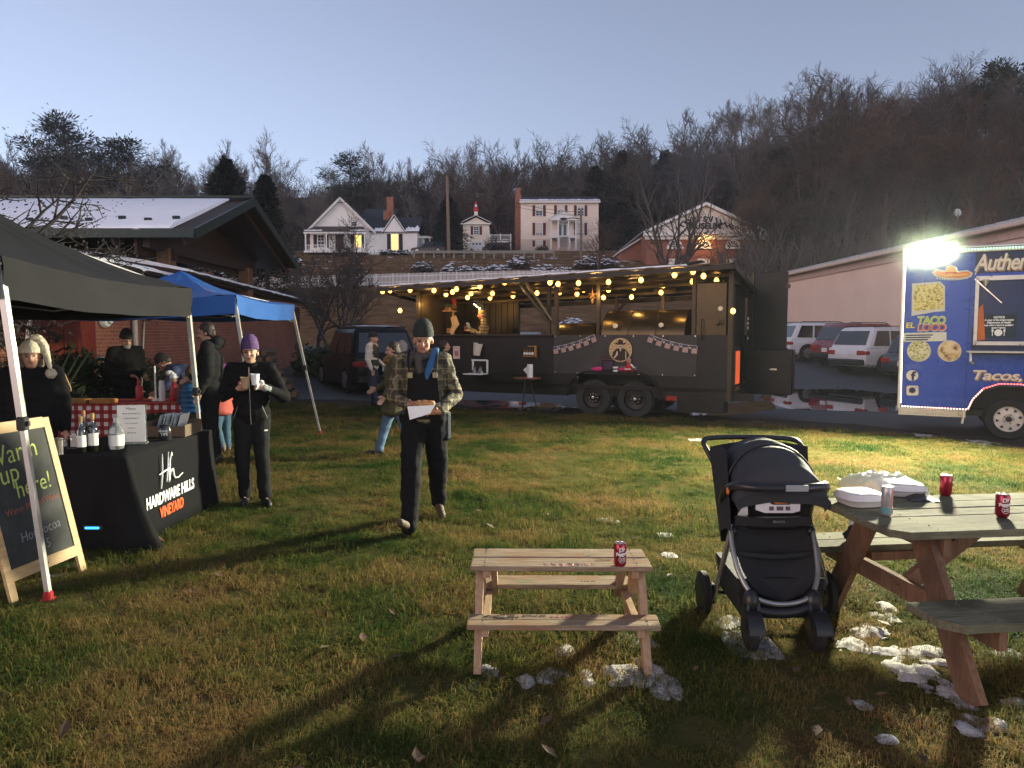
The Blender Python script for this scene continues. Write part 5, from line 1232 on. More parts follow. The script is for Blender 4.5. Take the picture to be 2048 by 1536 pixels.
# --- firewood pile against the brick wall
rf_ = random.Random(8); wood_end = mat("split_wood", (.20, .11, .065), rough=.85, var=.4, scale=6); barkw = mat("log_bark", (.07, .048, .038), rough=.9, var=.4)
fw = thing("firewood_pile", "heap of split firewood logs stacked against the brick wall end", "firewood", (-6.75, 19.3, 0))
n = 0
for row in range(7):
 for k in range(9 - row):
  r = rf_.uniform(.085, .13); x = -.95 + k * .235 + row * .1 + rf_.uniform(-.04, .04); z = .12 + row * .185; L = rf_.uniform(.4, .5); a = rf_.uniform(-.25, .25)
  mb = MB(); q = []
  nn = rf_.choice([5, 6, 7]); o_ = rf_.uniform(0, 6)
  pr = [V((math.cos(o_ + j * 6.283 / nn) * r * rf_.uniform(.75, 1.1), 0, math.sin(o_ + j * 6.283 / nn) * r * rf_.uniform(.75, 1.1))) for j in range(nn)]
  d = V((math.sin(a) * L, L, rf_.uniform(-.06, .06))); c = V((x, -.25 - rf_.uniform(0, .15), z)); mb.loft([[c + p for p in pr], [c + d + p for p in pr]])
  mb.mi = [1] * (len(mb.mi) - 2) + [0, 0]; o = obj("log", mb, [wood_end, barkw], fw); n += 1
# ---------------------------------------------------------------- black smoker trailer
TRX, TRY, TRA = 0.902, 15.24, R(-26.7)
dkst = mat("black_steel", (.011, .011, .011), rough=.42, metal=.35, var=.3, scale=2.5, bump=.05, bscale=8)
dkst2 = mat("inner_steel", (.050, .040, .024), rough=.38, metal=.55, var=.35, scale=2)
barrelm = mat("seasoned_barrel", (.062, .048, .026), rough=.32, metal=.75, var=.35, scale=2.2)
vinyl = mat("banner_vinyl", (.030, .029, .028), rough=.5, var=.2, scale=2, bump=.3, bscale=3)
rubber = mat("tyre_rubber", (.012, .012, .012), rough=.8, var=.3, scale=8); rimb = mat("black_rim", (.02, .02, .022), rough=.35, metal=.5)
def BT(px, py, y=0.0):
 k = (px - 1024) / FPX; ca, sa = math.cos(TRA), math.sin(TRA); th = math.cos(TH) + (768 - py) / FPX * math.sin(TH)
 kk = k / th
 t = ((TRY + ca * y) * kk - (TRX - sa * y)) / (ca - sa * kk)
 Y = TRY + ca * y + sa * t
 return V((t, y, P(px, py, Y).z))
def tw(p):
 return Matrix.Translation((TRX, TRY, 0)) @ Matrix.Rotation(TRA, 4, 'Z') @ V(p)
bt_ = thing("smoker_trailer", "long black barbecue smoker trailer with open sides and a lamp hung roof", "food trailer", (TRX, TRY, 0), TRA)
# front side with a wheel arch
arch = [(0.33, .41), (.36, .62), (.5, .82), (.72, .93), (1.93, .93), (2.15, .82), (2.29, .62), (2.32, .41)]
poly = [(-3.5, .41)] + arch + [(3.66, .41), (3.66, 1.70), (-3.5, 1.70)]
mb = MB(); mb.prism([(x, 0, z) for x, z in poly], (0, .05, 0)); obj("side_panel", mb, dkst, bt_)
mb = MB(); mb.tube([(x, -.02, z) for x, z in arch], .018, 6)
rg_ = [[V((x, -.10, z + .02)), V((x, -.10, z)), V((x, .02, z)), V((x, .02, z + .02))] for x, z in arch]; mb.loft(rg_); obj("fender", mb, dkst, bt_)
mb = MB(); mb.box((.08, 1.1, .62), (7.1, 2.2, .08)); mb.box((1.32, .55, .7), (1.9, .08, .9)); obj("deck", mb, dkst, bt_)
mb = MB()
for y in (.12, 2.1): mb.box((.4, y, .5), (7.4, .08, .14))
obj("chassis_beam", mb, dkst, bt_)
mb = MB(); mb.box((-1.75, -.03, .86), (3.4, .03, .03)); mb.box((-1.75, -.03, 1.685), (3.45, .09, .03)); mb.box((-1.75, .0, .60), (3.4, .03, .02)); obj("counter_trim", mb, dkst, bt_)
mb = MB(); mb.box((-1.7, .25, 1.70), (3.5, .5, .03)); obj("counter", mb, dkst2, bt_)
# kitchen walls at the left end
mb = MB(); mb.box((-3.48, 1.15, 1.75), (.04, 2.1, 2.2)); obj("end_wall", mb, dkst2, bt_)
mb = MB(); mb.box((-2.72, 2.15, 1.75), (1.5, .05, 2.2)); obj("back_wall", mb, dkst2, bt_)
mb = MB()
for i in range(9): mb.box((-3.4 + i * .17, 2.115, 1.75), (.02, .03, 2.2))
stuff(obj("wall_rib", mb, dkst2, bt_))
mb = MB(); mb.box((-1.9, 2.1, 1.7), (.09, .09, 2.2)); mb.box((1.0, 2.15, 1.2), (5.3, .04, 1.0)); obj("back_frame", mb, dkst, bt_)
# roof of ribbed sheet, lamp lit below, a dusting of snow above
rx0, rx1, ry0, ry1 = -4.2, 3.80, -.6, 2.45
def rz(x, y):
 f = 2.79 + (x + 4.2) / 8.0 * .20; return f - (y + .6) * .115
mb = MB(); n = 90; rings = []
for i in range(n + 1):
 x = rx0 + (rx1 - rx0) * i / n; h = .018 if (i // 2) % 3 == 0 else 0
 rings.append([V((x, y, rz(x, y) + h + dz)) for y, dz in ((ry0, 0), (ry1, 0), (ry1, .02), (ry0, .02))])
mb.loft(rings); rf = obj("roof", mb, dkst2, bt_)
mb = MB(); mb.bar((rx0, ry0, rz(rx0, ry0) - .05), (rx1, ry0, rz(rx1, ry0) - .05), .05, .08); mb.bar((rx0, ry0, rz(rx0, ry0) - .05), (rx0, ry1, rz(rx0, ry1) - .05), .05, .08); mb.bar((rx1, ry0, rz(rx1, ry0) - .05), (rx1, ry1, rz(rx1, ry1) - .05), .05, .08); mb.bar((rx0, ry1, rz(rx0, ry1) - .06), (rx1, ry1, rz(rx1, ry1) - .06), .05, .10); obj("roof_frame", mb, dkst, rf)
for y in (.15, .9, 1.7):
 mb = MB(); mb.bar((rx0, y, rz(rx0, y) - .04), (rx1, y, rz(rx1, y) - .04), .06, .06); obj("purlin", mb, dkst2, rf)
mb = MB(); rings = []
for i in range(n + 1):
 x = rx0 + .02 + (rx1 - .9 - rx0) * i / n; e = .022 + .022 * max(0, noise.noise(V((x * 2.4, 0, 0))) + .3); q = ry0 + .02 + .05 * abs(noise.noise(V((x * 2, 3, 0))))
 rings.append([V((x, q, rz(x, q) + .035)), V((x, q + .01, rz(x, q) + .035 + e)), V((x, q + .5, rz(x, q + .5) + .04 + e * 1.1)), V((x, ry1 - .1, rz(x, ry1 - .1) + .05 + e)), V((x, ry1 - .1, rz(x, ry1) + .03))])
mb.loft(rings); obj("roof_snow", mb, snow_m, rf, True)
for (px, h, r, cap) in ((1392, .44, .125, True), (1415, .36, .125, False), (1446, .46, .085, False)):
 p = BT(px, 530, 1.2); z0 = rz(p.x, 1.2)
 mb = MB(); mb.lathe((p.x, 1.2, z0 - .05), [(r, 0), (r, h), (r * .9, h), (r * .9, h - .1)], 14); obj("smoke_stack", mb, dkst, bt_, True)
 if cap:
  mb = MB(); mb.box((p.x - .06, 1.2, z0 + h + .02), (.42, .34, .025), ry=-.12); obj("stack_cap", mb, dkst, bt_)
# posts and the folding props
for px, y, z0_ in ((837, .05, .62), (1098, .03, 1.70), (1113, .03, 1.70), (1197, .25, 1.70), (1233, 1.95, .62), (1326, 1.95, .62), (1388, .12, 1.70), (1461, .03, .41)):
 p = BT(px, 640, y); mb = MB(); mb.bar((p.x, y, z0_), (p.x, y, rz(p.x, y) - .02), .075, .075, up=(0, 1, 0)); obj("post", mb, dkst2, bt_)
for dx in (0, .16):
 a = BT(1036, 562, -.5); b = BT(1094, 640, 0.0); mb = MB(); mb.bar(V((a.x + dx, -.5, rz(a.x, -.5) - .05)), V((b.x + dx * .6, -.01, b.z)), .05, .05); obj("prop_arm", mb, dkst2, bt_)
a, b = BT(1290, 570, 1.95), BT(1215, 640, 1.95); mb = MB(); mb.bar(a, b, .05, .05); obj("prop_arm", mb, dkst, bt_)
for px, w in ((1205, .7), (1330, .5)):
 p = BT(px, 576, 1.6); mb = MB(); mb.box((p.x, 1.6, p.z), (w, .04, .16)); obj("roof_cabinet", mb, dkst2, bt_)
def barrel(x0, x1, zc, r, y=.75):
 mb = MB(); pr = []
 for k, s in ((-.14, .25), (-.11, .6), (-.06, .86), (0, 1)): pr.append((r * s, x0 + k * r * 2))
 for k, s in ((0, 1), (.06, .86), (.11, .6), (.14, .25)): pr.append((r * s, x1 + k * r * 2))
 mb.lathe((0, y, zc), pr, 28, 'X'); o = obj("smoker_barrel", mb, barrelm, bt_, True)
 m2 = MB(); nn = int((x1 - x0) / .55)
 for i in range(nn + 1):
  x = x0 + (x1 - x0) * i / nn; ring_ = [V((x, y + math.cos(t) * r * 1.006, zc + math.sin(t) * r * 1.006)) for t in np.linspace(0, math.pi, 18)]; m2.tube(ring_, .008, 4)
 obj("lid_seam", m2, dkst, o)
barrel(-.1, .75, 1.50, .46); barrel(1.0, 2.75, 1.62, .60)
for px, py in ((1230, 652), (1322, 650), (1441, 617), (1112, 667)):
 p = BT(px, py, .08); mb = MB(); mb.lathe((p.x, .08, p.z), [(.02, .1), (.045, .06), (.05, .0), (.044, -.012), (.004, -.012)], 16, 'Y', M=Matrix.Rotation(math.pi, 3, 'Z')); obj("gauge", mb, mat("gauge_face", (.75, .68, .5), rough=.3), bt_, True)
mb = MB(); mb.box((3.28, .55, 1.78), (.62, .95, 1.9), bev=.03); cb_ = obj("smoke_cabinet", mb, barrelm, bt_)
mb = MB(); p = BT(1450, 640, .05); mb.tube([(3.40, .02, 1.9), (3.48, -.08, 1.92), (3.48, -.1, 2.0)], .015, 6); mb.tube([(3.12, .04, 2.0), (3.12, -.05, 2.0), (3.12, -.05, 1.6), (3.12, .04, 1.6)], .012, 6); obj("door_handle", mb, dkst, cb_)
for x in (2.98, 3.06, 3.5):
 mb = MB(); mb.cyl((x, .15, 2.05), (x, .15, 2.75), .05, n=10); obj("flue_pipe", mb, barrelm, bt_, True)
# right end: frame, glowing firebox and the door swung open
mb = MB()
for y in (.06, 2.36): mb.box((3.66, y, 1.72), (.09, .09, 2.5))
mb.box((3.66, 1.2, 2.93 - .2), (.09, 2.3, .09)); mb.box((3.66, 1.2, .5), (.09, 2.3, .18)); obj("end_frame", mb, dkst2, bt_)
mb = MB(); mb.box((3.55, 1.55, 1.7), (.06, 1.5, 2.2)); obj("end_wall", mb, dkst, bt_)
fb = MB(); fb.box((3.62, .75, .98), (.12, .62, .95), bev=.02); fo = obj("firebox", fb, dkst, bt_)
mb = MB(); mb.box((3.688, .75, 1.05), (.012, .44, .66)); obj("fire_glow", mb, mat("ember_glow", (.2, .05, .02), rough=.9, var=.8, scale=5, emis=(1.0, .13, .03), es=.55), fo)
mb = MB(); mb.box((3.69, .75, .42 + .18), (.02, .5, .14)); obj("ash_plate", mb, mat("rusty_plate", (.22, .09, .03), rough=.7, var=.4), fo)
mb = MB(); mb.box((4.07, 2.38, 1.85), (.74, .05, 2.42), bev=.012); dr = obj("rear_door", mb, dkst, bt_)
mb = MB(); mb.box((3.72, 2.34, 1.85), (.05, .09, 2.42)); mb.box((4.30, 2.33, 1.02), (.16, .03, .04)); mb.cyl((4.44, 2.3, 2.75), (4.44, 2.42, 2.75), .05); obj("door_trim", mb, dkst2, dr)
mb = MB(); mb.box((4.15, 2.05, .92), (.95, .55, .95), bev=.02); obj("side_box", mb, dkst, bt_)
mb = MB(); mb.box((4.25, 1.77, .98), (.14, .02, .035)); obj("box_handle", mb, steel, bt_)
# labels on the end wall
for k in range(4):
 mb = MB(); mb.box((3.70, 1.9, 2.05 - k * .1 - (.12 if k == 3 else 0)), (.01, .12, .06)); obj("sticker", mb, paper, bt_)
# wheels
for x in (.875, 1.785):
 for y, nm in ((.14, 0), (2.0, 1)):
  mb = MB(); mb.lathe((x, y, .385), [(.235, -.105), (.30, -.125), (.36, -.115), (.385, -.07), (.385, .07), (.36, .115), (.235, .105)], 36, 'Y', cap=False); w_ = obj("tyre", mb, mat("dusty_rubber", (.030, .030, .028), rough=.85, var=.3, scale=8), bt_, True)
  mb = MB(); mb.lathe((x, y, .385), [(.24, .10), (.235, .06), (.21, .03), (.12, .015), (.11, .05), (.06, .06), (.055, .085), (.004, .085)], 30, 'Y', cap=False); obj("rim", mb, rimb, w_, True)
  mb = MB()
  for k in range(8):
   a = k * math.pi / 4; mb.cyl((x + .085 * math.cos(a), y - .055, .385 + .085 * math.sin(a)), (x + .085 * math.cos(a), y - .085, .385 + .085 * math.sin(a)), .011, n=6)
  mb.lathe((x, y, .385), [(.03, .08), (.034, .105), (.018, .11), (.004, .10)], 12, 'Y'); obj("lug_nut", mb, steel, w_)
mb = MB()
for k in range(26):
 a = k * 6.283 / 26
mb = MB(); mb.box((2.55, -.02, .44), (.22, .05, .10), bev=.01); obj("tail_lamp", mb, mat("tail_lamp_red", (.30, .02, .015), rough=.3), bt_)
mb = MB(); mb.box((3.1, .3, .32), (.9, .5, .3)); obj("step_box", mb, dkst, bt_)
# ---- vinyl banner with bunting, emblem and name
bn = thing("vinyl_banner", "wrinkled black vinyl banner with a round cowboy emblem and strings of little flags", "banner", (TRX, TRY, 0), TRA)
z0b, z1b = .885, 1.695
def bsurf(u, v):
 x = .0 + u * 3.03; w = .012 * noise.noise(V((u * 5, v * 2.2, 4))) + .018 * math.exp(-((u - .25 - .2 * v) / .06) ** 2) * (1 - v) + .016 * math.exp(-((u - .75 + .2 * v) / .07) ** 2) * (1 - v)
 return V((x, -.012 - abs(w), z0b + (z1b - z0b) * v))
mb = MB(); mb.grid(50, 14, bsurf); obj("sheet", mb, vinyl, bn, 'all')
mb = MB()
for u, v in ((.01, .98), (.2, .98), (.38, .98), (.58, .98), (.78, .98), (.99, .98), (.01, .03), (.18, .03), (.62, .03), (.78, .03), (.99, .03)):
 p = bsurf(u, v); mb.cyl(p, p - V((0, .008, 0)), .014, n=10)
stuff(obj("grommet", mb, steel, bn))
YB = -.045
flag_w = mat("flag_white", (.62, .56, .50), var=.04); flag_r = mat("flag_red", (.36, .09, .08), var=.04); flag_b = mat("flag_navy", (.06, .07, .13), var=.04)
def bunting(pts):
 mb = MB(); q = [V((x, YB, z)) for x, z in pts]; mb.tube(q, .006, 5); obj("bunting_cord", mb, flag_w, bn)
 for i in range(len(q) - 1):
  for k in range(1 if i else 1):
   a = q[i].lerp(q[i + 1], .5); d = (q[i + 1] - q[i]).normalized(); dn = V((d.z, 0, -d.x)); dn = dn if dn.z < 0 else -dn
   if i % 2 == 0:
    w, h = .105, .15; mb = MB(); o = a - d * w / 2; mb.hexa([o + V((0, s, 0)) + e for s in (-.004, 0) for e in (V((0, 0, 0)), d * w, d * w + dn * h, dn * h)]); f = obj("flag", mb, flag_w, bn)
    m2 = MB()
    for s in range(4): c = o + dn * (h * .1) + d * (w * (.08 + s * .24)) + V((0, -.0055, 0)); m2.hexa([c + e + V((0, y_, 0)) for y_ in (-.001, .001) for e in (V((0, 0, 0)), d * w * .11, d * w * .11 + dn * h * .88, dn * h * .88)])
    obj("flag_stripe", m2, flag_r, f)
    m2 = MB(); c = o + V((0, -.0065, 0)); m2.hexa([c + e + V((0, y_, 0)) for y_ in (-.001, .001) for e in (V((0, 0, 0)), d * w * .9, d * w * .9 + dn * h * .35, dn * h * .35)]); obj("flag_canton", m2, flag_b, f)
   else:
    c = a + dn * .05; m2 = MB(); st = [c + (d * math.cos(t) + dn * math.sin(t)) * (.032 if j % 2 == 0 else .013) for j, t in enumerate(np.linspace(0, 6.283, 11)[:10])]; m2.prism(st, (0, -.004, 0)); obj("star", m2, flag_w, bn)
def bpt(px, py): p = BT(px, py, YB); return (p.x, p.z)
def curve(a, b, sag, n):
 out = []
 for i in range(n + 1):
  u = i / n; x = a[0] + (b[0] - a[0]) * u; z = a[1] + (b[1] - a[1]) * u - sag * 4 * u * (1 - u); out.append((x, z))
 return out
bunting(curve(bpt(1107, 694), bpt(1188, 669), .035, 11)); bunting(curve(bpt(1300, 669), bpt(1394, 692), .04, 11))
# emblem: a disc with sun rays, and a moustached man in a brimmed hat pointing
eo = BT(1241, 700, YB); ER = .245
gold_p = mat("emblem_gold", (.52, .32, .12), var=.08); tan_p = mat("emblem_tan", (.62, .45, .24), var=.05); brn_p = mat("emblem_brown", (.040, .018, .012), var=.1); cream_p = mat("emblem_cream", (.60, .50, .40), var=.05); blk_p = mat("emblem_black", (.012, .010, .010), var=0)
EC = V((eo.x, YB, eo.z))
def disc(r0, r1, y, m, par, a0=0, a1=6.2832, n=40, nm="ring"):
 mb = MB(); k = [EC + V((math.cos(t) * r1, y, math.sin(t) * r1)) for t in np.linspace(a0, a1, n)]; j = [EC + V((math.cos(t) * r0, y, math.sin(t) * r0)) for t in np.linspace(a0, a1, n)]
 mb.add(k + j, [(i, i + 1, n + i + 1, n + i) for i in range(n - 1)]); return obj(nm, mb, m, par)
em = disc(.001, ER, 0, gold_p, bn, nm="emblem")
for i in range(18): disc(.05, ER * .93, -.002, tan_p, em, i * 6.2832 / 18, (i + .5) * 6.2832 / 18, 4, "sun_ray")
disc(ER * .93, ER, -.003, tan_p, em, nm="border")
def flat(pts, y, m, nm):
 mb = MB(); mb.prism([EC + V((a * ER, y, b * ER)) for a, b in pts], (0, -.0015, 0)); obj(nm, mb, m, em)
flat([(-.75, -.55), (-.62, -.15), (-.38, .08), (-.12, .16), (.12, .16), (.4, .08), (.66, -.18), (.78, -.5), (.5, -.80), (0, -.92), (-.5, -.80)], -.004, brn_p, "coat")
flat([(-.10, .16), (.10, .16), (.04, -.1), (-.02, -.1)], -.006, cream_p, "collar")
flat([(-.17, .50), (-.15, .25), (-.06, .12), (.06, .12), (.15, .25), (.17, .50)], -.006, cream_p, "face")
flat([(-.50, .52), (-.40, .62), (-.22, .56), (-.2, .80), (-.05, .88), (.08, .84), (.2, .80), (.22, .56), (.40, .62), (.50, .52), (.25, .44), (-.25, .44)], -.008, brn_p, "hat")
flat([(-.11, .28), (0, .33), (.11, .28), (.06, .24), (-.06, .24)], -.008, blk_p, "moustache")
flat([(-.42, -.42), (-.32, -.1), (-.24, -.1), (-.2, -.36), (-.3, -.5)], -.007, cream_p, "hand"); flat([(-.60, -.62), (-.42, -.42), (-.30, -.5), (-.5, -.70)], -.006, cream_p, "sleeve_edge"); flat([(.42, -.1), (.50, -.12), (.52, -.78), (.44, -.8)], -.006, cream_p, "coat_stripe")
bp_ = BT(1250, 736, YB); text("R.Z'S BBQ", mat("banner_letter", (.40, .38, .36)), bn, frame((bp_.x + .02, YB, bp_.z), (1, 0, 0), (0, 0, 1)), .085, ext=.002, spacing=1.25)
# ---- things on the fender ledge and hung on the counter side
def on_tr(name, label, cat, px, py, y, group=None):
 p = BT(px, py, y); return thing(name, label, cat, tw(p), TRA, group)
pink = mat("pink_cloth", (.62, .03, .20), rough=.7, var=.15)
FZ = .95
for px, lab in ((1195, "bright pink gloves lying on the trailer fender left of the handbag"), (1249, "bright pink mitten beside the white tin on the fender")):
 p = BT(px, 740, -.05); p.z = FZ; t = thing("pink_glove", lab, "glove", tw(p), TRA); mb = MB(); mb.ell((0, 0, .045), (.09, .045, .05)); mb.ell((.06, -.01, .05), (.05, .04, .045)); obj("cuff", mb, pink, t, True); mb = MB(); mb.cone((-.05, 0, .04), (-.13, 0, .05), .035, .02); obj("fingers", mb, pink, t, True)
p = BT(1215, 740, -.05); p.z = FZ; t = thing("hand_bag", "dark purple handbag with raised handles on the trailer fender", "bag", tw(p), TRA); mb = MB(); mb.box((0, 0, .12), (.22, .08, .24), bev=.03); obj("bag_body", mb, mat("purple_leather", (.035, .014, .04), rough=.5), t, True); mb = MB(); mb.tube([(-.06, 0, .23), (-.06, 0, .31), (.06, 0, .31), (.06, 0, .23)], .008, 6); mb.box((0, 0, .245), (.23, .07, .015)); obj("handle", mb, mat("brown_leather", (.12, .05, .02)), t)
p = BT(1231, 740, -.06); p.z = FZ; t = thing("white_tin", "small white printed tin on the trailer fender", "tin", tw(p), TRA); mb = MB(); mb.lathe((0, 0, 0), [(.055, 0), (.06, .1), (.055, .1)], 16); obj("tin_body", mb, paper, t, True); mb = MB(); mb.lathe((0, 0, .035), [(.059, 0), (.0605, .03), (.059, .035)], 16); obj("band", mb, inkd, t, True)
p = BT(1257, 740, -.06); p.z = FZ; t = thing("red_doll", "small doll in a red coat sitting on the trailer fender", "doll", tw(p), TRA); mb = MB(); mb.cone((0, 0, .07), (0, 0, .15), .07, .05); mb.cone((-.03, 0, .05), (-.1, -.04, .03), .035, .025); mb.cone((.03, 0, .05), (.09, -.04, .03), .035, .025); obj("coat", mb, mat("doll_red", (.42, .02, .02)), t, True); mb = MB(); mb.cone((.05, 0, .15), (.12, -.02, .09), .022, .016); mb.box((0, -.06, .06), (.12, .02, .02)); obj("trim", mb, white_paint, t, True); mb = MB(); mb.ell((0, 0, .23), (.055, .055, .06)); obj("head", mb, mat("doll_skin", (.45, .26, .18)), t, True)
t = on_tr("price_notice", "pink printed notice taped to the black trailer counter", "notice", 913, 705, -.02); mb = MB(); mb.box((0, 0, 0), (.18, .004, .29)); obj("sheet", mb, mat("pinkish_paper", (.62, .47, .45), rough=.8), t); mb = MB(); mb.box((0, -.003, -.02), (.10, .003, .11)); mb.box((0, -.003, .10), (.13, .003, .012)); obj("print", mb, mat("faded_red_print", (.42, .15, .11), var=.4, scale=30), t)
t = on_tr("cup_dispenser", "white paper cup pocket tilted on the trailer counter side", "cup holder", 953, 698, -.08); mb = MB(); mb.lathe((0, 0, -.14), [(.075, 0), (.11, .27), (.10, .27), (.07, .02)], 18, M=Matrix.Rotation(R(10), 3, 'Y')); obj("cup", mb, mat("cream_paper", (.60, .54, .46), rough=.7), t, True); mb = MB(); mb.box((0, .05, 0), (.1, .06, .1)); obj("bracket", mb, dkst, t)
t = on_tr("fold_shelf", "white fold down shelf on the trailer counter side", "shelf", 960, 738, -.02); mb = MB()
for c, d in (((-.17, -.02, .06), (.035, .03, .30)), ((.20, -.02, .06), (.035, .03, .30)), ((0, -.02, .20), (.40, .03, .035))): mb.box(c, d)
obj("frame", mb, white_paint, t); mb = MB(); mb.box((0, -.2, -.10), (.44, .38, .022)); obj("board", mb, white_paint, t)
sp_ = tw(BT(960, 738, -.02) + V((0, 0, -.088)))
for dx, lab in ((-.06, "left one of two crumpled foil packets on the white fold down shelf"), (.09, "right one of two crumpled foil packets on the white fold down shelf")):
 t = thing("foil_packet", lab, "packet", sp_ + Matrix.Rotation(TRA, 3, 'Z') @ V((dx, -.14, 0)), TRA); mb = MB(); mb.lathe((0, 0, 0), [(.07, 0), (.06, .05), (.025, .12), (.035, .16)], 7); obj("foil", mb, mat("foil", (.35, .34, .33), rough=.25, metal=.8, var=.3, scale=20), t); mb = MB(); mb.box((0, -.06, .03), (.06, .01, .04)); obj("label", mb, inkd, t)
t = on_tr("sauce_rack", "small wall rack of sauce bottles on the trailer side", "rack", 1062, 706, -.02); mb = MB(); mb.box((0, -.06, -.07), (.30, .12, .02)); mb.box((.13, -.03, .03), (.05, .06, .26)); mb.box((.05, -.03, .145), (.2, .05, .02)); obj("rack", mb, mat("brass_rack", (.30, .17, .06), rough=.4, metal=.6), t)
for i in range(4):
 mb = MB(); mb.lathe((-.12 + i * .062, -.07, -.06), [(.024, 0), (.026, .09), (.01, .12), (.012, .15), (.003, .155)], 12); b_ = obj("sauce_bottle", mb, mat("brown_sauce", (.10, .035, .015), rough=.2), t, True); mb = MB(); mb.lathe((-.12 + i * .062, -.07, -.035), [(.0268, 0), (.0268, .05), (.026, .05)], 12); obj("label", mb, paper, b_, True)
g = BT(1054, 755, -.38); t = thing("bistro_table", "small round brown table with thin legs beside the trailer", "table", tw(V((g.x, -.38, 0))), TRA); TH_ = g.z
mb = MB(); mb.lathe((0, 0, TH_ - .03), [(.28, 0), (.30, .01), (.30, .03), (.01, .03)], 24); obj("tabletop", mb, mat("red_brown_wood", (.14, .055, .03), rough=.5), t)
for k in range(3):
 a = k * 2.094 + .4; mb = MB(); mb.cyl((.06 * math.cos(a), .06 * math.sin(a), TH_ - .03), (.24 * math.cos(a), .24 * math.sin(a), 0), .012, n=6); obj("leg", mb, blackp, t)
t = thing("paper_towel_roll", "white paper towel roll with a loose sheet on the little round table", "paper towel", tw(V((g.x + .07, -.38, TH_ + .003))), TRA); mb = MB(); mb.lathe((0, 0, 0), [(.062, 0), (.062, .28), (.02, .28), (.02, .26)], 18); obj("roll", mb, white_paint, t, True); mb = MB(); mb.prism([(-.06, -.01, .24), (-.15, -.02, .16), (-.06, -.01, .06)], (0, .003, 0)); obj("loose_sheet", mb, white_paint, t)
# things inside the kitchen end
t = thing("wire_rack_shelf", "lamp lit shelf unit loaded with trays inside the trailer", "shelf", tw(BT(878, 672, 1.2) - V((0, 0, .1))), TRA); pz = .72
mb = MB()
for x in (-.38, -.02, .42): mb.box((x, 0, pz / 2 - .2), (.04, .04, pz + .4))
mb.box((0, 0, pz), (.86, .35, .035)); obj("frame", mb, mat("rack_wood", (.40, .24, .12), rough=.5), t)  # the rack's own brown wood colour
mb = MB(); mb.box((0, 0, .15), (.84, .34, .02)); mb.box((.2, .05, .42), (.4, .2, .5)); obj("shelf", mb, dkst2, t)
for x, z, c in ((-.25, .17, (.35, .12, .03)), (-.1, .17, (.45, .08, .03)), (-.28, .34, (.45, .28, .15)), (.38, .17, (.5, .26, .12))):
 mb = MB(); mb.box((x, -.1, z + .06), (.13, .1, .13), bev=.01); obj("jar", mb, mat("jar_%d" % int(c[1] * 100), c, rough=.4), t)
for x in (-.15, .0, .15, .28):
 mb = MB(); mb.ell((x, -.02, pz + .05), (.1, .09, .05)); obj("bread_roll", mb, mat("bun", (.36, .20, .08), rough=.7, var=.3), t, True)
t = thing("pepper_string", "hanging string of red dried peppers with a little gold lantern", "peppers", tw(BT(908, 600, 1.0)), TRA); rn = random.Random(2)
for i in range(12):
 z = .12 - i * .014; a = i * 2.4; mb = MB(); mb.cone((0, 0, z), (.07 * math.cos(a), .07 * math.sin(a), z - .08), .022, .006, 6); obj("pepper", mb, mat("dried_pepper", (.30, .035, .02), rough=.35, var=.3), t, True)
mb = MB(); mb.lathe((0, 0, -.22), [(.04, 0), (.075, .04), (.05, .1), (.02, .13)], 10); mb.tube([(0, 0, -.1), (0, 0, .5)], .004, 4); obj("lantern", mb, gold, t, True)
t = thing("paper_sheet_holder", "folded tan paper hanging under the peppers in the trailer", "paper", tw(BT(908, 655, 1.02)), TRA); mb = MB(); mb.prism([(-.1, 0, .25), (.05, 0, .3), (.15, 0, .08), (0, 0, -.1), (-.04, 0, -.28), (-.12, 0, -.1), (-.06, 0, .06)], (0, .012, 0)); obj("sheet", mb, mat("tan_paper", (.60, .44, .26), rough=.8), t)
t = thing("wind_chime", "small tan star ornament hanging under the trailer roof", "ornament", tw(BT(1185, 590, .3)), TRA); mb = MB()
for k in range(5): a = k * 1.2566 + 1.57; mb.cone((0, 0, 0), (.1 * math.cos(a), 0, .1 * math.sin(a)), .03, .008, 6)
obj("star", mb, mat("straw", (.34, .2, .1)), t); mb = MB(); mb.tube([(0, 0, .1), (0, 0, .3)], .004, 4); mb.cone((0, 0, -.1), (0, 0, -.16), .03, .02); obj("cord", mb, mat("straw", (.3, .2, .1)), t)
# ---- string of warm lamps
BL = [(765, 583), (780, 581), (820, 580), (868, 581), (892, 589), (905, 584), (913, 578), (935, 595), (942, 587), (960, 573), (980, 596), (985, 587), (1009, 565), (1026, 592), (1074, 586), (1100, 565), (1116, 568), (1119, 585), (1157, 566), (1154, 588), (1167, 580), (1217, 564), (1217, 580), (1207, 595), (1282, 560), (1268, 575), (1263, 594), (1327, 571), (1322, 585), (1349, 550), (1386, 543), (1407, 552), (1385, 563), (1433, 561), (800, 621), (836, 649), (1466, 622)]
st = thing("string_lights", "strings of round glowing warm bulbs looped under the trailer roof", "string lights", (0, 0, 0))
bulbm = emat("warm_bulb", (1.0, .47, .09), 5.5)
bm_ = MB(); bm_.lathe((0, 0, -.045), [(.008, -.055), (.034, -.042), (.050, -.006), (.042, .024), (.018, .052)], 12); bulb_me = bm_.mesh("bulb", True)
sm_ = MB(); sm_.cyl((0, 0, 0), (0, 0, .05), .018, n=8); sock_me = sm_.mesh("socket", True)
rows = {}
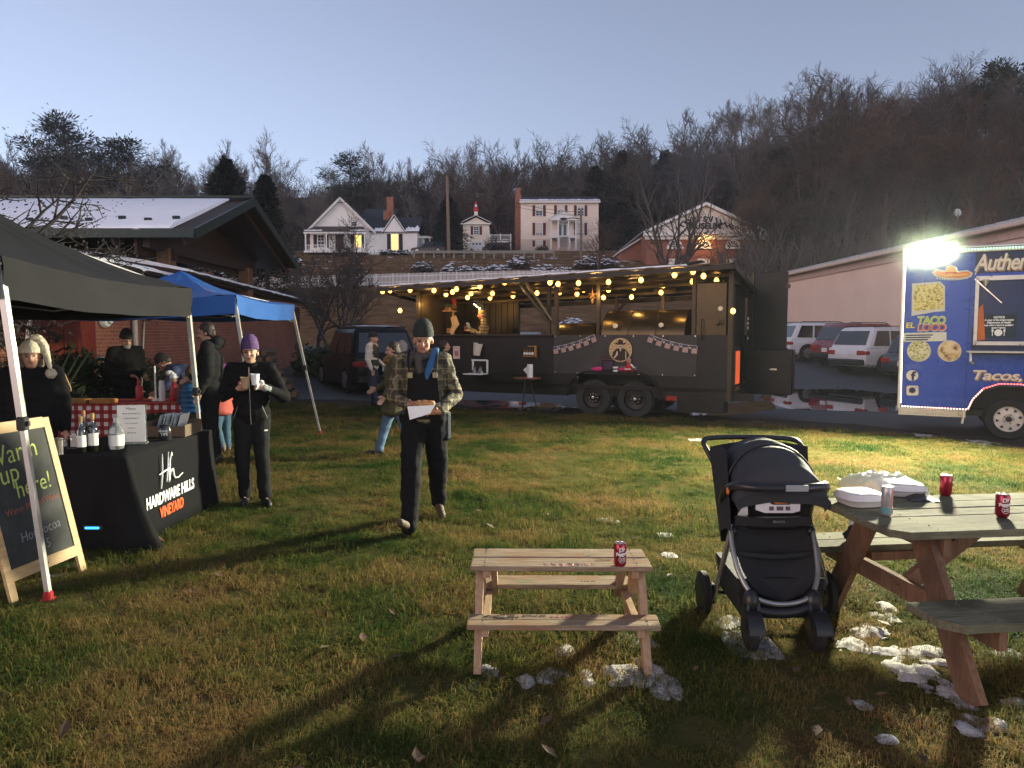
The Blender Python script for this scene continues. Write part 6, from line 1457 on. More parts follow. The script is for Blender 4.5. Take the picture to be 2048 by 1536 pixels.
for px, py in BL:
 f = 578 - (px - 757) * .0683; d = py - f
 y = -.52 if d < 19 else (.45 if d < 30 else 1.25)
 if (px, py) in ((800, 621), (836, 649)): y = -.45
 if (px, py) == (1466, 622): y = -.08
 p = BT(px, py, y); w = tw(p + V((0, 0, .045))); o = link("bulb", bulb_me, bulbm, st); o.location = w; s_ = link("socket", sock_me, blackp, o)
 if py < 610: rows.setdefault(y, []).append((p.x, w + V((0, 0, .05))))
 else:
  rt = tw(V((max(p.x, -4.1), y, rz(p.x, y) - .05))); mb = MB(); mb.tube([w + V((0, 0, .05)), rt], .006, 4); obj("wire", mb, blackp, st)
for k, (px, y) in enumerate(((860, .2), (950, .9), (1030, .1), (1110, .8), (1190, .0), (1270, .6), (1350, .2), (1420, .5), (790, -.3))):
 p = BT(px, 580, y); d_ = bpy.data.lights.new("bulb_glow", 'POINT'); d_.energy = 10; d_.color = (1, .56, .17); d_.shadow_soft_size = .06; o = bpy.data.objects.new("bulb_glow", d_); col.objects.link(o); o.location = tw(V((p.x, y, rz(p.x, y) - .30)))
for y, L in rows.items():
 L.sort(key=lambda a: a[0]); mb = MB(); q = []
 for i in range(len(L)):
  q.append(L[i][1])
  if i < len(L) - 1:
   m_ = L[i][1].lerp(L[i + 1][1], .5); m_.z -= .05 * (L[i + 1][1] - L[i][1]).length * .6; q.append(m_)
 mb.tube(q, .006, 4); obj("wire", mb, blackp, st)
cl = thing("light_cluster", "small cluster of pale fairy lights hanging beside the cook", "fairy lights", tw(BT(955, 600, 2.0)), TRA)
rn = random.Random(6)
for i in range(14):
 mb = MB(); mb.ell((rn.uniform(-.1, .1), 0, -.25 + i * .036), .018, nu=8, nv=5); obj("bulb", mb, emat("pale_fairy", (1, .85, .5), 9), cl, True)
mb = MB(); mb.tube([(0, 0, .3), (.03, 0, 0), (-.02, 0, -.28)], .006, 4); obj("wire", mb, blackp, cl)
# ---------------------------------------------------------------- blue taco truck
TXX, TXY, TXA = 6.70, 12.25, R(-30)
blue = mat("truck_blue", (.020, .068, .40), rough=.28, var=.10, scale=1.5, coat=.4, bump=.02, bscale=3); navy = mat("truck_navy", (.010, .020, .075), rough=.3, var=.1); alum = mat("bare_aluminium", (.62, .60, .55), rough=.3, metal=.7, var=.1); creamw = mat("cream_vinyl", (.70, .64, .52), rough=.5, var=.04); tanw = mat("tan_vinyl", (.26, .17, .11), rough=.5, var=.04)
def PT(px, py, out=0.0):
 k = (px - 1024) / FPX; th = math.cos(TH) + (768 - py) / FPX * math.sin(TH); k /= th; ca, sa = math.cos(TXA), math.sin(TXA); y = -out
 t = ((TXY + ca * y) * k - (TXX - sa * y)) / (ca - sa * k); return V((t, y, P(px, py, TXY + ca * y + sa * t).z))
def xw(p): return Matrix.Translation((TXX, TXY, 0)) @ Matrix.Rotation(TXA, 4, 'Z') @ V(p)
tt = thing("taco_truck", "bright blue food truck lettered for tacos with glowing rope lights", "food truck", (TXX, TXY, 0), TXA)
TOP = PT(1812, 503).z; BOT = .44; LEN = 5.2
wx = PT(2016, 840).x; WR = .345
ar_ = [(wx - .56, BOT), (wx - .50, .62), (wx - .36, .80), (wx - .15, .885), (wx + .15, .885), (wx + .36, .80), (wx + .50, .62), (wx + .56, BOT)]
poly = [(0, BOT)] + ar_ + [(LEN, BOT), (LEN, TOP), (0, TOP)]
mb = MB(); mb.prism([(x, 0, z) for x, z in poly], (0, .06, 0)); obj("side_panel", mb, blue, tt)
mb = MB(); mb.box((.03, 1.1, (TOP + BOT) / 2), (.06, 2.08, TOP - BOT)); obj("front_wall", mb, alum, tt)
mb = MB(); mb.box((LEN / 2, 1.1, TOP + .02), (LEN + .06, 2.24, .06), bev=.02); obj("roof", mb, alum, tt)
mb = MB(); mb.box((.0, -.005, (TOP + BOT) / 2), (.05, .05, TOP - BOT), bev=.01); mb.box((LEN / 2, -.02, TOP - .035), (LEN, .045, .07), bev=.01); obj("corner_trim", mb, alum, tt)
mb = MB(); xe = wx - .58
for k in range(4): mb.box((xe / 2, -.02, BOT - .10 + k * .033), (xe, .04, .024), bev=.006)
mb.box((xe / 2, .0, BOT - .05), (xe, .03, .13)); obj("skirt_rail", mb, alum, tt)
mb = MB(); rg_ = [[V((x, -.13, z)), V((x, -.13, z - .02)), V((x, .1, z - .02)), V((x, .1, z))] for x, z in ar_]; mb.loft(rg_); obj("fender", mb, blackp, tt)
mb = MB(); mb.box((wx - .62, -.05, .34), (.03, .14, .22), ry=.12); obj("mud_flap", mb, alum, tt)
mb = MB(); mb.box((wx, .5, .7), (1.1, .06, .5)); mb.box((LEN / 2, 1.0, .40), (LEN, 1.7, .1)); obj("chassis", mb, blackp, tt)
wm = mat("white_wheel", (.55, .52, .46), rough=.4, var=.08)
for y in (.0, 2.0):
 mb = MB(); mb.lathe((wx, y + .02, WR), [(.20, -.10), (.26, -.12), (.315, -.11), (WR, -.06), (WR, .06), (.315, .11), (.2, .10)], 40, 'Y', cap=False); ty = obj("tyre", mb, rubber, tt, True)
 mb = MB(); mb.lathe((wx, y + .02, WR), [(.205, .115), (.20, .10), (.185, .085), (.16, .085), (.11, .10), (.08, .105), (.078, .09), (.004, .09)], 36, 'Y', cap=False); rm_ = obj("rim", mb, wm, ty, True)
 for k in range(8):
  a = k * math.pi / 4 + .2; c = V((wx + .148 * math.cos(a), y - .078, WR + .148 * math.sin(a))); e1 = V((math.cos(a), 0, math.sin(a))); e2 = V((-math.sin(a), 0, math.cos(a)))
  mb = MB(); mb.prism([c - e1 * .022 - V((0, .004, 0)), c + e1 * .024 + e2 * .026 - V((0, .004, 0)), c + e1 * .024 - e2 * .026 - V((0, .004, 0))], (0, .012, 0)); obj("rim_slot", mb, rubber, ty)
 mb = MB(); mb.lathe((wx, y + .02, WR), [(.045, .09), (.045, .12), (.02, .125), (.004, .122)], 14, 'Y')
 for k in range(5): a = k * 1.2566; mb.cyl((wx + .068 * math.cos(a), y - .08, WR + .068 * math.sin(a)), (wx + .068 * math.cos(a), y - .10, WR + .068 * math.sin(a)), .009, n=6)
 obj("hub_cap", mb, blackp, ty)
# serving window with counter, awning strut, curtain and notice
wa, wb = PT(1952, 560), PT(1952, 684)
W0, W1, Z1, Z0 = wa.x, 3.6, wa.z, wb.z
mb = MB()
for c, d in (((W0 + .02, -.03, (Z0 + Z1) / 2), (.05, .07, Z1 - Z0 + .08)), (((W0 + W1) / 2, -.03, Z1 + .02), (W1 - W0, .07, .07)), (((W0 + W1) / 2, -.03, Z0 - .02), (W1 - W0, .07, .06)), ((W1, -.03, (Z0 + Z1) / 2), (.05, .07, Z1 - Z0))): mb.box(c, d)
fr = obj("window_frame", mb, alum, tt)
mb = MB(); mb.box(((W0 + W1) / 2, -.006, (Z0 + Z1) / 2), (W1 - W0 - .06, .01, Z1 - Z0 - .04)); obj("window_screen", mb, mat("screen_blue", (.012, .028, .10), rough=.35), tt)
mb = MB(); p = PT(1955, 655); mb.prism([(W0 + .05, -.015, Z0 + .02), (W0 + .16, -.015, Z0 + .04), (W0 + .13, -.015, Z0 + .4), (W0 + .11, -.015, Z0 + .62), (W0 + .05, -.015, Z0 + .55)], (0, -.02, 0)); obj("curtain", mb, mat("orange_curtain", (.50, .13, .03), rough=.8), tt)
cz = PT(1945, 703).z; mb = MB(); mb.box(((W0 + W1) / 2 - .04, -.16, cz), (W1 - W0 + .1, .34, .035), bev=.008); obj("serving_shelf", mb, alum, tt)
mb = MB(); mb.tube([(W0 - .03, -.04, cz - .02), (W0 - .03, -.06, cz - .16), (W0 + .02, -.05, cz - .2)], .02, 6); obj("shelf_hinge", mb, alum, tt)
a = PT(1950, 558, .05); b = PT(1978, 583, .10); mb = MB(); mb.bar(a, b, .018, .018); c2_ = b + (b - a) * .9; mb.bar(b, c2_, .012, .012); obj("awning_strut", mb, alum, tt)
mb = MB(); mb.tube([PT(1950, 550, .02), PT(1958, 528, .03), PT(1965, 518, .02)], .012, 5); obj("cable", mb, alum, tt)
mb = MB(); lp = PT(1972, 566, .06); mb.lathe(lp, [(.05, .06), (.045, .02), (.02, -.03), (.01, -.05)], 12); obj("awning_lamp", mb, alum, tt, True)
# notice in the window
n0, n1 = PT(1963, 629, .012), PT(2032, 676, .012); nc = (n0 + n1) / 2
mb = MB(); mb.box(nc, (n1.x - n0.x, .006, n0.z - n1.z)); nt = obj("window_notice", mb, mat("notice_green", (.012, .030, .045)), tt); nm_ = mat("notice_white", (.78, .8, .78), var=0)
for k, (s, sz) in enumerate((("NOTICE", .045), ("A copy of the most recent", .040), ("Department of Health", .040), ("inspection report is available", .038), ("upon request.", .038))):
 text(s, nm_, nt, frame((nc.x, nc.y - .005, n0.z - .05 - k * .042), (1, 0, 0), (0, 0, 1)), sz, sx=.9, ext=.001, shear=.15, offset=.002)
mb = MB(); c = V((nc.x, nc.y - .005, n1.z + .085)); mb.lathe(c, [(.055, 0), (.055, .004), (.004, .004)], 20, 'Y')
for s in (-1, 1): mb.box(c + V((s * .08, -.001, -.002)), (.010, .003, .10)); mb.box(c + V((s * .08, -.001, .035)), (.026, .003, .04))
obj("plate_symbol", mb, nm_, nt)
mb = MB(); p = PT(2000, 712, 0); mb.box(((W0 + LEN) / 2 - .03, -.004, (cz + .95) / 2 + .42), (LEN - W0, .006, cz - .98)); obj("lower_panel", mb, navy, tt)
mb = MB(); mb.box(((W0 + LEN) / 2 - .02, -.004, (Z1 + TOP) / 2 + .03), (LEN - W0, .006, TOP - Z1 - .16)); obj("upper_panel", mb, navy, tt)
def word(s, px0, py0, px1, py1, out, m, shear=.25, off=.012, full=None):
 a, b = PT(px0, py0, out), PT(px1, py1, out)
 me = text_mesh(s, 1.0, .003, shear=shear, offset=off, align='LEFT', spacing=.92); xs_ = [v.co.x for v in me.vertices]; zs = [v.co.y for v in me.vertices]
 sx, sy = (b.x - a.x) / (max(xs_) - min(xs_)), (a.z - b.z) / (max(zs) - min(zs))
 me.transform(frame((a.x, a.y, b.z), (1, 0, 0), (0, 0, 1)) @ Matrix.Diagonal((sx, sy, 1, 1)) @ Matrix.Translation((-min(xs_), -min(zs), 0)))
 return link("lettering", me, m, tt)
word("Authentic", 1951, 512, 2096, 540, .016, tanw, off=.03); word("Authentic", 1949, 509, 2094, 537, .022, creamw, off=.02)
word("Tacos,", 1948, 743, 2046, 768, .016, tanw, off=.03); word("Tacos,", 1946, 740, 2044, 765, .022, creamw, off=.02)
# decals on the left part
word("TACO", 1835, 632, 1892, 649, .012, mat("decal_white", (.55, .56, .48), var=0), shear=.1, off=.06); word("TACO", 1837, 634, 1890, 647, .02, mat("decal_lime", (.42, .55, .06), var=.15, scale=8), shear=.1, off=.025)
word("LOCO", 1835, 647, 1893, 663, .013, mat("decal_white", (.55, .56, .48)), shear=.1, off=.06); word("LOCO", 1837, 649, 1891, 661, .021, mat("decal_red", (.55, .07, .04), var=.15, scale=8), shear=.1, off=.025)
word("EL", 1812, 645, 1830, 656, .015, mat("decal_yellow", (.70, .58, .10), var=.05), shear=.1, off=.02)
def flatpoly(pts, out, m, nm, ext=.003):
 mb = MB(); mb.prism([PT(x, y, out) for x, y in pts], (0, -ext, 0)); return obj(nm, mb, m, tt)
def food(nm, c1, c2, c3, sc):
 m = bpy.data.materials.new(nm); m.use_nodes = True; n, l = m.node_tree.nodes, m.node_tree.links; b = n["Principled BSDF"]; b.inputs["Roughness"].default_value = .4
 tc = n.new("ShaderNodeTexCoord"); v = n.new("ShaderNodeTexVoronoi"); v.inputs["Scale"].default_value = sc; nz = n.new("ShaderNodeTexNoise"); nz.inputs["Scale"].default_value = sc * .6; nz.inputs["Detail"].default_value = 5; nz.inputs["Distortion"].default_value = 1.5
 l.new(tc.outputs["Object"], v.inputs[0]); l.new(tc.outputs["Object"], nz.inputs[0]); r = n.new("ShaderNodeValToRGB"); e = r.color_ramp.elements; e[0].position = .32; e[0].color = c1 + (1,); e[1].position = .68; e[1].color = c3 + (1,); x = e.new(.5); x.color = c2 + (1,)
 mx = n.new("ShaderNodeMath"); mx.operation = 'MULTIPLY_ADD'; mx.inputs[1].default_value = .5; l.new(v.outputs[0], mx.inputs[0]); l.new(nz.outputs[0], mx.inputs[2]); sb = n.new("ShaderNodeMath"); sb.operation = 'SUBTRACT'; sb.inputs[1].default_value = .17; l.new(mx.outputs[0], sb.inputs[0]); l.new(sb.outputs[0], r.inputs[0]); l.new(r.outputs[0], b.inputs["Base Color"]); return m
flatpoly([(1824, 567), (1880, 563), (1890, 572), (1890, 622), (1868, 624), (1823, 632)], .006, mat("decal_white", (.55, .56, .48)), "photo_border"); flatpoly([(1829, 571), (1879, 567), (1886, 574), (1886, 617), (1826, 622)], .010, food("printed_fries", (.10, .06, .02), (.45, .36, .06), (.66, .60, .22), 26), "food_photo")
for px, m in ((1838, food("printed_salad", (.10, .12, .03), (.42, .40, .12), (.66, .62, .40), 22)), (1899, food("printed_burger", (.12, .05, .02), (.50, .34, .14), (.66, .52, .30), 12))):
 flatpoly([(px + 24 * math.cos(t), 702 + 21.5 * math.sin(t)) for t in np.linspace(0, 6.283, 33)[:32]], .006, mat("decal_white", (.55, .56, .48)), "photo_border"); flatpoly([(px + 22.5 * math.cos(t), 702 + 20 * math.sin(t)) for t in np.linspace(0, 6.283, 33)[:32]], .010, m, "food_photo")
flatpoly([(1807, 666), (1893, 664), (1893, 682), (1807, 684)], .006, mat("decal_cream", (.62, .63, .52), var=.12, scale=20), "phone_strip")
for k in range(3): flatpoly([(1811, 669.5 + k * 4.6), (1866 - k * 5, 668.6 + k * 4.6), (1866 - k * 5, 671 + k * 4.6), (1811, 672 + k * 4.6)], .010, navy, "print_line", .001)
# sombrero emblem
def el_(cx, cy, rx, ry, a0=0, a1=6.283, n=24): return [(cx + rx * math.cos(t), cy + ry * math.sin(t)) for t in np.linspace(a0, a1, n)]
wd_ = mat("decal_white", (.55, .56, .48)); so = mat("decal_orange", (.66, .20, .05), var=.1); sy = mat("decal_straw", (.72, .44, .14), var=.1)
flatpoly([(1864, 545), (1872, 538), (1890, 541), (1893, 533), (1903, 530), (1913, 534), (1916, 542), (1935, 540), (1946, 546), (1942, 554), (1920, 559), (1890, 558), (1870, 552)], .006, wd_, "sombrero_outline")
flatpoly([(1868, 546), (1874, 541), (1890, 545), (1916, 545), (1936, 543), (1942, 547), (1938, 552), (1918, 556), (1890, 555), (1873, 551)], .010, so, "sombrero_brim"); flatpoly([(1890, 547), (1894, 536), (1903, 532.5), (1911, 536), (1915, 547), (1902, 550)], .013, sy, "sombrero_crown"); flatpoly([(1891, 544), (1914, 544), (1915, 547), (1890, 547.5)], .017, mat("decal_red", (.55, .07, .04)), "sombrero_band"); flatpoly([(1872, 548), (1890, 550), (1916, 549), (1938, 547), (1936, 549.5), (1916, 552), (1890, 553)], .014, sy, "brim_stripe")
mb = MB()
for k in range(12): p = PT(1874 + k * 5.4, 556.5 + 3 * math.sin(k * 3.14 / 11), .012); mb.cyl(p, p - V((0, .006, 0)), .014, n=8)
stuff(obj("sombrero_tassel", mb, wd_, tt))
# two round social badges
flatpoly(el_(1824.5, 751, 12.2, 10.8), .006, creamw, "round_badge"); a = PT(1826, 753, .012); text("f", navy, tt, frame((a.x, a.y, a.z - .0), (1, 0, 0), (0, 0, 1)), .21, ext=.002, offset=.008)
rr2 = []
for cx, cy, a0 in ((1833, 787, 0), (1817, 787, 1.57), (1817, 775, 3.14), (1833, 775, 4.71)): rr2 += [(cx + 4 * math.cos(a0 + t), cy + 3.8 * math.sin(a0 + t)) for t in np.linspace(0, 1.57, 5)]
flatpoly(rr2, .006, creamw, "square_badge"); a = PT(1824.5, 780.5, .012); mb = MB(); mb.lathe(a, [(.036, 0), (.05, 0), (.05, .003), (.036, .003)], 20, 'Y'); mb.cyl(a + V((.05, 0, .05)), a + V((.05, -.004, .05)), .009, n=8); obj("camera_symbol", mb, navy, tt)
# rope lights: a clear tube and its glowing beads
def rope(pts, cols, nm, step=.042):
 q = [V(p) for p in pts]; mb = MB(); mb.tube(q, .010, 6); o = obj("rope_tube", mb, mat("rope_plastic", (.35, .36, .33), rough=.3), tt); L = sum((q[i + 1] - q[i]).length for i in range(len(q) - 1)); d = 0; n = int(L / step); sets = {}
 for k in range(n):
  s = (k + .5) * step; acc = 0
  for i in range(len(q) - 1):
   l_ = (q[i + 1] - q[i]).length
   if acc + l_ >= s: p = q[i].lerp(q[i + 1], (s - acc) / l_); break
   acc += l_
  sets.setdefault(cols(s / L), MB()).box(p - V((0, .008, 0)), (.017, .012, .017), rz=.4, ry=.5)
 for c, m2 in sets.items(): stuff(obj("light_bead", m2, emat("bead_" + c, {"white": (1, .93, .72), "green": (.25, 1, .42), "red": (1, .10, .08), "pink": (1, .5, .38), "magenta": (1, .1, .5)}[c], 5.0), o))
yR = -.05
rope([PT(1812, 506, .05), PT(1808, 600, .05), PT(1804, 700, .05), PT(1801.5, 811, .05)], lambda u: "white", "l")
rope([PT(1812, 505, .05), V((2.6, yR, TOP - .03))], lambda u: "white" if u < .08 else "green", "t")
rope([PT(1802, 812, .05), V((xe + .02, yR, BOT + .03))], lambda u: "white" if u < .25 else "pink", "b")
rope([V((xe + .02, yR, BOT + .03))] + [V((x, -.14, z + .03)) for x, z in ar_[1:6]], lambda u: "pink" if u < .35 else ("red" if u < .8 else "magenta"), "a")
# flood lamp on the upper edge
lw = PT(1872, 501, .20)
fl_ = thing("flood_light", "blinding white floodlight clamped to the top edge of the blue truck", "floodlight", xw(lw), TXA)
mb = MB(); mb.box((0, .05, 0), (.34, .07, .24), bev=.015); mb.tube([(-.2, .03, 0), (-.2, .2, -.02), (.2, .2, -.02), (.2, .03, 0)], .012, 6); obj("housing", mb, blackp, fl_)
mb = MB(); mb.quad((-.155, .012, -.105), (.155, .012, -.105), (.155, .012, .105), (-.155, .012, .105)); obj("lens", mb, emat("flood_lens", (1.0, 1.0, .86), 30), fl_)
fd = bpy.data.lights.new("flood_beam", 'AREA'); fd.shape = 'RECTANGLE'; fd.size = .62; fd.size_y = .36; fd.energy = 2250; fd.spread = R(128); fd.color = (1.0, .95, .68)
fo_ = bpy.data.objects.new("flood_beam", fd); col.objects.link(fo_); fo_.location = xw(lw + V((0, -.03, 0))); dirv = Matrix.Rotation(TXA, 3, 'Z') @ V((-.16, -1, -.36)); fo_.rotation_euler = dirv.to_track_quat('-Z', 'Y').to_euler()
mb = MB()
for k in range(60):
 z = BOT + .05 + (TOP - BOT - .15) * k / 59
 for x in (.045, 1.0): mb.cyl((x, .0, z), (x, -.004, z), .006, n=6)
stuff(obj("rivet", mb, blue, tt))
mb = MB(); mb.box((.97, -.001, (TOP + BOT) / 2), (.006, .006, TOP - BOT - .1)); obj("panel_seam", mb, navy, tt)
# ---------------------------------------------------------------- parked vehicles
glass_car = mat("tinted_glass", (.012, .015, .018), rough=.05, var=0, spec=.8); lampr = mat("tail_lamp_red", (.30, .02, .015), rough=.3); lampw = mat("head_lamp_clear", (.6, .6, .58), rough=.1); platem = mat("licence_plate", (.65, .66, .66), rough=.5, var=.1, scale=12)
alloy = mat("alloy_rim", (.42, .42, .42), rough=.3, metal=.7)
def car(name, label, rear, head, L, W, H, paint, hood=.30, cat="car", group=None, rails=True, pickup=False, snow=False, z=None, side_tail=True):
 """rear: ground point under the middle of the back bumper; head: heading vector"""
 h = V(head + (0,)).normalized(); a = math.atan2(h.y, h.x) - math.pi / 2; c = V(rear + (0,)); mid = c + h * L / 2; c.z = HZ(mid.x, mid.y) if z is None else z
 t = thing(name, label, cat, c, a, group); zb, zt, w = .26, H * .56, W / 2
 if pickup: roof0, roof1, belt0, belt1 = L * .42, L * .62, L * .38, L * .76
 else: roof0, roof1, belt0, belt1 = L * .10, L * .58, L * .025, L * (1 - hood)
 st_ = [(0.0, .42, zt * .93, .88), (.05, .30, zt * .99, .95), (.25, zb, zt, .99), (L * .18, zb, zt, 1), (L * .5, zb, zt, 1), (belt1, zb, zt, 1), (L * .88, zb, zt * .93, .98), (L * .96, .28, zt * .88, .93), (L * .995, .36, zt * .80, .82)]
 mb = MB(); rings = []
 for y, b, tp, k in st_:
  x = w * k; r = .09; rings.append([V((sx * q, y, zz)) for sx, q, zz in ((-1, x - r, b), (-1, x, b + r), (-1, x * 1.0, (b + tp) * .5), (-1, x * .985, tp - .10), (-1, x * .93, tp - .02), (-1, x * .80, tp), (1, x * .80, tp), (1, x * .93, tp - .02), (1, x * .985, tp - .10), (1, x, (b + tp) * .5), (1, x, b + r), (1, x - r, b))])
 mb.loft(rings); obj("body", mb, paint, t, True)
 wr = w * .80
 def S(s, u, sx=1, off=.0):
  y0 = belt0 + (roof0 - belt0) * u; y1 = belt1 + (roof1 - belt1) * u; return V((sx * (w * .95 + (wr - w * .95) * u + off), y0 + (y1 - y0) * s, zt - .02 + (H - .07 - zt) * u))
 mb = MB(); rings = []
 for u, dz, sh in ((0, 0, 0), (.55, 0, -.012), (.96, 0, .0), (1.0, .035, .06), (1.0, .06, .2)):
  a0, a1 = S(0, u), S(1, u); x = a0.x - sh; y0, y1, zz = a0.y + sh * .9, a1.y - sh * .9, a0.z + dz; r = .12; pts = []
  for cx, cy, t0 in ((x - r, y1 - r, 0), (-x + r, y1 - r, 1.5708), (-x + r, y0 + r, 3.1416), (x - r, y0 + r, 4.7124)):
   for k in range(4): q = t0 + k * .5236; pts.append(V((cx + r * math.cos(q), cy + r * math.sin(q), zz)))
  rings.append(pts)
 mb.loft(rings); obj("cabin", mb, paint, t, True)
 sets = ((.05, .30), (.33, .60), (.63, .90)) if not pickup else ((.12, .46), (.52, .86))
 for sx in (-1, 1):
  for s0, s1 in sets:
   mb = MB(); P4 = [S(s0 + (.02 if s0 < .1 else 0), .12, sx, .024), S(s1, .12, sx, .024), S(s1 - .0, .88, sx, .022), S(s0 + (.03 if s0 < .1 else 0), .88, sx, .022)]; mb.prism(P4, (-sx * .01, 0, 0)); obj("side_window", mb, glass_car, t)
  mb = MB(); mb.box((sx * (w + .07), belt1 - .22, zt + .06), (.17, .10, .13), bev=.03); obj("mirror", mb, paint, t)
  for y in (L * .33, L * .53):
   mb = MB(); mb.box((sx * (w + .002), y, zt * .82), (.02, .15, .03)); obj("door_handle", mb, paint, t)
  mb = MB()
  for y in (L * .285, L * .465, L * .66): mb.box((sx * (w * .997), y, zt * .66), (.008, .012, zt * .55))
  stuff(obj("door_seam", mb, blackp, t))
  mb = MB(); mb.box((sx * w * .985, L * .5, zb + .05), (.04, L * .55, .12)); obj("sill_trim", mb, blackp, t)
  if rails and not pickup:
   mb = MB(); mb.tube([S(.05, 1, sx, -.06) + V((0, 0, .05)), S(.1, 1, sx, -.06) + V((0, 0, .09)), S(.85, 1, sx, -.06) + V((0, 0, .09)), S(.92, 1, sx, -.06) + V((0, 0, .05))], .018, 6); obj("roof_rail", mb, blackp, t)
  mb = MB(); mb.box((sx * w * .72, .03, zt * .80), (w * .36, .10, .16), bev=.02); mb.box((sx * w * .93, .10, zt * .80), (.10, .20, .13), bev=.02); obj("tail_lamp", mb, lampr, t)
  mb = MB(); mb.box((sx * w * .68, L * .965, zt * .74), (w * .38, .14, .13), bev=.03); obj("head_lamp", mb, lampw, t)
 if not pickup:
  mb = MB(); a0, b0, c0, d0 = S(0, .16, -1), S(0, .16, 1), S(0, .88, 1), S(0, .88, -1); mb.prism([V((p.x * .86, p.y - .03, p.z)) for p in (a0, b0, c0, d0)], (0, .01, 0)); obj("rear_window", mb, glass_car, t)
 else:
  mb = MB(); a0, b0, c0, d0 = S(0, .16, -1), S(0, .16, 1), S(0, .88, 1), S(0, .88, -1); mb.prism([V((p.x * .86, p.y - .03, p.z)) for p in (a0, b0, c0, d0)], (0, .01, 0)); obj("rear_window", mb, glass_car, t)
  mb = MB(); mb.box((0, L * .19, zt - .004), (W * .82, L * .33, .02)); obj("bed_cover", mb, blackp, t)
 mb = MB(); mb.prism([V((p.x * .9, p.y + .03, p.z)) for p in (S(1, .12, -1), S(1, .12, 1), S(1, .9, 1), S(1, .9, -1))], (0, -.01, 0)); obj("windscreen", mb, glass_car, t)
 mb = MB(); mb.box((0, .0, .44), (W * .90, .14, .22), bev=.04); mb.box((0, L * .985, .42), (W * .8, .14, .22), bev=.04); obj("bumper", mb, blackp, t, True)
 mb = MB(); mb.box((0, -.012, zt * .68), (.32, .02, .16)); obj("licence_plate", mb, platem, t)
 mb = MB(); mb.box((0, L * .99, zt * .64), (W * .42, .04, .14)); obj("grille", mb, blackp, t)
 for y in (L * .185, L * .80):
  for sx in (-1, 1):
   r = .345 if H < 1.8 else .39; x = sx * (w - .10)
   mb = MB(); mb.lathe((sx * (w - .03), y, r), [(.02, -.04), (r * 1.16, -.04), (r * 1.16, .035), (.02, .035)], 24, 'X'); obj("wheel_arch", mb, blackp, t)
   mb = MB(); mb.lathe((x, y, r), [(r * .62, -.11), (r * .9, -.12), (r, -.08), (r, .08), (r * .9, .125), (r * .62, .11)], 26, 'X', cap=False); ty = obj("tyre", mb, rubber, t, True)
   mb = MB(); ox = sx * .125; mb.lathe((x + ox - (.02 if sx > 0 else -.02), y, r), [(.004, .0), (r * .6, .0), (r * .6, .01), (.004, .012)], 22, 'X')
   rm_ = obj("rim", mb, rimb, ty)
   mb = MB()
   for k in range(5):
    q = k * 1.2566; mb.bar((x + ox, y + .03 * math.cos(q), r + .03 * math.sin(q)), (x + ox, y + r * .6 * math.cos(q), r + r * .6 * math.sin(q)), .05, .03, up=(1, 0, 0))
   mb.lathe((x + ox, y, r), [(r * .56, -.012), (r * .64, -.012), (r * .64, .012), (r * .56, .012)], 22, 'X'); obj("spokes", mb, alloy, ty)
 if snow:
  mb = MB(); mb.grid(12, 10, lambda u, v: V(((u - .5) * wr * 1.9, roof0 + .12 + (roof1 - roof0 - .2) * v, H + .005 + .04 * math.sin(math.pi * u) ** .5 * math.sin(math.pi * v) ** .5 * (.8 + .5 * noise.noise(V((u * 4, v * 4, 0))))))); obj("roof_snow", mb, snow_m, t, 'all')
 return t
pwht = mat("pearl_white_paint", (.62, .63, .65), rough=.25, var=.04, coat=.6); pred = mat("dark_red_paint", (.17, .014, .014), rough=.28, var=.06, coat=.5); pgry = mat("graphite_paint", (.030, .034, .042), rough=.28, var=.06, coat=.5); pblk = mat("black_paint", (.006, .0065, .008), rough=.3, var=.06, spec=.2); pmar = mat("maroon_paint", (.085, .010, .014), rough=.3, coat=.4); psil = mat("silver_paint", (.32, .33, .34), rough=.3, metal=.4)
car("white_suv", "white sport utility car seen side on beyond the trailer's lower box", (12.15, 32.2), (1, .05), 4.6, 1.86, 1.72, pwht, group="cars parked along the pale metal building")
car("red_suv", "dark red sport utility car parked between two white ones", (12.75, 29.0), (.96, .26), 4.5, 1.84, 1.78, pred, group="cars parked along the pale metal building")
car("white_suv", "white sport utility car with its red tail lamp towards the lot", (12.3, 26.2), (.95, .31), 4.8, 1.95, 1.75, pwht, group="cars parked along the pale metal building")
car("grey_suv", "dark graphite car half hidden behind the blue food truck", (12.85, 23.4), (.95, .31), 4.6, 1.85, 1.66, pgry, group="cars parked along the pale metal building")
q = P(775, 700, 20.4)
car("black_suv", "big black sport utility car with snow on its roof behind the man in the vest", (q.x, q.y), (-.45, .89), 5.2, 2.0, 1.95, pblk, cat="car", snow=True, z=0.0)
q = P(838, 700, 25.5)
car("maroon_suv", "maroon vehicle showing behind the black one's roof", (q.x + 3.2, 27.6), (-1, .04), 4.8, 1.9, 2.05, pmar, cat="car", z=.12)
q = P(1040, 690, 35)
car("silver_pickup", "silver pickup truck seen through the trailer behind the cook", (q.x + .6, q.y), (-.75, .5), 5.4, 1.95, 1.85, psil, cat="truck", pickup=True)
q = P(868, 512, 85)
car("dark_hatchback", "small dark car parked behind the guard rail beside the arbor", (q.x + 1.5, q.y), (-1, .2), 4.2, 1.8, 1.5, pgry, cat="car")
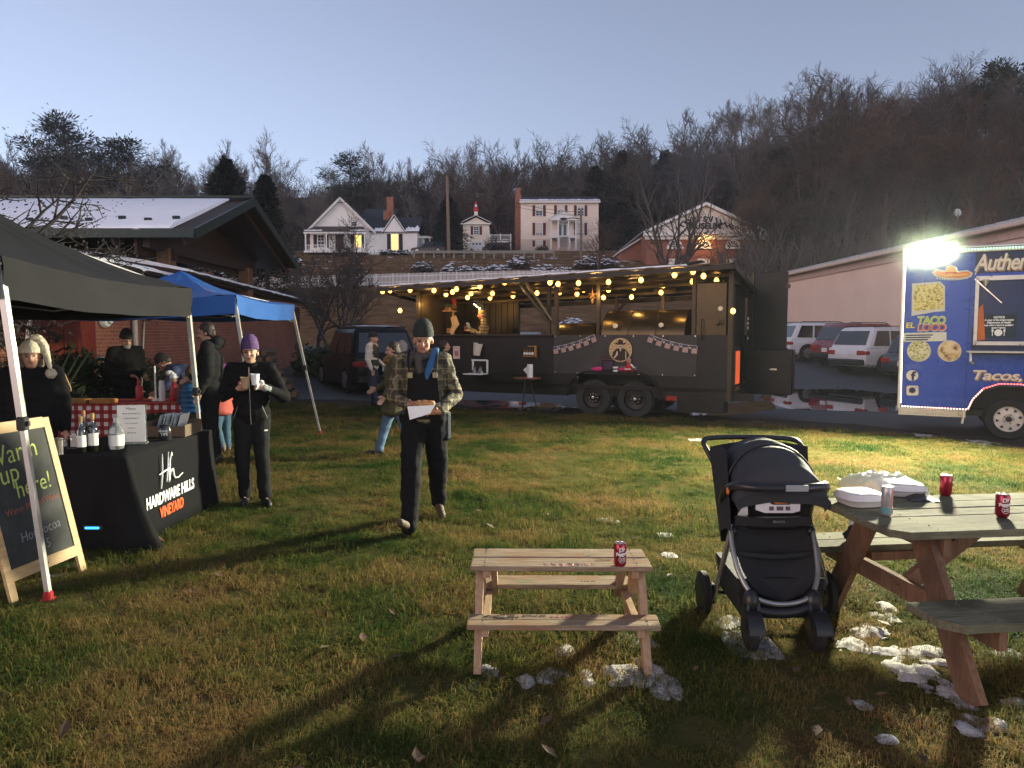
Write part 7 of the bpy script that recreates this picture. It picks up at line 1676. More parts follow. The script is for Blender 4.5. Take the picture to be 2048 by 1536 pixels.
# ---------------------------------------------------------------- picnic tables, stroller, cans
def plank_mat(name, c1, c2, c3, sx=(1.2, 14, 14)):
 m = bpy.data.materials.new(name); m.use_nodes = True; n, l = m.node_tree.nodes, m.node_tree.links; b = n["Principled BSDF"]; b.inputs["Roughness"].default_value = .9; b.inputs["Specular IOR Level"].default_value = .07
 tc = n.new("ShaderNodeTexCoord"); oi = n.new("ShaderNodeObjectInfo"); mp = n.new("ShaderNodeMapping"); mp.inputs["Scale"].default_value = sx; ad = n.new("ShaderNodeVectorMath"); ad.operation = 'ADD'; l.new(tc.outputs["Object"], ad.inputs[0])
 cm = n.new("ShaderNodeCombineXYZ"); k = n.new("ShaderNodeMath"); k.operation = 'MULTIPLY'; k.inputs[1].default_value = 37; l.new(oi.outputs["Random"], k.inputs[0]); l.new(k.outputs[0], cm.inputs[0]); l.new(k.outputs[0], cm.inputs[1]); l.new(cm.outputs[0], ad.inputs[1]); l.new(ad.outputs[0], mp.inputs[0])
 g = n.new("ShaderNodeTexNoise"); g.inputs["Scale"].default_value = 5; g.inputs["Detail"].default_value = 9; g.inputs["Roughness"].default_value = .7; g.inputs["Distortion"].default_value = .6; l.new(mp.outputs[0], g.inputs[0])
 s = n.new("ShaderNodeTexNoise"); s.inputs["Scale"].default_value = 3.2; s.inputs["Detail"].default_value = 4; l.new(ad.outputs[0], s.inputs[0])
 r = n.new("ShaderNodeValToRGB"); e = r.color_ramp.elements; e[0].position = .33; e[0].color = c1 + (1,); e[1].position = .7; e[1].color = c2 + (1,); l.new(g.outputs[0], r.inputs[0])
 q = n.new("ShaderNodeMapRange"); q.inputs[1].default_value = .48; q.inputs[2].default_value = .66; l.new(s.outputs[0], q.inputs[0]); mx = n.new("ShaderNodeMix"); mx.data_type = 'RGBA'; mx.inputs[7].default_value = c3 + (1,); sc = n.new("ShaderNodeMath"); sc.operation = 'MULTIPLY'; sc.inputs[1].default_value = .75; l.new(q.outputs[0], sc.inputs[0]); l.new(sc.outputs[0], mx.inputs[0]); l.new(r.outputs[0], mx.inputs[6]); l.new(mx.outputs[2], b.inputs["Base Color"])
 bp = n.new("ShaderNodeBump"); bp.inputs["Strength"].default_value = .55; bp.inputs["Distance"].default_value = .004; l.new(g.outputs[0], bp.inputs["Height"]); l.new(bp.outputs[0], b.inputs["Normal"]); return m
cedar = plank_mat("weathered_cedar", (.14, .095, .062), (.36, .28, .20), (.23, .125, .068)); treated = plank_mat("treated_grey_wood", (.095, .092, .060), (.20, .19, .13), (.062, .055, .038)); red_lit_leg = plank_mat("red_lit_leg_wood", (.12, .07, .045), (.24, .14, .09), (.085, .055, .04), (14, 14, 1.2)); cedar_leg = plank_mat("cedar_leg", (.26, .16, .10), (.40, .29, .19), (.26, .15, .08), (14, 14, 1.4))  # large table's leg wood: reddish light on the legs painted into its colour
pencil = mat("crayon_black", (.04, .035, .03), var=0); crg = mat("crayon_green", (.05, .22, .12), var=0); crp = mat("crayon_pink", (.50, .12, .22), var=0); nail = mat("nail_head", (.05, .045, .04), rough=.5, metal=.6)
def plank(par, x0, x1, y0, y1, z0, z1, m, seed=0, name="plank", nails=(), clip=0.0):
 rn = random.Random(seed); dz = rn.uniform(-.0025, .0025); j = rn.uniform(-.006, .006); mb = MB()
 x0 += j; x1 += rn.uniform(-.006, .006); b = .004; w = rn.uniform(-.002, .002)
 if clip:
  poly = [(x0 + (clip if clip > 0 else 0), y0), (x1, y0), (x1, y1), (x0 + (-clip if clip < 0 else 0), y1), (x0, y1 - (0 if clip > 0 else -clip)), (x0, y0 + (clip if clip > 0 else 0))]
  mb.prism([(x, y, z0) for x, y in poly], (0, 0, z1 - z0))
 else:
  mb.box(((x0 + x1) / 2, (y0 + y1) / 2, (z0 + z1) / 2 + dz), (x1 - x0, y1 - y0, z1 - z0), rz=w, bev=b)
 o = obj(name, mb, m, par)
 if nails:
  mb = MB()
  for x in nails:
   for y in (y0 + (y1 - y0) * .25, y0 + (y1 - y0) * .75): mb.cyl((x + rn.uniform(-.006, .006), y, z1 + dz), (x + rn.uniform(-.006, .006), y, z1 + dz + .0012), .0035, n=6)
  stuff(obj("nail", mb, nail, o))
 return o
# --- child size picnic table
kt = thing("kids_picnic_table", "small child sized cedar picnic table with crayon scribbles and one can on it", "picnic table", (.256, 3.78, 0), R(-.6))
W_ = .47
tops = [(-.165, -.087), (-.083, -.006), (-.002, .075), (.079, .16)]
pls = [plank(kt, -W_ - .004, W_ + .006, a, b, .470, .497, cedar, i, nails=(-W_ + .07, W_ - .07)) for i, (a, b) in enumerate(tops)]
for i, (a, b) in enumerate(((-.37, -.298), (-.294, -.222))): p_ = plank(kt, -W_ - .006, W_ + .012, a, b, .243, .270, cedar, 10 + i, name="bench_plank", nails=(-W_ + .07, W_ - .05)); bpl = p_
for i, (a, b) in enumerate(((.20, .285), (.289, .375))): plank(kt, -W_ + .055, W_ - .045, a, b, .243, .270, cedar, 20 + i, name="bench_plank", nails=(-W_ + .10, W_ - .10))
for x in (-.425, .425):
 for s in (-1, 1):
  mb = MB(); mb.bar((x, s * .335, 0), (x, s * .075, .468), .038, .075, up=(0, 1, 0)); obj("leg", mb, cedar_leg, kt)
 xi = x * .912
 mb = MB(); mb.box((xi, 0, .222), (.036, .70, .04)); mb.box((xi, 0, .452), (.036, .31, .036)); obj("cross_beam", mb, cedar_leg, kt)
 mb = MB(); mb.bar((xi * .92, .30, .20), (xi * .92, .05, .44), .034, .06, up=(0, 1, 0)); obj("brace", mb, cedar_leg, kt)
def scribble(par, pts, z, m, r=.0016):
 mb = MB(); mb.tube([(x, y, z) for x, y in pts], r, 4); obj("scribble", mb, m, par)
rn = random.Random(3)
scribble(bpl, [(-.40 + .012 * i + .02 * math.sin(i * 1.7), -.27 + .028 * math.sin(i * 2.3)) for i in range(14)], .2725, pencil); scribble(bpl, [(-.34, -.262), (-.30, -.235), (-.24, -.24), (-.22, -.27), (-.28, -.28), (-.34, -.262)], .2725, pencil)
text("SPENCER", pencil, bpl, Matrix.Translation((-.14, -.25, .2722)), .030, ext=.0005); scribble(bpl, [(.20, -.255), (.22, -.235), (.24, -.255), (.22, -.275), (.20, -.255), (.18, -.255)], .2725, pencil); scribble(bpl, [(-.06 + .008 * i, -.26 + .008 * math.sin(i * 1.9)) for i in range(14)], .2725, crp, .0013)
text("ACT", crg, kt, Matrix.Translation((-.18, .25, .2722)), .05, ext=.0005); scribble(kt, [(.14 + .006 * i, .26 + .012 * math.sin(i * 2.2)) for i in range(16)], .2725, pencil)
text("MN", pencil, pls[0], Matrix.Translation((.08, -.125, .4995)), .05, ext=.0005); text("A", crg, pls[2], Matrix.Translation((.16, .03, .4995)), .05, ext=.0005); text("MAYA", pencil, pls[1], Matrix.Translation((.24, -.04, .4995)), .028, ext=.0005)
for i in range(5): scribble(pls[0], [(-.10 + .05 * i + .012 * j, -.13 + .018 * math.sin(j * 2 + i)) for j in range(7)], .4992, crp, .0012)
# --- full size picnic table
pt = thing("picnic_table", "large weathered grey picnic table with red lit legs holding takeout boxes and cans", "picnic table", (1.815, 3.72, 0), R(6.5))
for i in range(5):
 a = -.365 + i * .147; plank(pt, 0, 1.85, a, a + .141, .712, .75, treated, 30 + i, nails=(.24, 1.6), clip=(.07 if i == 0 else (-.07 if i == 4 else 0)))
for s, nm in ((-1, 0), (1, 1)):
 for i in range(2):
  a, b = (-.73 + i * .147, -.73 + i * .147 + .141) if s < 0 else (.43 + i * .147, .43 + i * .147 + .141)
  plank(pt, 0, 1.85, a, b, .402, .44, treated, 40 + i + 5 * nm, name="bench_plank", nails=(.24, 1.6), clip=(.07 if (s < 0 and i == 0) else (-.07 if (s > 0 and i == 1) else 0)))
for x in (.24, 1.6):
 for s in (-1, 1):
  mb = MB(); mb.bar((x, s * .60, 0), (x, s * .20, .71), .09, .04, up=(1, 0, 0)); mb2 = MB(); mb2.bar((x, s * .60, 0), (x, s * .20, .708), .04, .14, up=(0, 1, 0)); obj("leg", mb2, red_lit_leg, pt)
 mb = MB(); mb.box((x + .042, 0, .35), (.038, 1.40, .10)); obj("bench_beam", mb, red_lit_leg, pt); mb = MB(); mb.box((x + .042, 0, .66), (.038, .68, .09)); obj("top_beam", mb, red_lit_leg, pt)
mb = MB(); mb.bar((.28, 0, .33), (.78, 0, .69), .085, .038, up=(0, 1, 0)); obj("brace", mb, red_lit_leg, pt)
mb = MB(); mb.bar((1.58, 0, .33), (1.08, 0, .69), .085, .038, up=(0, 1, 0)); obj("brace", mb, red_lit_leg, pt)
for x in (.24, 1.6):
 mb = MB(); mb.box((x + .30, .55, .375), (.3, .28, .05)); obj("bench_cleat", mb, red_lit_leg, pt)
# --- cans
pep = mat("maroon_can", (.26, .008, .030), rough=.24, metal=.55, var=.05, coat=.3); canal = mat("can_aluminium", (.60, .60, .60), rough=.25, metal=.9); canw = mat("can_white", (.72, .70, .68), rough=.4, var=0)
def can(loc, rz, label, slim=False):
 t = thing("soda_can" if not slim else "seltzer_can", label, "can", loc, rz, None)
 r, h = (.033, .122) if not slim else (.0285, .156)
 cm = pep if not slim else mat("pale_can", (.42, .40, .40), rough=.3, metal=.5)
 mb = MB(); mb.lathe((0, 0, 0), [(r * .74, 0), (r * .80, .003), (r, .012), (r, h - .014), (r * .84, h - .003)], 28); obj("can_body", mb, cm, t, True)
 mb = MB(); mb.lathe((0, 0, h - .004), [(r * .84, 0), (r * .86, .004), (r * .82, .004), (r * .78, -.001), (.003, -.001)], 24); ld = obj("lid", mb, canal, t, True); mb = MB(); mb.box((0, -.006, .002 + h - .004), (.014, .022, .002)); obj("pull_tab", mb, canal, ld)
 def wrapt(s, size, zc, m, sx=1.0, **k):
  me = text_mesh(s, size, 0.0, **k)
  for v in me.vertices:
   a = v.co.x * sx / r; v.co = V((math.sin(a) * (r + .0006), -math.cos(a) * (r + .0006), zc + v.co.y + .12 * v.co.x))
  me.update(); return link("lettering", me, m, t)
 if not slim:
  wrapt("Dr", .030, .091, canw, shear=.1, offset=.0012); wrapt("Pepper", .024, .070, canw, .92, shear=.1, offset=.0012); wrapt("23", .022, .040, canw, offset=.0004)
  mb = MB(); mb.tube([(math.sin(a) * (r + .0008), -math.cos(a) * (r + .0008), .041 + .018 * math.sin(q)) for a, q in ((.5 * math.cos(q_), q_) for q_ in np.linspace(0, 6.283, 21)[:20])], .0011, 4, loop=True); obj("ring_mark", mb, canw, t)
  mb = MB(); mb.tube([(math.sin(a) * (r + .0008), -math.cos(a) * (r + .0008), .058 + .004 * abs(a) + .012 * a * a) for a in np.linspace(-1, 1.15, 16)], .0013, 4); obj("swoosh", mb, canw, t)
 else:
  for a, w, z0, z1, m in ((.35, .14, .0, .142, mat("coral_stripe", (.75, .16, .07), rough=.4, var=.1)), (-.45, .30, .052, .128, mat("grey_print", (.27, .28, .29), var=.5, scale=60))):
   mb = MB(); k = [V((math.sin(q) * (r + .0005), -math.cos(q) * (r + .0005), 0)) for q in np.linspace(a - w, a + w, 9)]; zz0, zz1 = max(.014, z0), z1; mb.add([p + V((0, 0, zz0)) for p in k] + [p + V((0, 0, zz1)) for p in k], [(i, i + 1, 10 + i, 9 + i) for i in range(8)]); obj("print_band", mb, m, t)
  mb = MB(); mb.lathe((0, 0, .013), [(r + .0003, 0), (r + .0003, .032), (r, .032)], 28); obj("teal_band", mb, mat("teal_band", (.10, .28, .30), rough=.35), t, True)
 return t
def on_plane(px, py, z): return G(px, py, z)
p = G(1240, 1131, .4985); can(p, .15, "maroon soda can standing alone on the small child sized table")
p = G(1891, 990, .7515); can(p, 1.9, "maroon soda can turned away at the back of the large picnic table")
p = G(2004, 1033, .7515); can(p, -.15, "maroon soda can with white lettering at the right of the large picnic table")
p = G(1773, 1030, .7515); can(p, 0, "tall slim pale can with coral stripe beside the takeout boxes", True)
# --- takeout boxes in a thin plastic bag
foam = mat("white_foam", (.60, .585, .59), rough=.45, var=.04, scale=8)
def clamshell(loc, rz, label, w=.235, d=.235):
 t = thing("takeout_box", label, "takeout box", loc, rz, "foam boxes on the large picnic table")
 def rr(s, z, lump=0):
  pts = []
  for k in range(28):
   q = 6.2832 * k / 28; cx, cy = math.cos(q), math.sin(q); e = 1 / (abs(cx) ** 4 + abs(cy) ** 4) ** .25; pts.append(V((cx * e * w / 2 * s, cy * e * d / 2 * s, z + lump * math.sin(q * 3))))
  return pts
 mb = MB(); mb.loft([rr(.74, 0), rr(.82, .004), rr(.93, .032), rr(.97, .036)]); obj("tray", mb, foam, t, True)
 mb = MB(); mb.loft([rr(.98, .037), rr(1.0, .040), rr(.96, .045), rr(.86, .070), rr(.72, .077), rr(.4, .079)]); obj("lid", mb, foam, t, True)
 return t
p = G(1718, 1008, .7515); clamshell(p, R(8), "white foam takeout box nearer the table's left end"); p = G(1803, 988, .7515); clamshell(p, R(-6), "white foam takeout box further back beside the other one")
bgm = bpy.data.materials.new("thin_plastic"); bgm.use_nodes = True; _n, _l = bgm.node_tree.nodes, bgm.node_tree.links; _t = _n.new("ShaderNodeBsdfTransparent"); _m = _n.new("ShaderNodeMixShader"); _m.inputs[0].default_value = .42; _n["Principled BSDF"].inputs["Base Color"].default_value = (.72, .72, .74, 1); _n["Principled BSDF"].inputs["Roughness"].default_value = .22; _l.new(_t.outputs[0], _m.inputs[1]); _l.new(_n["Principled BSDF"].outputs[0], _m.inputs[2]); _l.new(_m.outputs[0], _n["Material Output"].inputs[0])
c = G(1765, 985, .7515); mb = MB()
mb.grid(34, 22, lambda u, v: V((c.x - .20 + .42 * u, c.y - .02 + .30 * (v - .35), .7515 + .012 + (.088 + .022 * noise.noise(V((u * 9, v * 9, 1))) + .03 * max(0, noise.noise(V((u * 4, v * 5, 7))))) * min(1, 4.5 * min(u, 1 - u, v * 1.2, 1 - v)) ** .5)))
tag(obj("plastic_bag", mb, bgm, None, 'all'), "crumpled clear plastic bag draped over the white takeout boxes", "plastic bag")
c = G(1840, 1000, .7515); mb = MB(); mb.grid(9, 7, lambda u, v: V((c.x - .08 + .17 * u + .02 * v, c.y - .05 + .11 * v, .753 + .02 * max(0, noise.noise(V((u * 4, v * 4, 3)))) + .03 * math.sin(u * 3.1) * v))); tag(obj("dark_bag", mb, mat("dark_film", (.015, .015, .017), rough=.3), None, 'all'), "black plastic bag corner beside the foam boxes", "plastic bag")
# crumpled black glove on the far bench
c = G(1702, 1078, .4415); gl = thing("black_glove", "crumpled black glove with pale lining on the far bench", "glove", c, .3)
mb = MB(); rn = random.Random(4)
for i in range(7): mb.ell((rn.uniform(-.05, .05), rn.uniform(-.03, .03), .025 + rn.uniform(0, .05)), (rn.uniform(.03, .05), rn.uniform(.02, .035), rn.uniform(.02, .04)), nu=10, nv=6)
for i in range(4): mb.cone((.03, -.01, .03), (.075 + .015 * i, -.03 + .02 * i, .015), .014, .009, 8)
link("glove_body", fuse(mb, .006, 2, disp=.006, dscale=.03), mat("black_fleece", (.012, .013, .016), rough=.8, var=.3), gl); mb = MB(); mb.prism([(-.02, -.02, .075), (.02, -.01, .085), (.01, .01, .115), (-.015, .01, .105)], (0, .004, 0)); obj("lining", mb, foam, gl)
# --- baby stroller with an infant car seat
sr = thing("baby_stroller", "black baby stroller carrying an infant seat with its canopy closed", "stroller", (1.42, 3.95, 0))
fab = mat("stroller_fabric", (.012, .013, .016), rough=.8, var=.25, scale=4, bump=.15, bscale=30); fabg = mat("canopy_fabric", (.030, .031, .036), rough=.8, var=.2, scale=3, bump=.2, bscale=9); gtub = mat("grey_tube", (.30, .30, .30), rough=.3, metal=.7, var=.08); plas = mat("stroller_plastic", (.014, .014, .016), rough=.35, var=.15)
SO = V((1.42, 3.95, 0))
def Q(px, py, Y): return P(px, py, Y) - SO
def tubep(nm, pts, r, m, par=sr, n=10, flat=1.0, sub=4):
 q = [V(p) for p in pts]; out = []
 for i in range(len(q) - 1):
  p0 = q[max(i - 1, 0)]; p1, p2 = q[i], q[i + 1]; p3 = q[min(i + 2, len(q) - 1)]
  for k in range(sub):
   t = k / sub; out.append(.5 * ((2 * p1) + (p2 - p0) * t + (2 * p0 - 5 * p1 + 4 * p2 - p3) * t * t + (3 * p1 - p0 - 3 * p2 + p3) * t ** 3))
 out.append(q[-1]); mb = MB(); mb.tube(out, r, n, flat=flat); return obj(nm, mb, m, par, True)
# front legs with wheels
for px in (1500, 1631):
 ax = Q(px, 1285, 3.74); ax.z = .105
 for s in (-1,):
  mb = MB(); mb.lathe(ax, [(.03, -.022), (.085, -.024), (.105, -.016), (.105, .016), (.085, .024), (.03, .022)], 24, 'X'); w_ = obj("front_wheel", mb, rubber, sr, True); mb = MB(); mb.lathe(ax, [(.004, -.027), (.06, -.026), (.06, .026), (.004, .027)], 18, 'X'); obj("hub", mb, plas, w_, True)
 mb = MB(); tp = Q(px + (2 if px < 1560 else -6), 1205, 3.80)
 for s in (-1, 1): mb.bar(ax + V((s * .033, 0, 0)), tp + V((s * .028, 0, .0)), .016, .075, up=(0, 1, 0))
 mb.ell(tp, (.048, .05, .075)); mb.grid(7, 9, lambda u, v: ax + V(((u - .5) * .085, -.118 * math.cos(.1 + v * 1.3) , .118 * math.sin(.15 + v * 1.25)))); obj("fork", mb, plas, sr, True)
tubep("front_crossbar", [Q(1490, 1205, 3.80), Q(1520, 1222, 3.78), Q(1565, 1226, 3.77), Q(1612, 1218, 3.78), Q(1634, 1200, 3.80)], .030, plas)
# grey U shaped front frame
tubep("front_frame", [Q(1461, 1050, 4.02), Q(1464, 1090, 3.96), Q(1478, 1145, 3.87), Q(1505, 1190, 3.80), Q(1545, 1207, 3.77), Q(1590, 1206, 3.77), Q(1622, 1190, 3.80), Q(1635, 1150, 3.87), Q(1630, 1090, 3.96), Q(1622, 1050, 4.02)], .0145, gtub)
# footrest and seat front
mb = MB()
prof = [(1466, 1621, 1042, 4.02), (1468, 1624, 1085, 3.98), (1474, 1628, 1110, 3.93), (1484, 1630, 1140, 3.88), (1500, 1624, 1168, 3.84), (1520, 1606, 1188, 3.81), (1545, 1586, 1197, 3.80)]
def ftr(u, v):
 s = v * (len(prof) - 1); i = min(int(s), len(prof) - 2); f = s - i; a, b = prof[i], prof[i + 1]; L_, R_, y, Y = [a[k] + (b[k] - a[k]) * f for k in range(4)]
 return Q(L_ + (R_ - L_) * u, y + 5 * math.sin(math.pi * u), Y + .05 * math.sin(math.pi * u))
mb.grid(18, 24, ftr); obj("footrest", mb, fab, sr, 'all')
a, b = Q(1470, 1106, 3.955), Q(1626, 1106, 3.955); tubep("seat_edge", [a, (a + b) / 2 + V((0, -.03, -.012)), b], .018, fab)
# rear leg, axle, wheel, basket
tubep("rear_leg", [Q(1462, 1060, 4.03), Q(1450, 1110, 4.08), Q(1436, 1165, 4.15), Q(1428, 1198, 4.20)], .016, gtub)
tubep("rear_leg", [Q(1622, 1060, 4.03), Q(1640, 1120, 4.10), Q(1655, 1180, 4.2)], .016, gtub)
for px, Y in ((1407, 4.24), (1652, 4.24)):
 ax = Q(px, 1195, Y); ax.z = .13
 mb = MB(); mb.lathe(ax, [(.05, -.024), (.105, -.026), (.13, -.016), (.13, .016), (.105, .026), (.05, .024)], 26, 'X'); w_ = obj("rear_wheel", mb, rubber, sr, True); mb = MB(); mb.lathe(ax, [(.004, -.03), (.085, -.026), (.085, .026), (.004, .03)], 20, 'X'); obj("hub", mb, plas, w_, True)
mb = MB(); a, b = Q(1407, 1195, 4.24), Q(1652, 1195, 4.24); a.z = b.z = .13; mb.cyl(a, b, .012, n=8); mb.box(a + V((.05, 0, .0)), (.03, .09, .12), bev=.01); obj("rear_axle", mb, plas, sr)
mb = MB(); bx = [Q(1452, 1110, 4.10), Q(1618, 1110, 4.10)]; mb.hexa([V((bx[0].x + .02, -.10, .13)), V((bx[1].x - .02, -.10, .13)), V((bx[1].x - .02, .32, .16)), V((bx[0].x + .02, .32, .16)), V((bx[0].x, -.06, .34)), V((bx[1].x, -.06, .34)), V((bx[1].x, .36, .36)), V((bx[0].x, .36, .36))]); obj("storage_basket", mb, fab, sr)
# handle and upright back
tubep("push_handle", [Q(1432, 935, 4.32), Q(1416, 905, 4.38), Q(1407, 884, 4.42), Q(1420, 876, 4.44), Q(1480, 874, 4.45), Q(1545, 875, 4.45), Q(1590, 880, 4.44), Q(1606, 900, 4.40), Q(1612, 935, 4.32)], .016, plas)
for a_, b_ in (((1432, 935, 4.32), (1462, 1060, 4.03)), ((1612, 935, 4.32), (1622, 1060, 4.03))):
 tubep("side_frame", [Q(*a_), Q((a_[0] + b_[0]) / 2 - 4, (a_[1] + b_[1]) / 2, (a_[2] + b_[2]) / 2), Q(*b_)], .017, plas)
mb = MB()
mb.grid(14, 12, lambda u, v: Q(1420 + 22 * v + (196 - 24 * v) * u, 893 + 190 * v - 12 * math.sin(math.pi * u) * (1 - v), 4.36 - .26 * v + .10 * math.sin(math.pi * u))); obj("seat_back", mb, fab, sr, 'all')
mb = MB(); mb.grid(8, 10, lambda u, v: Q(1419 + 20 * v + 34 * u * (1 - .3 * v), 900 + 165 * v - 8 * math.sin(math.pi * u), 4.36 - .25 * v - .20 * u)); obj("side_wing", mb, fab, sr, 'all')
# infant seat: shell, canopy, carry handle
cs = [(1545, 1012, 3.98)]
mb = MB(); rings = []
for k, (py, hw, Y0, Y1) in enumerate(((1050, 66, 4.00, 4.22), (1030, 74, 3.96, 4.26), (1005, 79, 3.945, 4.28), (975, 82, 3.95, 4.29), (960, 80, 3.97, 4.29))):
 r_ = []
 for j in range(24):
  q = 6.2832 * j / 24; ex = abs(math.cos(q)) ** .7 * math.copysign(1, math.cos(q)); ey = abs(math.sin(q)) ** .7 * math.copysign(1, math.sin(q)); Y = (Y0 + Y1) / 2 - ey * (Y1 - Y0) / 2; r_.append(Q(1543, py, (Y0 + Y1) / 2) + V((ex * hw / FPX * 4.1, -ey * (Y1 - Y0) / 2, 0)))
 rings.append(r_)
mb.loft(rings); ss = obj("seat_shell", mb, plas, sr, True)
# canopy: a puffy dome split by seams
mb = MB()
cc = Q(1540, 975, 4.12)
def dome(u, v):
 t = math.pi * u; ph = v * 1.5708
 x = -math.cos(t) * (.265 - .01 * v); h = math.sin(t) ** .75
 y = -.205 + .43 * v; top = .265 * (1 - (1 - v) ** 2.6) ** .5 if v < 1 else .265
 z = -.05 + h * (.055 + top * .98) + .008 * math.sin(v * 19) * h
 return cc + V((x * (1 - .05 * math.sin(v * 3.1)), y, z))
mb.grid(26, 20, dome); obj("canopy", mb, fabg, sr, 'all')
mb = MB(); mb.grid(24, 6, lambda u, v: cc + V((-math.cos(math.pi * u) * (.268 - .03 * v), -.207 - .02 * math.sin(math.pi * u) + .015 * v, -.05 + math.sin(math.pi * u) ** .75 * .062 - v * (.052 + .012 * noise.noise(V((u * 6, v, 1))))))); obj("canopy_flap", mb, fabg, sr, 'all')
tubep("carry_handle", [cc + V((-.275, .02, -.09)), cc + V((-.285, -.05, -.02)), cc + V((-.26, -.16, .045)), cc + V((-.16, -.245, .052)), cc + V((0, -.265, .055)), cc + V((.16, -.245, .052)), cc + V((.26, -.16, .045)), cc + V((.285, -.05, -.02)), cc + V((.275, .02, -.09))], .020, plas, flat=1.25)
tubep("canopy_seam", [cc + V((-.268, -.02, -.05)), cc + V((-.24, -.01, .10)), cc + V((-.14, 0, .215)), cc + V((0, .0, .255)), cc + V((.14, 0, .215)), cc + V((.24, -.01, .10)), cc + V((.268, -.02, -.05))], .007, plas)
mb = MB(); mb.box(cc + V((.045, -.283, .056)), (.125, .012, .036), bev=.003); obj("grip_patch", mb, mat("grey_patch", (.26, .27, .28), rough=.5), sr)
orng = mat("orange_plastic", (.55, .16, .03), rough=.4)
e0, e1 = Q(1540, 989, 3.925), Q(1590, 989, 3.925); mb = MB(); mb.prism([e0, e1, Q(1588, 1003, 3.925), Q(1575, 1008, 3.925), Q(1552, 1008, 3.925), Q(1542, 1002, 3.925)], (0, .03, 0)); obj("release_lever", mb, orng, sr)
mb = MB(); c_ = Q(1456, 981, 3.99); mb.ell(c_, (.010, .014, .026)); obj("release_button", mb, orng, sr, True)
lbm = mat("label_white", (.66, .62, .62), rough=.5, var=.04); mb = MB(); mb.prism([Q(1512, 1001, 3.925), Q(1534, 1001, 3.925), Q(1546, 1010, 3.925), Q(1580, 1010, 3.925), Q(1590, 1001, 3.925), Q(1601, 1001, 3.925), Q(1600, 1022, 3.925), Q(1585, 1026, 3.925), Q(1530, 1026, 3.925), Q(1512, 1020, 3.925)], (0, .012, 0)); lb = obj("label", mb, lbm, sr)
for x, w in ((1543, 9), (1560, 13), (1576, 9)):
 mb = MB(); mb.prism([Q(x - w / 2, 1013, 3.922), Q(x + w / 2, 1013, 3.922), Q(x + w / 2, 1021, 3.922), Q(x - w / 2, 1021, 3.922)], (0, .002, 0)); obj("label_print", mb, mat("label_ink", (.10, .08, .085), var=.5, scale=90), lb)
c_ = Q(1521, 1006, 3.922); text("chicco", inkd, lb, frame(c_, (1, 0, 0), (0, 0, 1)), .014, ext=.0004, offset=.0004)
mb = MB(); mb.prism([Q(1488, 998, 3.94), Q(1495, 1000, 3.94), Q(1496, 1030, 3.94), Q(1473, 1038, 3.94)], (0, .006, 0)); obj("warning_tag", mb, mat("cream_tag", (.55, .52, .47), var=.15, scale=20), sr)
# child tray in front of the infant seat
tr = MB()
tr.loft([[Q(1470 + 153 * i / 10, y + 4 * math.sin(math.pi * i / 10), Y - .06 * math.sin(math.pi * i / 10)) for i in range(11)] + [Q(1623 - 153 * i / 10, y2 + 4 * math.sin(math.pi * i / 10), Y - .06 * math.sin(math.pi * (i) / 10)) for i in range(11)] for y, y2, Y in ((1033, 1050, 3.93), (1030, 1052, 3.90), (1032, 1050, 3.865))])
ty_ = obj("tray", tr, plas, sr, True); c_ = Q(1558, 1044, 3.80); text("BRAVO", mat("grey_mark", (.2, .2, .2)), ty_, frame(c_, (1, 0, 0), (0, 0, 1)), .020, ext=.0005)
mb = MB()
for px in (1465, 1620): c_ = Q(px, 1062, 4.02); mb.ell(c_, (.028, .035, .04))
obj("hinge", mb, plas, sr, True)
# ---------------------------------------------------------------- people
def plaid(name, base, dark, light, sc=11.0):
 m = bpy.data.materials.new(name); m.use_nodes = True; n, l = m.node_tree.nodes, m.node_tree.links; b = n["Principled BSDF"]; b.inputs["Roughness"].default_value = .85
 tc = n.new("ShaderNodeTexCoord"); sp = n.new("ShaderNodeSeparateXYZ"); l.new(tc.outputs["Object"], sp.inputs[0]); cur = base + (1,)
 def band(axis, s, ph, th, c, prev):
  a = n.new("ShaderNodeMath"); a.operation = 'MULTIPLY_ADD'; a.inputs[1].default_value = s; a.inputs[2].default_value = ph; l.new(sp.outputs[axis], a.inputs[0]); f = n.new("ShaderNodeMath"); f.operation = 'FRACT'; l.new(a.outputs[0], f.inputs[0]); g = n.new("ShaderNodeMath"); g.operation = 'LESS_THAN'; g.inputs[1].default_value = th; l.new(f.outputs[0], g.inputs[0]); h = n.new("ShaderNodeMath"); h.operation = 'MULTIPLY'; h.inputs[1].default_value = .75; l.new(g.outputs[0], h.inputs[0])
  x = n.new("ShaderNodeMix"); x.data_type = 'RGBA'; l.new(h.outputs[0], x.inputs[0]); x.inputs[7].default_value = c + (1,)
  if isinstance(prev, tuple): x.inputs[6].default_value = prev
  else: l.new(prev, x.inputs[6])
  return x.outputs[2]
 for ax, s in ((0, sc), (2, sc), (1, sc)):
  if ax != 1: cur = band(ax, s, .1, .42, dark, cur)
  cur = band(ax, s, .62, .10, light, cur)
 l.new(cur, b.inputs["Base Color"]); return m
def skin(name, c): return mat(name, c, rough=.5, var=.08, scale=14, spec=.35)
SK = skin("skin_fair", (.42, .235, .165)); SK2 = skin("skin_ruddy", (.40, .20, .13)); eyem = mat("eye_dark", (.02, .014, .010), rough=.2, var=0); eyew = mat("eye_white", (.22, .19, .17), rough=.3, var=0); lipm = mat("lip", (.16, .05, .042), rough=.5, var=0); browm = mat("brow_hair", (.05, .035, .025), rough=.8, var=0)
BASE = dict(pel=(0, 0, .96), ch=(0, 0, 1.28), nk=(0, .012, 1.47), hd=(0, -.035, 1.61))
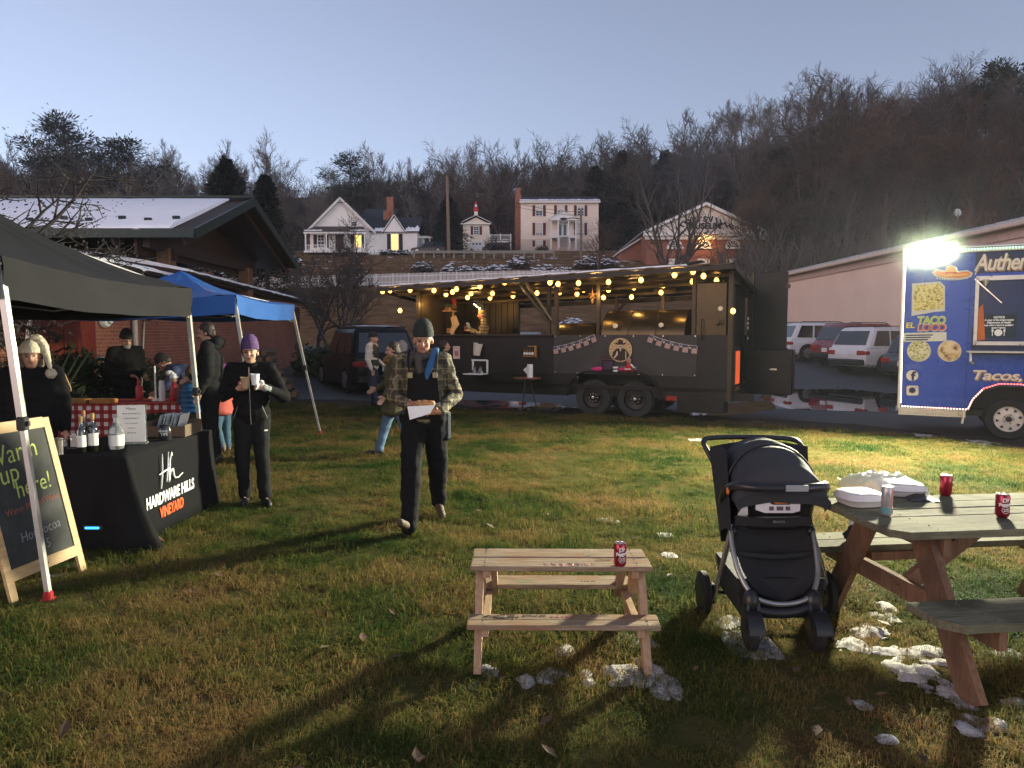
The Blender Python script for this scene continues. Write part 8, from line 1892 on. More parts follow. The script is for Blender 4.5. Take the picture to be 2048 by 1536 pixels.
for s, q in ((-1, 'a'), (1, 'b')):      # a = picture left when facing the camera, b = picture right
 BASE.update({'sh' + q: (s * .185, .01, 1.435), 'el' + q: (s * .25, .03, 1.14), 'wr' + q: (s * .25, -.07, .90), 'hp' + q: (s * .085, 0, .93), 'kn' + q: (s * .10, -.02, .50), 'an' + q: (s * .10, .02, .09), 'to' + q: (s * .125, -.13, .035)})
def hand(mb, w, d, side, curl=.6, r=.0095, flip=1):
 """palm, four unequal bent fingers and a thumb leaving the side of the palm; d = direction of the hand, side = towards the thumb"""
 d = V(d).normalized(); side = V(side); side = (side - d * side.dot(d)).normalized(); n = d.cross(side) * flip
 mb.cone(w, w + d * .035, .024, .026);
 for k in range(4): mb.cone(w + d * .02 + side * (.020 - .013 * k), w + d * .075 + side * (.026 - .0175 * k), .014, .013)
 for k, L in enumerate((.070, .080, .074, .058)):
  p = w + d * .082 + side * (.027 - .018 * k); a = curl * .7; d1 = d * math.cos(a) + n * math.sin(a); p1 = p + d1 * L * .5; a2 = curl * 1.7; d2 = d * math.cos(a2) + n * math.sin(a2); p2 = p1 + d2 * L * .5
  mb.cone(p, p1, r, r * .92); mb.cone(p1, p2, r * .92, r * .8)
 p = w + d * .03 + side * .026; d1 = (d * .55 + side * .75 + n * .35).normalized(); p1 = p + d1 * .04; d2 = (d * .9 + side * .2 + n * .5).normalized(); mb.cone(p, p1, r * 1.25, r * 1.1); mb.cone(p1, p1 + d2 * .034, r * 1.1, r * .9)
def person(label, loc, rz, H, o, group=None, sk=None, vox=.013):
 sk = sk or SK; f = H / 1.75; J = {k: V(v) * f for k, v in BASE.items()}
 for k, v in o.get('J', {}).items(): J[k] = V(v) * f
 t = thing("person", label, "person", loc, rz, group); HM = Euler((R(o.get('nod', 0)), R(o.get('tilt', 0)), R(o.get('turn', 0)))).to_matrix(); hd = J['hd']; g = f * o.get('head', 1.0)
 def hp(x, y, z): return hd + HM @ V((x * g, y * g, z * g))
 def he(mb, c, r, **k): mb.ell(hp(*c), [q * g for q in r], M=HM, **k)
 B = MB(); wf = o.get('wide', 1.0) * f
 he(B, (0, .012, .025), (.074, .092, .095)); he(B, (0, -.018, -.045), (.058, .070, .072)); he(B, (0, -.055, -.088), (.030, .026, .022)); B.cone(hp(0, -.088, .012), hp(0, -.110, -.028), .010 * g, .0155 * g, 8); he(B, (0, -.080, .030), (.056, .018, .014))
 for s in (-1, 1): he(B, (s * .077, .012, -.012), (.012, .022, .032), nu=8, nv=6); he(B, (s * .034, -.066, -.030), (.026, .022, .020), nu=8, nv=6)
 he(B, (0, -.082, -.058), (.026, .012, .011), nu=8, nv=6)
 B.cone(J['nk'] - V((0, 0, .05 * f)), hp(0, .02, -.07), .058 * f, .052 * g); M_ = (J['ch'] - J['pel']).normalized(); TM = M_.to_track_quat('Z', 'Y').to_matrix() if abs(M_.z) < .999 else Matrix.Identity(3)
 B.cone(J['pel'], J['ch'], .115 * wf, .13 * wf); B.cone(J['sha'], J['shb'], .055 * f, .055 * f); B.cone(J['ch'], J['nk'], .12 * wf, .055 * f); B.cone(J['hpa'], J['hpb'], .09 * wf, .09 * wf)
 for q in 'ab':
  B.cone(J['sh' + q], J['el' + q], .052 * f, .042 * f); B.cone(J['el' + q], J['wr' + q], .041 * f, .027 * f); B.cone(J['hp' + q], J['kn' + q], .085 * f, .055 * f); B.cone(J['kn' + q], J['an' + q], .052 * f, .036 * f); B.cone(J['an' + q], J['an' + q].lerp(J['to' + q], .5), .028 * f, .016 * f)
  hdir, side, curl = o.get('hand' + q, ((J['wr' + q] - J['el' + q]), (0, -1, .2), .5)); hand(B, J['wr' + q] + V(hdir).normalized() * .005, hdir, side, curl, r=.0098 if vox < .01 else .0125, flip=1 if q == 'a' else -1)
 link("body", fuse(B, vox, 2 if vox < .01 else 1), sk, t)
 for s in (-1, 1):
  m = MB(); m.ell(hp(s * .030, -.083, .006), (.0125 * g, .007 * g, .0075 * g), M=HM, nu=10, nv=6); e = obj("eye", m, eyew, t, True); m = MB(); m.ell(hp(s * .030, -.0885, .006), (.0085 * g, .004 * g, .0075 * g), M=HM, nu=8, nv=6); obj("iris", m, eyem, e, True)
  m = MB(); m.cone(hp(s * .013, -.0945, .025), hp(s * .046, -.084, .027), .0058 * g, .0042 * g, 6); obj("eyebrow", m, o.get('brow', browm), t, True)
 m = MB(); m.cone(hp(-.018, -.0925, -.058), hp(.018, -.0925, -.058), .0045 * g, .0045 * g, 6); obj("mouth", m, lipm, t, True)
 a = o.get('arm', 1.0); C = MB(); cm = o['top']; bw = o.get('bulk', 1.0) * f; hem = o.get('hem', .0)
 C.ell(J['ch'] + V((0, 0, -.02 * f)), (.205 * bw, .150 * bw, .21 * f), M=TM); C.ell((J['pel'] + J['ch']) / 2, (.190 * bw, .148 * bw, .20 * f), M=TM); C.ell(J['pel'] + V((0, 0, .02 * f)), (.195 * bw, .150 * bw, .15 * f), M=TM); C.cone(J['sha'], J['shb'], .080 * bw, .080 * bw); C.cone(J['ch'], J['nk'], .13 * bw, .085 * f)
 if hem:
  for k in range(5): u = k / 4; c = J['pel'] * (1 - u) + ((J['kna'] + J['knb']) / 2) * u * hem + J['pel'] * u * (1 - hem); C.ell(c, ((.20 + .02 * u) * bw, (.155 + .03 * u) * bw, .10 * f))
 for q in 'ab':
  C.cone(J['sh' + q], J['el' + q], .078 * bw * a, .064 * bw * a); w = J['el' + q].lerp(J['wr' + q], .93); C.cone(J['el' + q], w, .064 * bw * a, .046 * bw * a)
 if o.get('collar'): C.tube([J['nk'] + V((math.cos(k) * .075, math.sin(k) * .075 - .005, .005 + .012 * math.sin(k))) * f for k in np.linspace(0, 6.283, 15)[:14]], .030 * f, 8, loop=True)
 link(o.get('topname', "jacket"), fuse(C, max(vox * 1.25, .011), 2, disp=o.get('wr', .011) * f, dscale=.11, seed=H * 7), cm, t)
 T = MB(); k = o.get('leg', 1.0)
 T.cone(J['hpa'], J['hpb'], .115 * wf * k, .115 * wf * k); T.ell(J['pel'] + V((0, 0, .03)), (.165 * wf, .125 * wf, .12 * f))
 for q in 'ab':
  T.cone(J['hp' + q], J['kn' + q], .108 * f * k, .080 * f * k); T.cone(J['kn' + q], J['an' + q] + (J['kn' + q] - J['an' + q]) * o.get('cuff', .02), .078 * f * k, .066 * f * k)
 link(o.get('legname', "trousers"), fuse(T, max(vox * 1.25, .011), 3, disp=.010 * f, dscale=.17, seed=H * 3), o['bot'], t)
 for q in 'ab':
  m = MB(); an, to = J['an' + q], J['to' + q]; d = (to - an); d.z *= .4; d.normalize(); up = V((0, 0, 1)); hl = an - V((0, 0, .045 * f)) - d * .04 * f
  m.cone(hl, an + V((0, 0, .06 * f)), .042 * f, .048 * f); m.cone(hl + d * .03 * f, to + d * .025 * f, .042 * f, .034 * f); m.cone(hl - V((0, 0, .006)), to + d * .03 * f - V((0, 0, .006)), .041 * f, .032 * f)
  link("shoe", fuse(m, .012, 2), o['shoe'], t)
 if 'hair' in o:
  m = MB(); he(m, (0, .026, .052), (.083, .094, .082)); he(m, (0, .062, -.01), (.074, .062, .08))
  for s in (-1, 1): he(m, (s * .066, .03, .0), (.022, .05, .055))
  if o.get('long'):
   for s in (-1, 1): m.cone(hp(s * .066, .03, .0), hp(s * .085, .02, -.20), .034 * g, .030 * g); m.cone(hp(s * .05, .07, .0), hp(s * .06, .08, -.22), .045 * g, .04 * g)
  link("hair", fuse(m, .011, 1, disp=.010, dscale=.03), o['hair'], t)
 if 'hat' in o:
  hm = o['hat']; m = MB(); ht = o.get('hatz', 1.0); rings = []
  for z, r in ((.028, 1.0), (.028, 1.14), (.045, 1.16), (.075, 1.14), (.078, 1.08), (.10, 1.04), (.125, .86), (.145, .58), (.156, .25)):
   rings.append([hp(math.cos(q) * .079 * r, .012 + math.sin(q) * .096 * r, .028 + (z - .028) * ht - .012 * math.sin(q) * (1 if z < .08 else 0) + .002 * math.sin(q * 22)) for q in np.linspace(0, 6.2832, 33)[:32]])
  m.loft(rings); obj("knit_hat", m, hm, t, True)
 if 'hood' in o:
  m = MB(); he(m, (0, .035, .03), (.115, .13, .135)); he(m, (0, .06, -.10), (.12, .11, .09)); he(m, (0, .05, .13), (.05, .06, .05)); me = fuse(m, .014, 2, disp=.008, dscale=.06); link("hood", me, o['hood'], t)
 return t, J, hp, HM
blk = mat("black_cloth", (.0075, .0075, .0085), rough=.9, spec=.1, var=.3, scale=5); blk2 = mat("charcoal_cloth", (.013, .0135, .014), rough=.9, spec=.12, var=.3, scale=5); den = mat("blue_denim", (.075, .135, .215), rough=.85, var=.35, scale=7); dden = mat("dark_denim", (.018, .024, .045), rough=.85, var=.3, scale=7); olive = mat("olive_parka", (.060, .055, .022), rough=.8, var=.3, scale=5); tanb = mat("tan_boots", (.055, .035, .019), rough=.7, var=.25); blks = mat("black_shoes", (.012, .012, .012), rough=.5, var=.2); purple = mat("purple_knit", (.085, .040, .125), rough=.9, var=.2, scale=30, bump=.5, bscale=110); blkk = mat("black_knit", (.012, .012, .014), rough=.9, var=.25, scale=30, bump=.5, bscale=110); cream = mat("cream_fleece", (.50, .46, .36), rough=.9, var=.15, scale=25, bump=.5, bscale=60); hairb = mat("dark_brown_hair", (.022, .013, .009), rough=.6, var=.3, scale=30); hairg = mat("grey_brown_hair", (.10, .075, .05), rough=.7, var=.3, scale=30)
# --- man in overalls walking towards the camera
g0 = G(850, 1046)
plm = plaid("olive_plaid", (.085, .072, .036), (.030, .022, .014), (.21, .18, .10), 11)
mt, J, hp, HM = person("man in black bib overalls and plaid jacket walking with foil wrapped food", g0, R(4), 1.80, dict(nod=10, top=plm, bot=blk, legname="overalls", shoe=tanb, hat=mat("black_green_knit", (.014, .018, .015), rough=.9, var=.3, scale=30, bump=.5, bscale=110), hatz=1.25, bulk=.98, leg=1.12, wr=.016, cuff=-.06, brow=mat("grey_brow", (.2, .17, .14), var=0), topname="plaid_jacket",
 J=dict(kna=(-.10, -.21, .53), ana=(-.11, -.37, .10), toa=(-.16, -.52, .15), knb=(.11, .05, .51), anb=(.11, .27, .15), tob=(.14, .15, .045), ela=(-.262, .02, 1.13), elb=(.275, .03, 1.13), wra=(-.125, -.235, 1.07), wrb=(.135, -.225, 1.01), sha=(-.170, .01, 1.43), shb=(.170, .01, 1.43)),
 handa=((.75, -.55, .05), (.0, -.5, .8), .75), handb=((-.8, -.5, .1), (.0, -.5, .8), .75)), sk=SK2, vox=.0085)
s_ = 1.80 / 1.75
mb = MB(); mb.grid(11, 12, lambda u, v: V(((u - .5) * (.30 - .06 * v) * s_, -(.166 + .012 * math.sin(math.pi * u)) * s_ * (1 - .03 * v) - .006, (1.0 + .33 * v) * s_))); mb.grid(11, 3, lambda u, v: V(((u - .5) * .30 * s_, -.16 * s_ - .008 - .014 * math.sin(math.pi * u), (1.0 - .06 * v) * s_))); obj("bib", mb, blk, mt, 'all')
for s in (-1, 1):
 mb = MB(); q = [V((s * .105, -.175, 1.31)) * s_, V((s * .118, -.168, 1.38)) * s_, V((s * .125, -.125, 1.46)) * s_, V((s * .12, -.03, 1.52)) * s_, V((s * .11, .08, 1.48)) * s_]; mb.tube(q, .020, 6, flat=.35); obj("strap", mb, blk, mt); mb = MB(); mb.box(V((s * .105, -.190, 1.315)) * s_, (.045, .012, .05), bev=.004); obj("strap_clasp", mb, mat("brass", (.45, .36, .2), rough=.3, metal=.8), mt)
mb = MB(); mb.tube([V((math.cos(k) * .190, math.sin(k) * .162, .985)) * s_ for k in np.linspace(0, 6.283, 25)[:24]], .020, 6, loop=True); bl = obj("belt", mb, mat("black_leather", (.02, .017, .015), rough=.4), mt); mb = MB()
for c, d in (((0, 0, .02), (.06, .01, .008)), ((0, 0, -.02), (.06, .01, .008)), ((-.028, 0, 0), (.008, .01, .045)), ((.028, 0, 0), (.008, .01, .045))): mb.box(V((-.03, -.182, .985)) * s_ + V(c), d)
for x in (-.11, .05): mb.cyl(V((x, -.165, .985)) * s_, V((x, -.186, .985)) * s_, .011, n=8)
obj("buckle", mb, steel, bl)
mb = MB(); mb.tube([V(p) * s_ for p in ((.095, .06, 1.52), (.105, -.02, 1.53), (.095, -.09, 1.48), (.068, -.148, 1.41), (.04, -.178, 1.33), (.03, -.17, 1.28))], [.030, .034, .033, .030, .026, .018], 8, flat=.5); obj("blue_scarf", mb, mat("blue_fleece", (.018, .085, .21), rough=.85, var=.2), mt, True)
mb = MB(); mb.tube([V((math.cos(k) * .088, math.sin(k) * .085 + .0, 1.485 + .02 * math.sin(k))) * s_ for k in np.linspace(0, 6.283, 17)[:16]], .034 * s_, 8, loop=True); mb.cone(V((-.09, -.05, 1.48)) * s_, V((-.13, -.12, 1.40)) * s_, .04, .03); mb.cone(V((-.04, -.11, 1.47)) * s_, V((-.03, -.15, 1.34)) * s_, .035, .03); link("grey_hood_collar", fuse(mb, .012, 2, disp=.012, dscale=.06), mat("grey_fleece", (.050, .042, .038), rough=.9, var=.25), mt)
mb = MB(); mb.box(V((.20, .03, .86)) * s_, (.06, .12, .26), rx=.05, bev=.02); obj("hip_pouch", mb, mat("navy_pouch", (.02, .03, .045), rough=.7), mt)
M0 = mt.matrix_basis if False else Matrix.Translation(g0) @ Matrix.Rotation(R(4), 4, 'Z')
ft = thing("foil_sandwich", "food in crumpled foil and white paper held by the man in overalls", "food", M0 @ V((.005, -.335, 1.095)), R(4))
mb = MB(); mb.grid(15, 11, lambda u, v: V(((u - .5) * .30, (v - .5) * .19, .035 * (abs(u - .5) * 2) ** 2 + .03 * (abs(v - .5) * 2) ** 2 - .03 + .016 * noise.noise(V((u * 8, v * 7, 2)))))); obj("foil", mb, mat("bright_foil", (.62, .62, .64), rough=.28, metal=.55, var=.2, scale=25, bump=.5, bscale=40), ft, 'all')
mb = MB(); mb.prism([(-.12, -.10, .01), (.11, -.10, .02), (.07, -.11, -.05), (-.05, -.115, -.085), (-.10, -.11, -.10)], (0, .006, 0)); obj("paper_wrap", mb, white_paint, ft)
mb = MB()
for x, y, r in ((-.03, 0, .045), (.02, .01, .05), (.07, 0, .04)): mb.ell((x, y, .02), (r, r * .8, .035))
link("bread", fuse(mb, .009, 1, disp=.006, dscale=.03), mat("toasted_bread", (.33, .16, .06), rough=.7, var=.35, scale=20), ft)
# --- woman with two cups
g1 = G(508, 1008)
wt, J, hp, HM = person("woman in black jacket and purple knit hat carrying two paper cups", g1, R(14), 1.66, dict(top=blk, bot=blk2, shoe=blks, hat=purple, hatz=1.3, hair=hairb, collar=True, bulk=.98, wide=.97, wr=.010, leg=.98,
 J=dict(kna=(-.10, -.05, .50), ana=(-.09, .06, .09), toa=(-.10, -.07, .035), knb=(.10, -.08, .50), anb=(.12, -.04, .09), tob=(.16, -.17, .035), ela=(-.27, -.02, 1.16), wra=(-.10, -.25, 1.25), elb=(.34, -.04, 1.13), wrb=(.16, -.255, 1.26)),
 handa=((.75, -.5, .25), (0, -.3, .9), .8), handb=((-.7, -.55, .2), (0, -.3, .9), .8)), vox=.0085)
M1 = Matrix.Translation(g1) @ Matrix.Rotation(R(14), 4, 'Z'); s1 = 1.66 / 1.75
mb = MB(); mb.tube([V((.0, -.148, 1.46)) * s1, V((.0, -.162, 1.3)) * s1, V((.004, -.163, 1.15)) * s1, V((.006, -.160, .95)) * s1, V((.01, -.158, .87)) * s1], .0028, 5); obj("zipper", mb, mat("zip_silver", (.3, .28, .24), rough=.3, metal=.6), wt)
for s in (-1, 1): mb = MB(); mb.tube([V((s * .12, -.143, 1.06)) * s1, V((s * .165, -.112, .93)) * s1], .003, 4); obj("pocket_zip", mb, mat("zip_silver", (.3, .28, .24)), wt)
mb = MB(); mb.box(V((.15, -.118, .80)) * s1, (.035, .006, .014), rz=.5); obj("leg_logo", mb, white_paint, wt)
mb = MB(); mb.cone(J['elb'].lerp(J['wrb'], .86), J['wrb'] + V((-.01, -.01, 0)), .043, .036); obj("glove_cuff", mb, mat("grey_glove", (.20, .21, .21), rough=.8), wt, True)
mb = MB(); hand(mb, J['wrb'], (-.7, -.55, .2), (0, -.3, .9), .8, r=.0125, flip=-1); link("glove", fuse(mb, .009, 2), mat("white_glove", (.58, .58, .56), rough=.8, var=.1), wt)
def cup(loc, label, m, h=.105, r=.041):
 c = thing("paper_cup", label, "cup", loc, 0); mb = MB(); mb.lathe((0, 0, 0), [(r * .74, 0), (r, h), (r * 1.05, h), (r * 1.05, h - .006), (r * .9, h - .012), (.004, h - .02)], 18); obj("cup_body", mb, m, c, True); mb = MB(); mb.lathe((0, 0, h * .3), [(r * .85, 0), (r * .97, h * .4), (r * .96, h * .4)], 18); obj("sleeve", mb, m, c, True)
cup(M1 @ V((-.018, -.325, 1.195)), "tan paper cup in the bare hand of the woman in the purple hat", mat("kraft_paper", (.38, .25, .13), rough=.7)); cup(M1 @ V((.075, -.335, 1.225)), "white paper cup in the gloved hand of the woman in the purple hat", white_paint)
# --- woman in an olive parka striding left
person("woman in long olive parka and blue jeans striding past behind the man", G(792, 912), R(-82), 1.62, dict(top=olive, topname="parka", bot=den, shoe=blks, hair=hairb, long=False, hem=.55, bulk=1.16, nod=8, turn=10, J=dict(kna=(-.09, -.14, .50), ana=(-.10, -.26, .09), toa=(-.11, -.42, .05), knb=(.09, .12, .48), anb=(.09, .34, .14), tob=(.10, .26, .04), ela=(-.24, -.06, 1.12), wra=(-.2, -.28, 1.02), elb=(.24, .02, 1.14), wrb=(.22, -.14, .94))))
o_ = bpy.context.scene.objects
pw_ = [x for x in o_ if x.name.startswith("person") and "olive parka" in x.get("label", "")][0]
mb = MB(); mb.tube([V((math.cos(k) * .125, math.sin(k) * .12 + .02, 1.38 + .03 * math.sin(k))) for k in np.linspace(0, 6.283, 17)[:16]], .055, 8, loop=True); link("fur_collar", fuse(mb, .015, 1, disp=.03, dscale=.04), mat("tan_fur", (.22, .14, .045), rough=.95, var=.4, scale=20), pw_)
# --- people further back
vt, J, hp, HM = person("man in dark vest and cream sleeved sweater facing the trailer", G(746, 815), R(80), 1.76, dict(top=mat("sweater_cream", (.50, .46, .42), rough=.9, var=.25, scale=18), topname="sweater", bot=dden, shoe=tanb, hat=blkk, bulk=.95, J=dict(wrb=(.22, -.2, .98), ana=(-.1, -.14, .09), toa=(-.12, -.3, .035))))
mb = MB(); mb.ell((0, .0, 1.27), (.185, .165, .24)); mb.ell((0, 0, 1.06), (.19, .165, .18)); mb.ell((0, .02, 1.42), (.12, .1, .1)); link("vest", fuse(mb, .016, 2), mat("dark_vest", (.025, .030, .024), rough=.8, var=.2), vt)
person("person in a pale grey pointed hood beside the maroon vehicle", G(806, 840) + V((0, 0, 0)), R(150), 1.57, dict(top=mat("grey_hoodie", (.20, .18, .17), rough=.9, var=.2), topname="hoodie", bot=dden, shoe=blks, hood=mat("grey_hoodie", (.20, .18, .17)), bulk=1.05))
person("dark haired person in black standing at the counter behind the man in overalls", G(888, 838), R(100), 1.60, dict(top=blk, bot=blk, shoe=blks, hair=hairb))
mt2, J, hp, HM = person("tall dark haired man in black hooded jacket under the blue canopy", V((-3.98, 9.35, 0)), R(-78), 1.88, dict(top=blk2, bot=blk, shoe=blks, hair=hairb, bulk=1.06, nod=12, collar=True, J=dict(wra=(-.16, -.26, 1.05), ela=(-.24, -.04, 1.14))))
mb = MB(); mb.ell((0, .10, 1.60), (.14, .10, .09)); mb.ell((0, .05, 1.55), (.15, .12, .06)); link("hood_down", fuse(mb, .014, 2, disp=.01, dscale=.06), blk2, mt2)
person("person in a blue jacket bending over the checked table", V((-4.86, 10.95, 0)), R(-70), 1.62, dict(top=mat("navy_blue_jacket", (.020, .032, .085), rough=.75, var=.25), bot=blk, shoe=blks, hat=blkk, hair=hairb, bulk=1.1, nod=50, J=dict(ch=(0, -.22, 1.20), nk=(0, -.40, 1.30), hd=(0, -.50, 1.40), sha=(-.185, -.33, 1.26), shb=(.185, -.33, 1.26), ela=(-.24, -.45, 1.02), elb=(.24, -.45, 1.02), wra=(-.16, -.6, .90), wrb=(.16, -.6, .90))))
kb, J, hp, HM = person("small child in a bright blue puffer vest seen from behind", G(388, 913), R(172), 1.22, dict(top=mat("grey_sleeves", (.07, .07, .075), rough=.85, var=.2), topname="sweater", bot=mat("olive_trousers", (.045, .045, .026), rough=.85, var=.3), shoe=blks, hair=mat("light_brown_hair", (.10, .055, .03), rough=.7, var=.3, scale=30), head=1.28, bulk=1.0, J=dict(hd=(0, -.02, 1.66)), leg=1.1))
mb = MB(); k = 1.22 / 1.75
for z, w in ((.93, .215), (1.03, .225), (1.13, .225), (1.23, .22), (1.33, .20), (1.41, .15)): mb.ell(V((0, 0, z)) * k, (w * 1.12 * k, .20 * k, .075 * k))
link("puffer_vest", fuse(mb, .012, 2), mat("puffer_blue", (.012, .10, .24), rough=.5, var=.15), kb)
kp, J, hp, HM = person("small child in a purple hooded and coral coat with jeans", G(447, 903), R(-128), 1.22, dict(top=mat("coral_coat", (.46, .10, .075), rough=.8, var=.15), topname="coat", bot=mat("teal_denim", (.05, .11, .16), rough=.85, var=.3), shoe=mat("brown_white_shoes", (.16, .10, .08), rough=.7, var=.4), hood=mat("purple_hood", (.115, .018, .125), rough=.7, var=.25), head=1.25, hem=.25, bulk=1.12, J=dict(anb=(.10, .16, .12), tob=(.11, .05, .05), hd=(0, -.02, 1.66), wra=(-.16, -.26, 1.02))))
mb = MB(); mb.ell(V((0, .03, 1.30)) * k, (.24 * k, .19 * k, .17 * k)); mb.ell(V((0, .06, 1.42)) * k, (.2 * k, .17 * k, .14 * k)); link("purple_cape", fuse(mb, .013, 2, disp=.01, dscale=.05), mat("purple_hood", (.115, .018, .125)), kp)
sg_ = G(424, 870) * .995; sc_ = thing("festive_stocking", "red, gold and green striped festive toy dangling beside the child in the coral coat", "toy", V((sg_.x, sg_.y, .47)), 0)
mb = MB(); mb.ell((0, 0, .09), (.05, .05, .06)); obj("gold_head", mb, mat("gold_foil", (.5, .33, .12)), sc_, True); mb = MB(); mb.cone((0, 0, .04), (-.01, 0, -.06), .05, .06); mb.cone((-.03, 0, -.1), (-.02, 0, -.32), .025, .022); obj("red_body", mb, redp, sc_, True); mb = MB(); mb.cone((.05, -.02, .0), (.07, -.02, -.14), .035, .045); mb.ell((-.02, -.01, -.35), (.035, .04, .03)); obj("striped_leg", mb, mat("mint_stripe", (.45, .50, .36), var=.5, scale=40, c2=(.25, .03, .03)), sc_, True)
# --- vendors
vb, J, hp, HM = person("vendor in black jacket and black knit hat behind the checked booth", V((-5.98, 11.0, 0)), R(48), 1.76, dict(top=blk, bot=blk, shoe=blks, hat=blkk, hatz=1.25, bulk=1.12, nod=18, collar=True, J=dict(wra=(-.05, -.30, 1.08), wrb=(.16, -.30, 1.06))))
mb = MB(); mb.ell(hp(0, -.06, -.075), (.055, .045, .05)); link("beard", fuse(mb, .011, 1, disp=.008, dscale=.03), mat("grey_beard", (.20, .19, .17), rough=.9, var=.3, scale=40), vb)
mb = MB(); hand(mb, J['wrb'], (-.5, -.8, .1), (0, -.3, .9), .7, r=.014, flip=-1); link("glove", fuse(mb, .012, 2), mat("tan_glove", (.40, .33, .24), rough=.85), vb)
mb = MB(); rn = random.Random(1)
for i in range(160):
 a = rn.uniform(0, 6.28); p = V((.16 + rn.uniform(-.1, .1), -.46 + rn.uniform(-.1, .1), 1.1 + rn.uniform(-.1, .2))); d = V((math.cos(a), math.sin(a), .6)) * .09; mb.add([p, p + d + V((0, .012, 0)), p + d * 1.1, p + d - V((0, .012, 0))], [(0, 1, 2, 3)])
Mv = Matrix.Translation((-5.98, 11.0, 0)) @ Matrix.Rotation(R(48), 4, 'Z'); me = mb.mesh("greenery", fix=False); me.transform(Mv); tag(link("pine_sprig", me, mat("sprig_green", (.03, .055, .02), rough=.7, var=.4)), "green pine sprig in the black hatted vendor's hands", "sprig")
sv, J, hp, HM = person("vendor with long hair in cream stocking hat with hanging pompom", V((-4.30, 6.35, 0)), R(32), 1.64, dict(top=blk, bot=blk, shoe=blks, hair=hairg, long=True, hat=cream, hatz=1.05, bulk=1.12, collar=True))
mb = MB(); q = [hp(.0, .03, .15), hp(.06, .02, .155), hp(.10, -.01, .10), hp(.125, -.02, .01), hp(.145, -.03, -.09), hp(.15, -.035, -.13)]; mb.tube(q, [.06, .055, .045, .032, .020, .012], 10); link("hat_tail", fuse(mb, .009, 1, disp=.004, dscale=.03), cream, sv); mb = MB(); mb.ell(hp(.155, -.04, -.165), .046); link("pompom", fuse(mb, .009, 0, disp=.012, dscale=.015), cream, sv)
ck = tw(BT(966, 640, 1.15)); ck.z = .66
kt_, J, hp, HM = person("cook in a black vest and yellow plaid shirt working inside the trailer", ck, R(-72) + TRA * .3, 1.66, dict(top=plaid("yellow_plaid", (.30, .23, .09), (.06, .045, .03), (.5, .42, .25), 14), topname="plaid_shirt", bot=blk, shoe=blks, hair=mat("grey_hair", (.2, .14, .1), rough=.8, var=.3), nod=6, J=dict(wra=(-.14, -.34, 1.26), ela=(-.24, -.10, 1.14), wrb=(.12, -.34, 1.20), elb=(.25, -.08, 1.12))), sk=SK2)
mb = MB(); mb.ell((0, .0, 1.2), (.175, .15, .22)); mb.ell((0, 0, 1.0), (.18, .15, .18)); mb.ell((0, .02, 1.36), (.11, .09, .08)); link("vest", fuse(mb, .016, 2), blk, kt_); mb = MB(); hand(mb, J['wra'], (0, -.4, .9), (0, -.5, -.3), .3, r=.016); mb.cone(J['wra'], J['wra'] + V((0, -.03, .10)), .05, .045); link("glove", fuse(mb, .012, 2), mat("blue_grey_glove", (.20, .24, .28), rough=.6), kt_)
mb = MB(); mb.lathe(hp(0, .01, .05), [(.088, 0), (.09, .03), (.06, .07), (.01, .085)], 14); obj("cap", mb, mat("straw_cap", (.32, .19, .09), rough=.8), kt_, True)
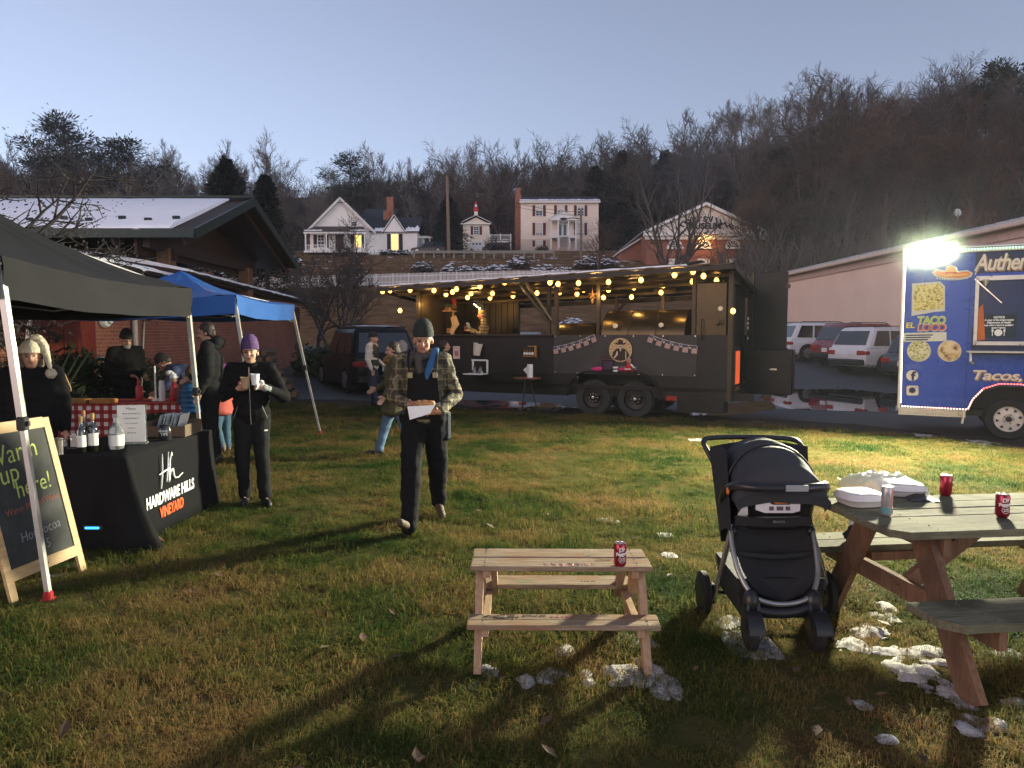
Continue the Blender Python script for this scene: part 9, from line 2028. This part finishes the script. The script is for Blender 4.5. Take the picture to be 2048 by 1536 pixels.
# ---------------------------------------------------------------- drifting smoke over the trailer and the blue truck, and added lamp mist
def smoke(name, c, r, dens, colr, sc):
 mb = MB(); mb.ell((0, 0, 0), r, nu=20, nv=12); m = bpy.data.materials.new(name); m.use_nodes = True; n, l = m.node_tree.nodes, m.node_tree.links; n.remove(n["Principled BSDF"])
 v = n.new("ShaderNodeVolumePrincipled"); v.inputs["Color"].default_value = colr + (1,); v.inputs["Anisotropy"].default_value = .3
 tc = n.new("ShaderNodeTexCoord"); nz = n.new("ShaderNodeTexNoise"); nz.inputs["Scale"].default_value = sc; nz.inputs["Detail"].default_value = 3; nz.inputs["Distortion"].default_value = .8; l.new(tc.outputs["Object"], nz.inputs[0])
 mp = n.new("ShaderNodeMapping"); mp.inputs["Scale"].default_value = (1 / r[0], 1 / r[1], 1 / r[2]); l.new(tc.outputs["Object"], mp.inputs[0]); ln = n.new("ShaderNodeVectorMath"); ln.operation = 'LENGTH'; l.new(mp.outputs[0], ln.inputs[0])
 fa = n.new("ShaderNodeMapRange"); fa.inputs[1].default_value = 1.0; fa.inputs[2].default_value = 0.0; fa.interpolation_type = 'SMOOTHSTEP'; l.new(ln.outputs["Value"], fa.inputs[0])
 nr = n.new("ShaderNodeMapRange"); nr.inputs[1].default_value = .35; nr.inputs[2].default_value = .7; l.new(nz.outputs["Fac"], nr.inputs[0])
 a = n.new("ShaderNodeMath"); a.operation = 'MULTIPLY'; l.new(fa.outputs[0], a.inputs[0]); l.new(nr.outputs[0], a.inputs[1]); b = n.new("ShaderNodeMath"); b.operation = 'MULTIPLY'; b.inputs[1].default_value = dens; l.new(a.outputs[0], b.inputs[0]); l.new(b.outputs[0], v.inputs["Density"]); l.new(v.outputs[0], n["Material Output"].inputs["Volume"])
 o = stuff(obj(name, mb, m, None, True)); o.location = c; return o
smoke("smoke", P(1375, 335, 17.5), (1.7, 1.4, 1.4), .10, (.55, .60, .72), .7)
smoke("smoke", P(1800, 420, 13.2), (2.2, 1.3, 1.5), .08, (.75, .85, .78), .8)
smoke("smoke", xw(lw + V((0, -.25, .1))), (1.0, .7, .8), .012, (.75, .95, .78), 1.6)  # greenish mist added around the floodlight to give it a halo
hb = MB(); hb.box((0, 190, 39), (900, 480, 86)); hm = bpy.data.materials.new("haze"); hm.use_nodes = True; n, l = hm.node_tree.nodes, hm.node_tree.links; n.remove(n["Principled BSDF"]); v = n.new("ShaderNodeVolumePrincipled"); v.inputs["Color"].default_value = (.78, .82, .96, 1); v.inputs["Density"].default_value = .00042; l.new(v.outputs[0], n["Material Output"].inputs["Volume"]); stuff(obj("haze", hb, hm))
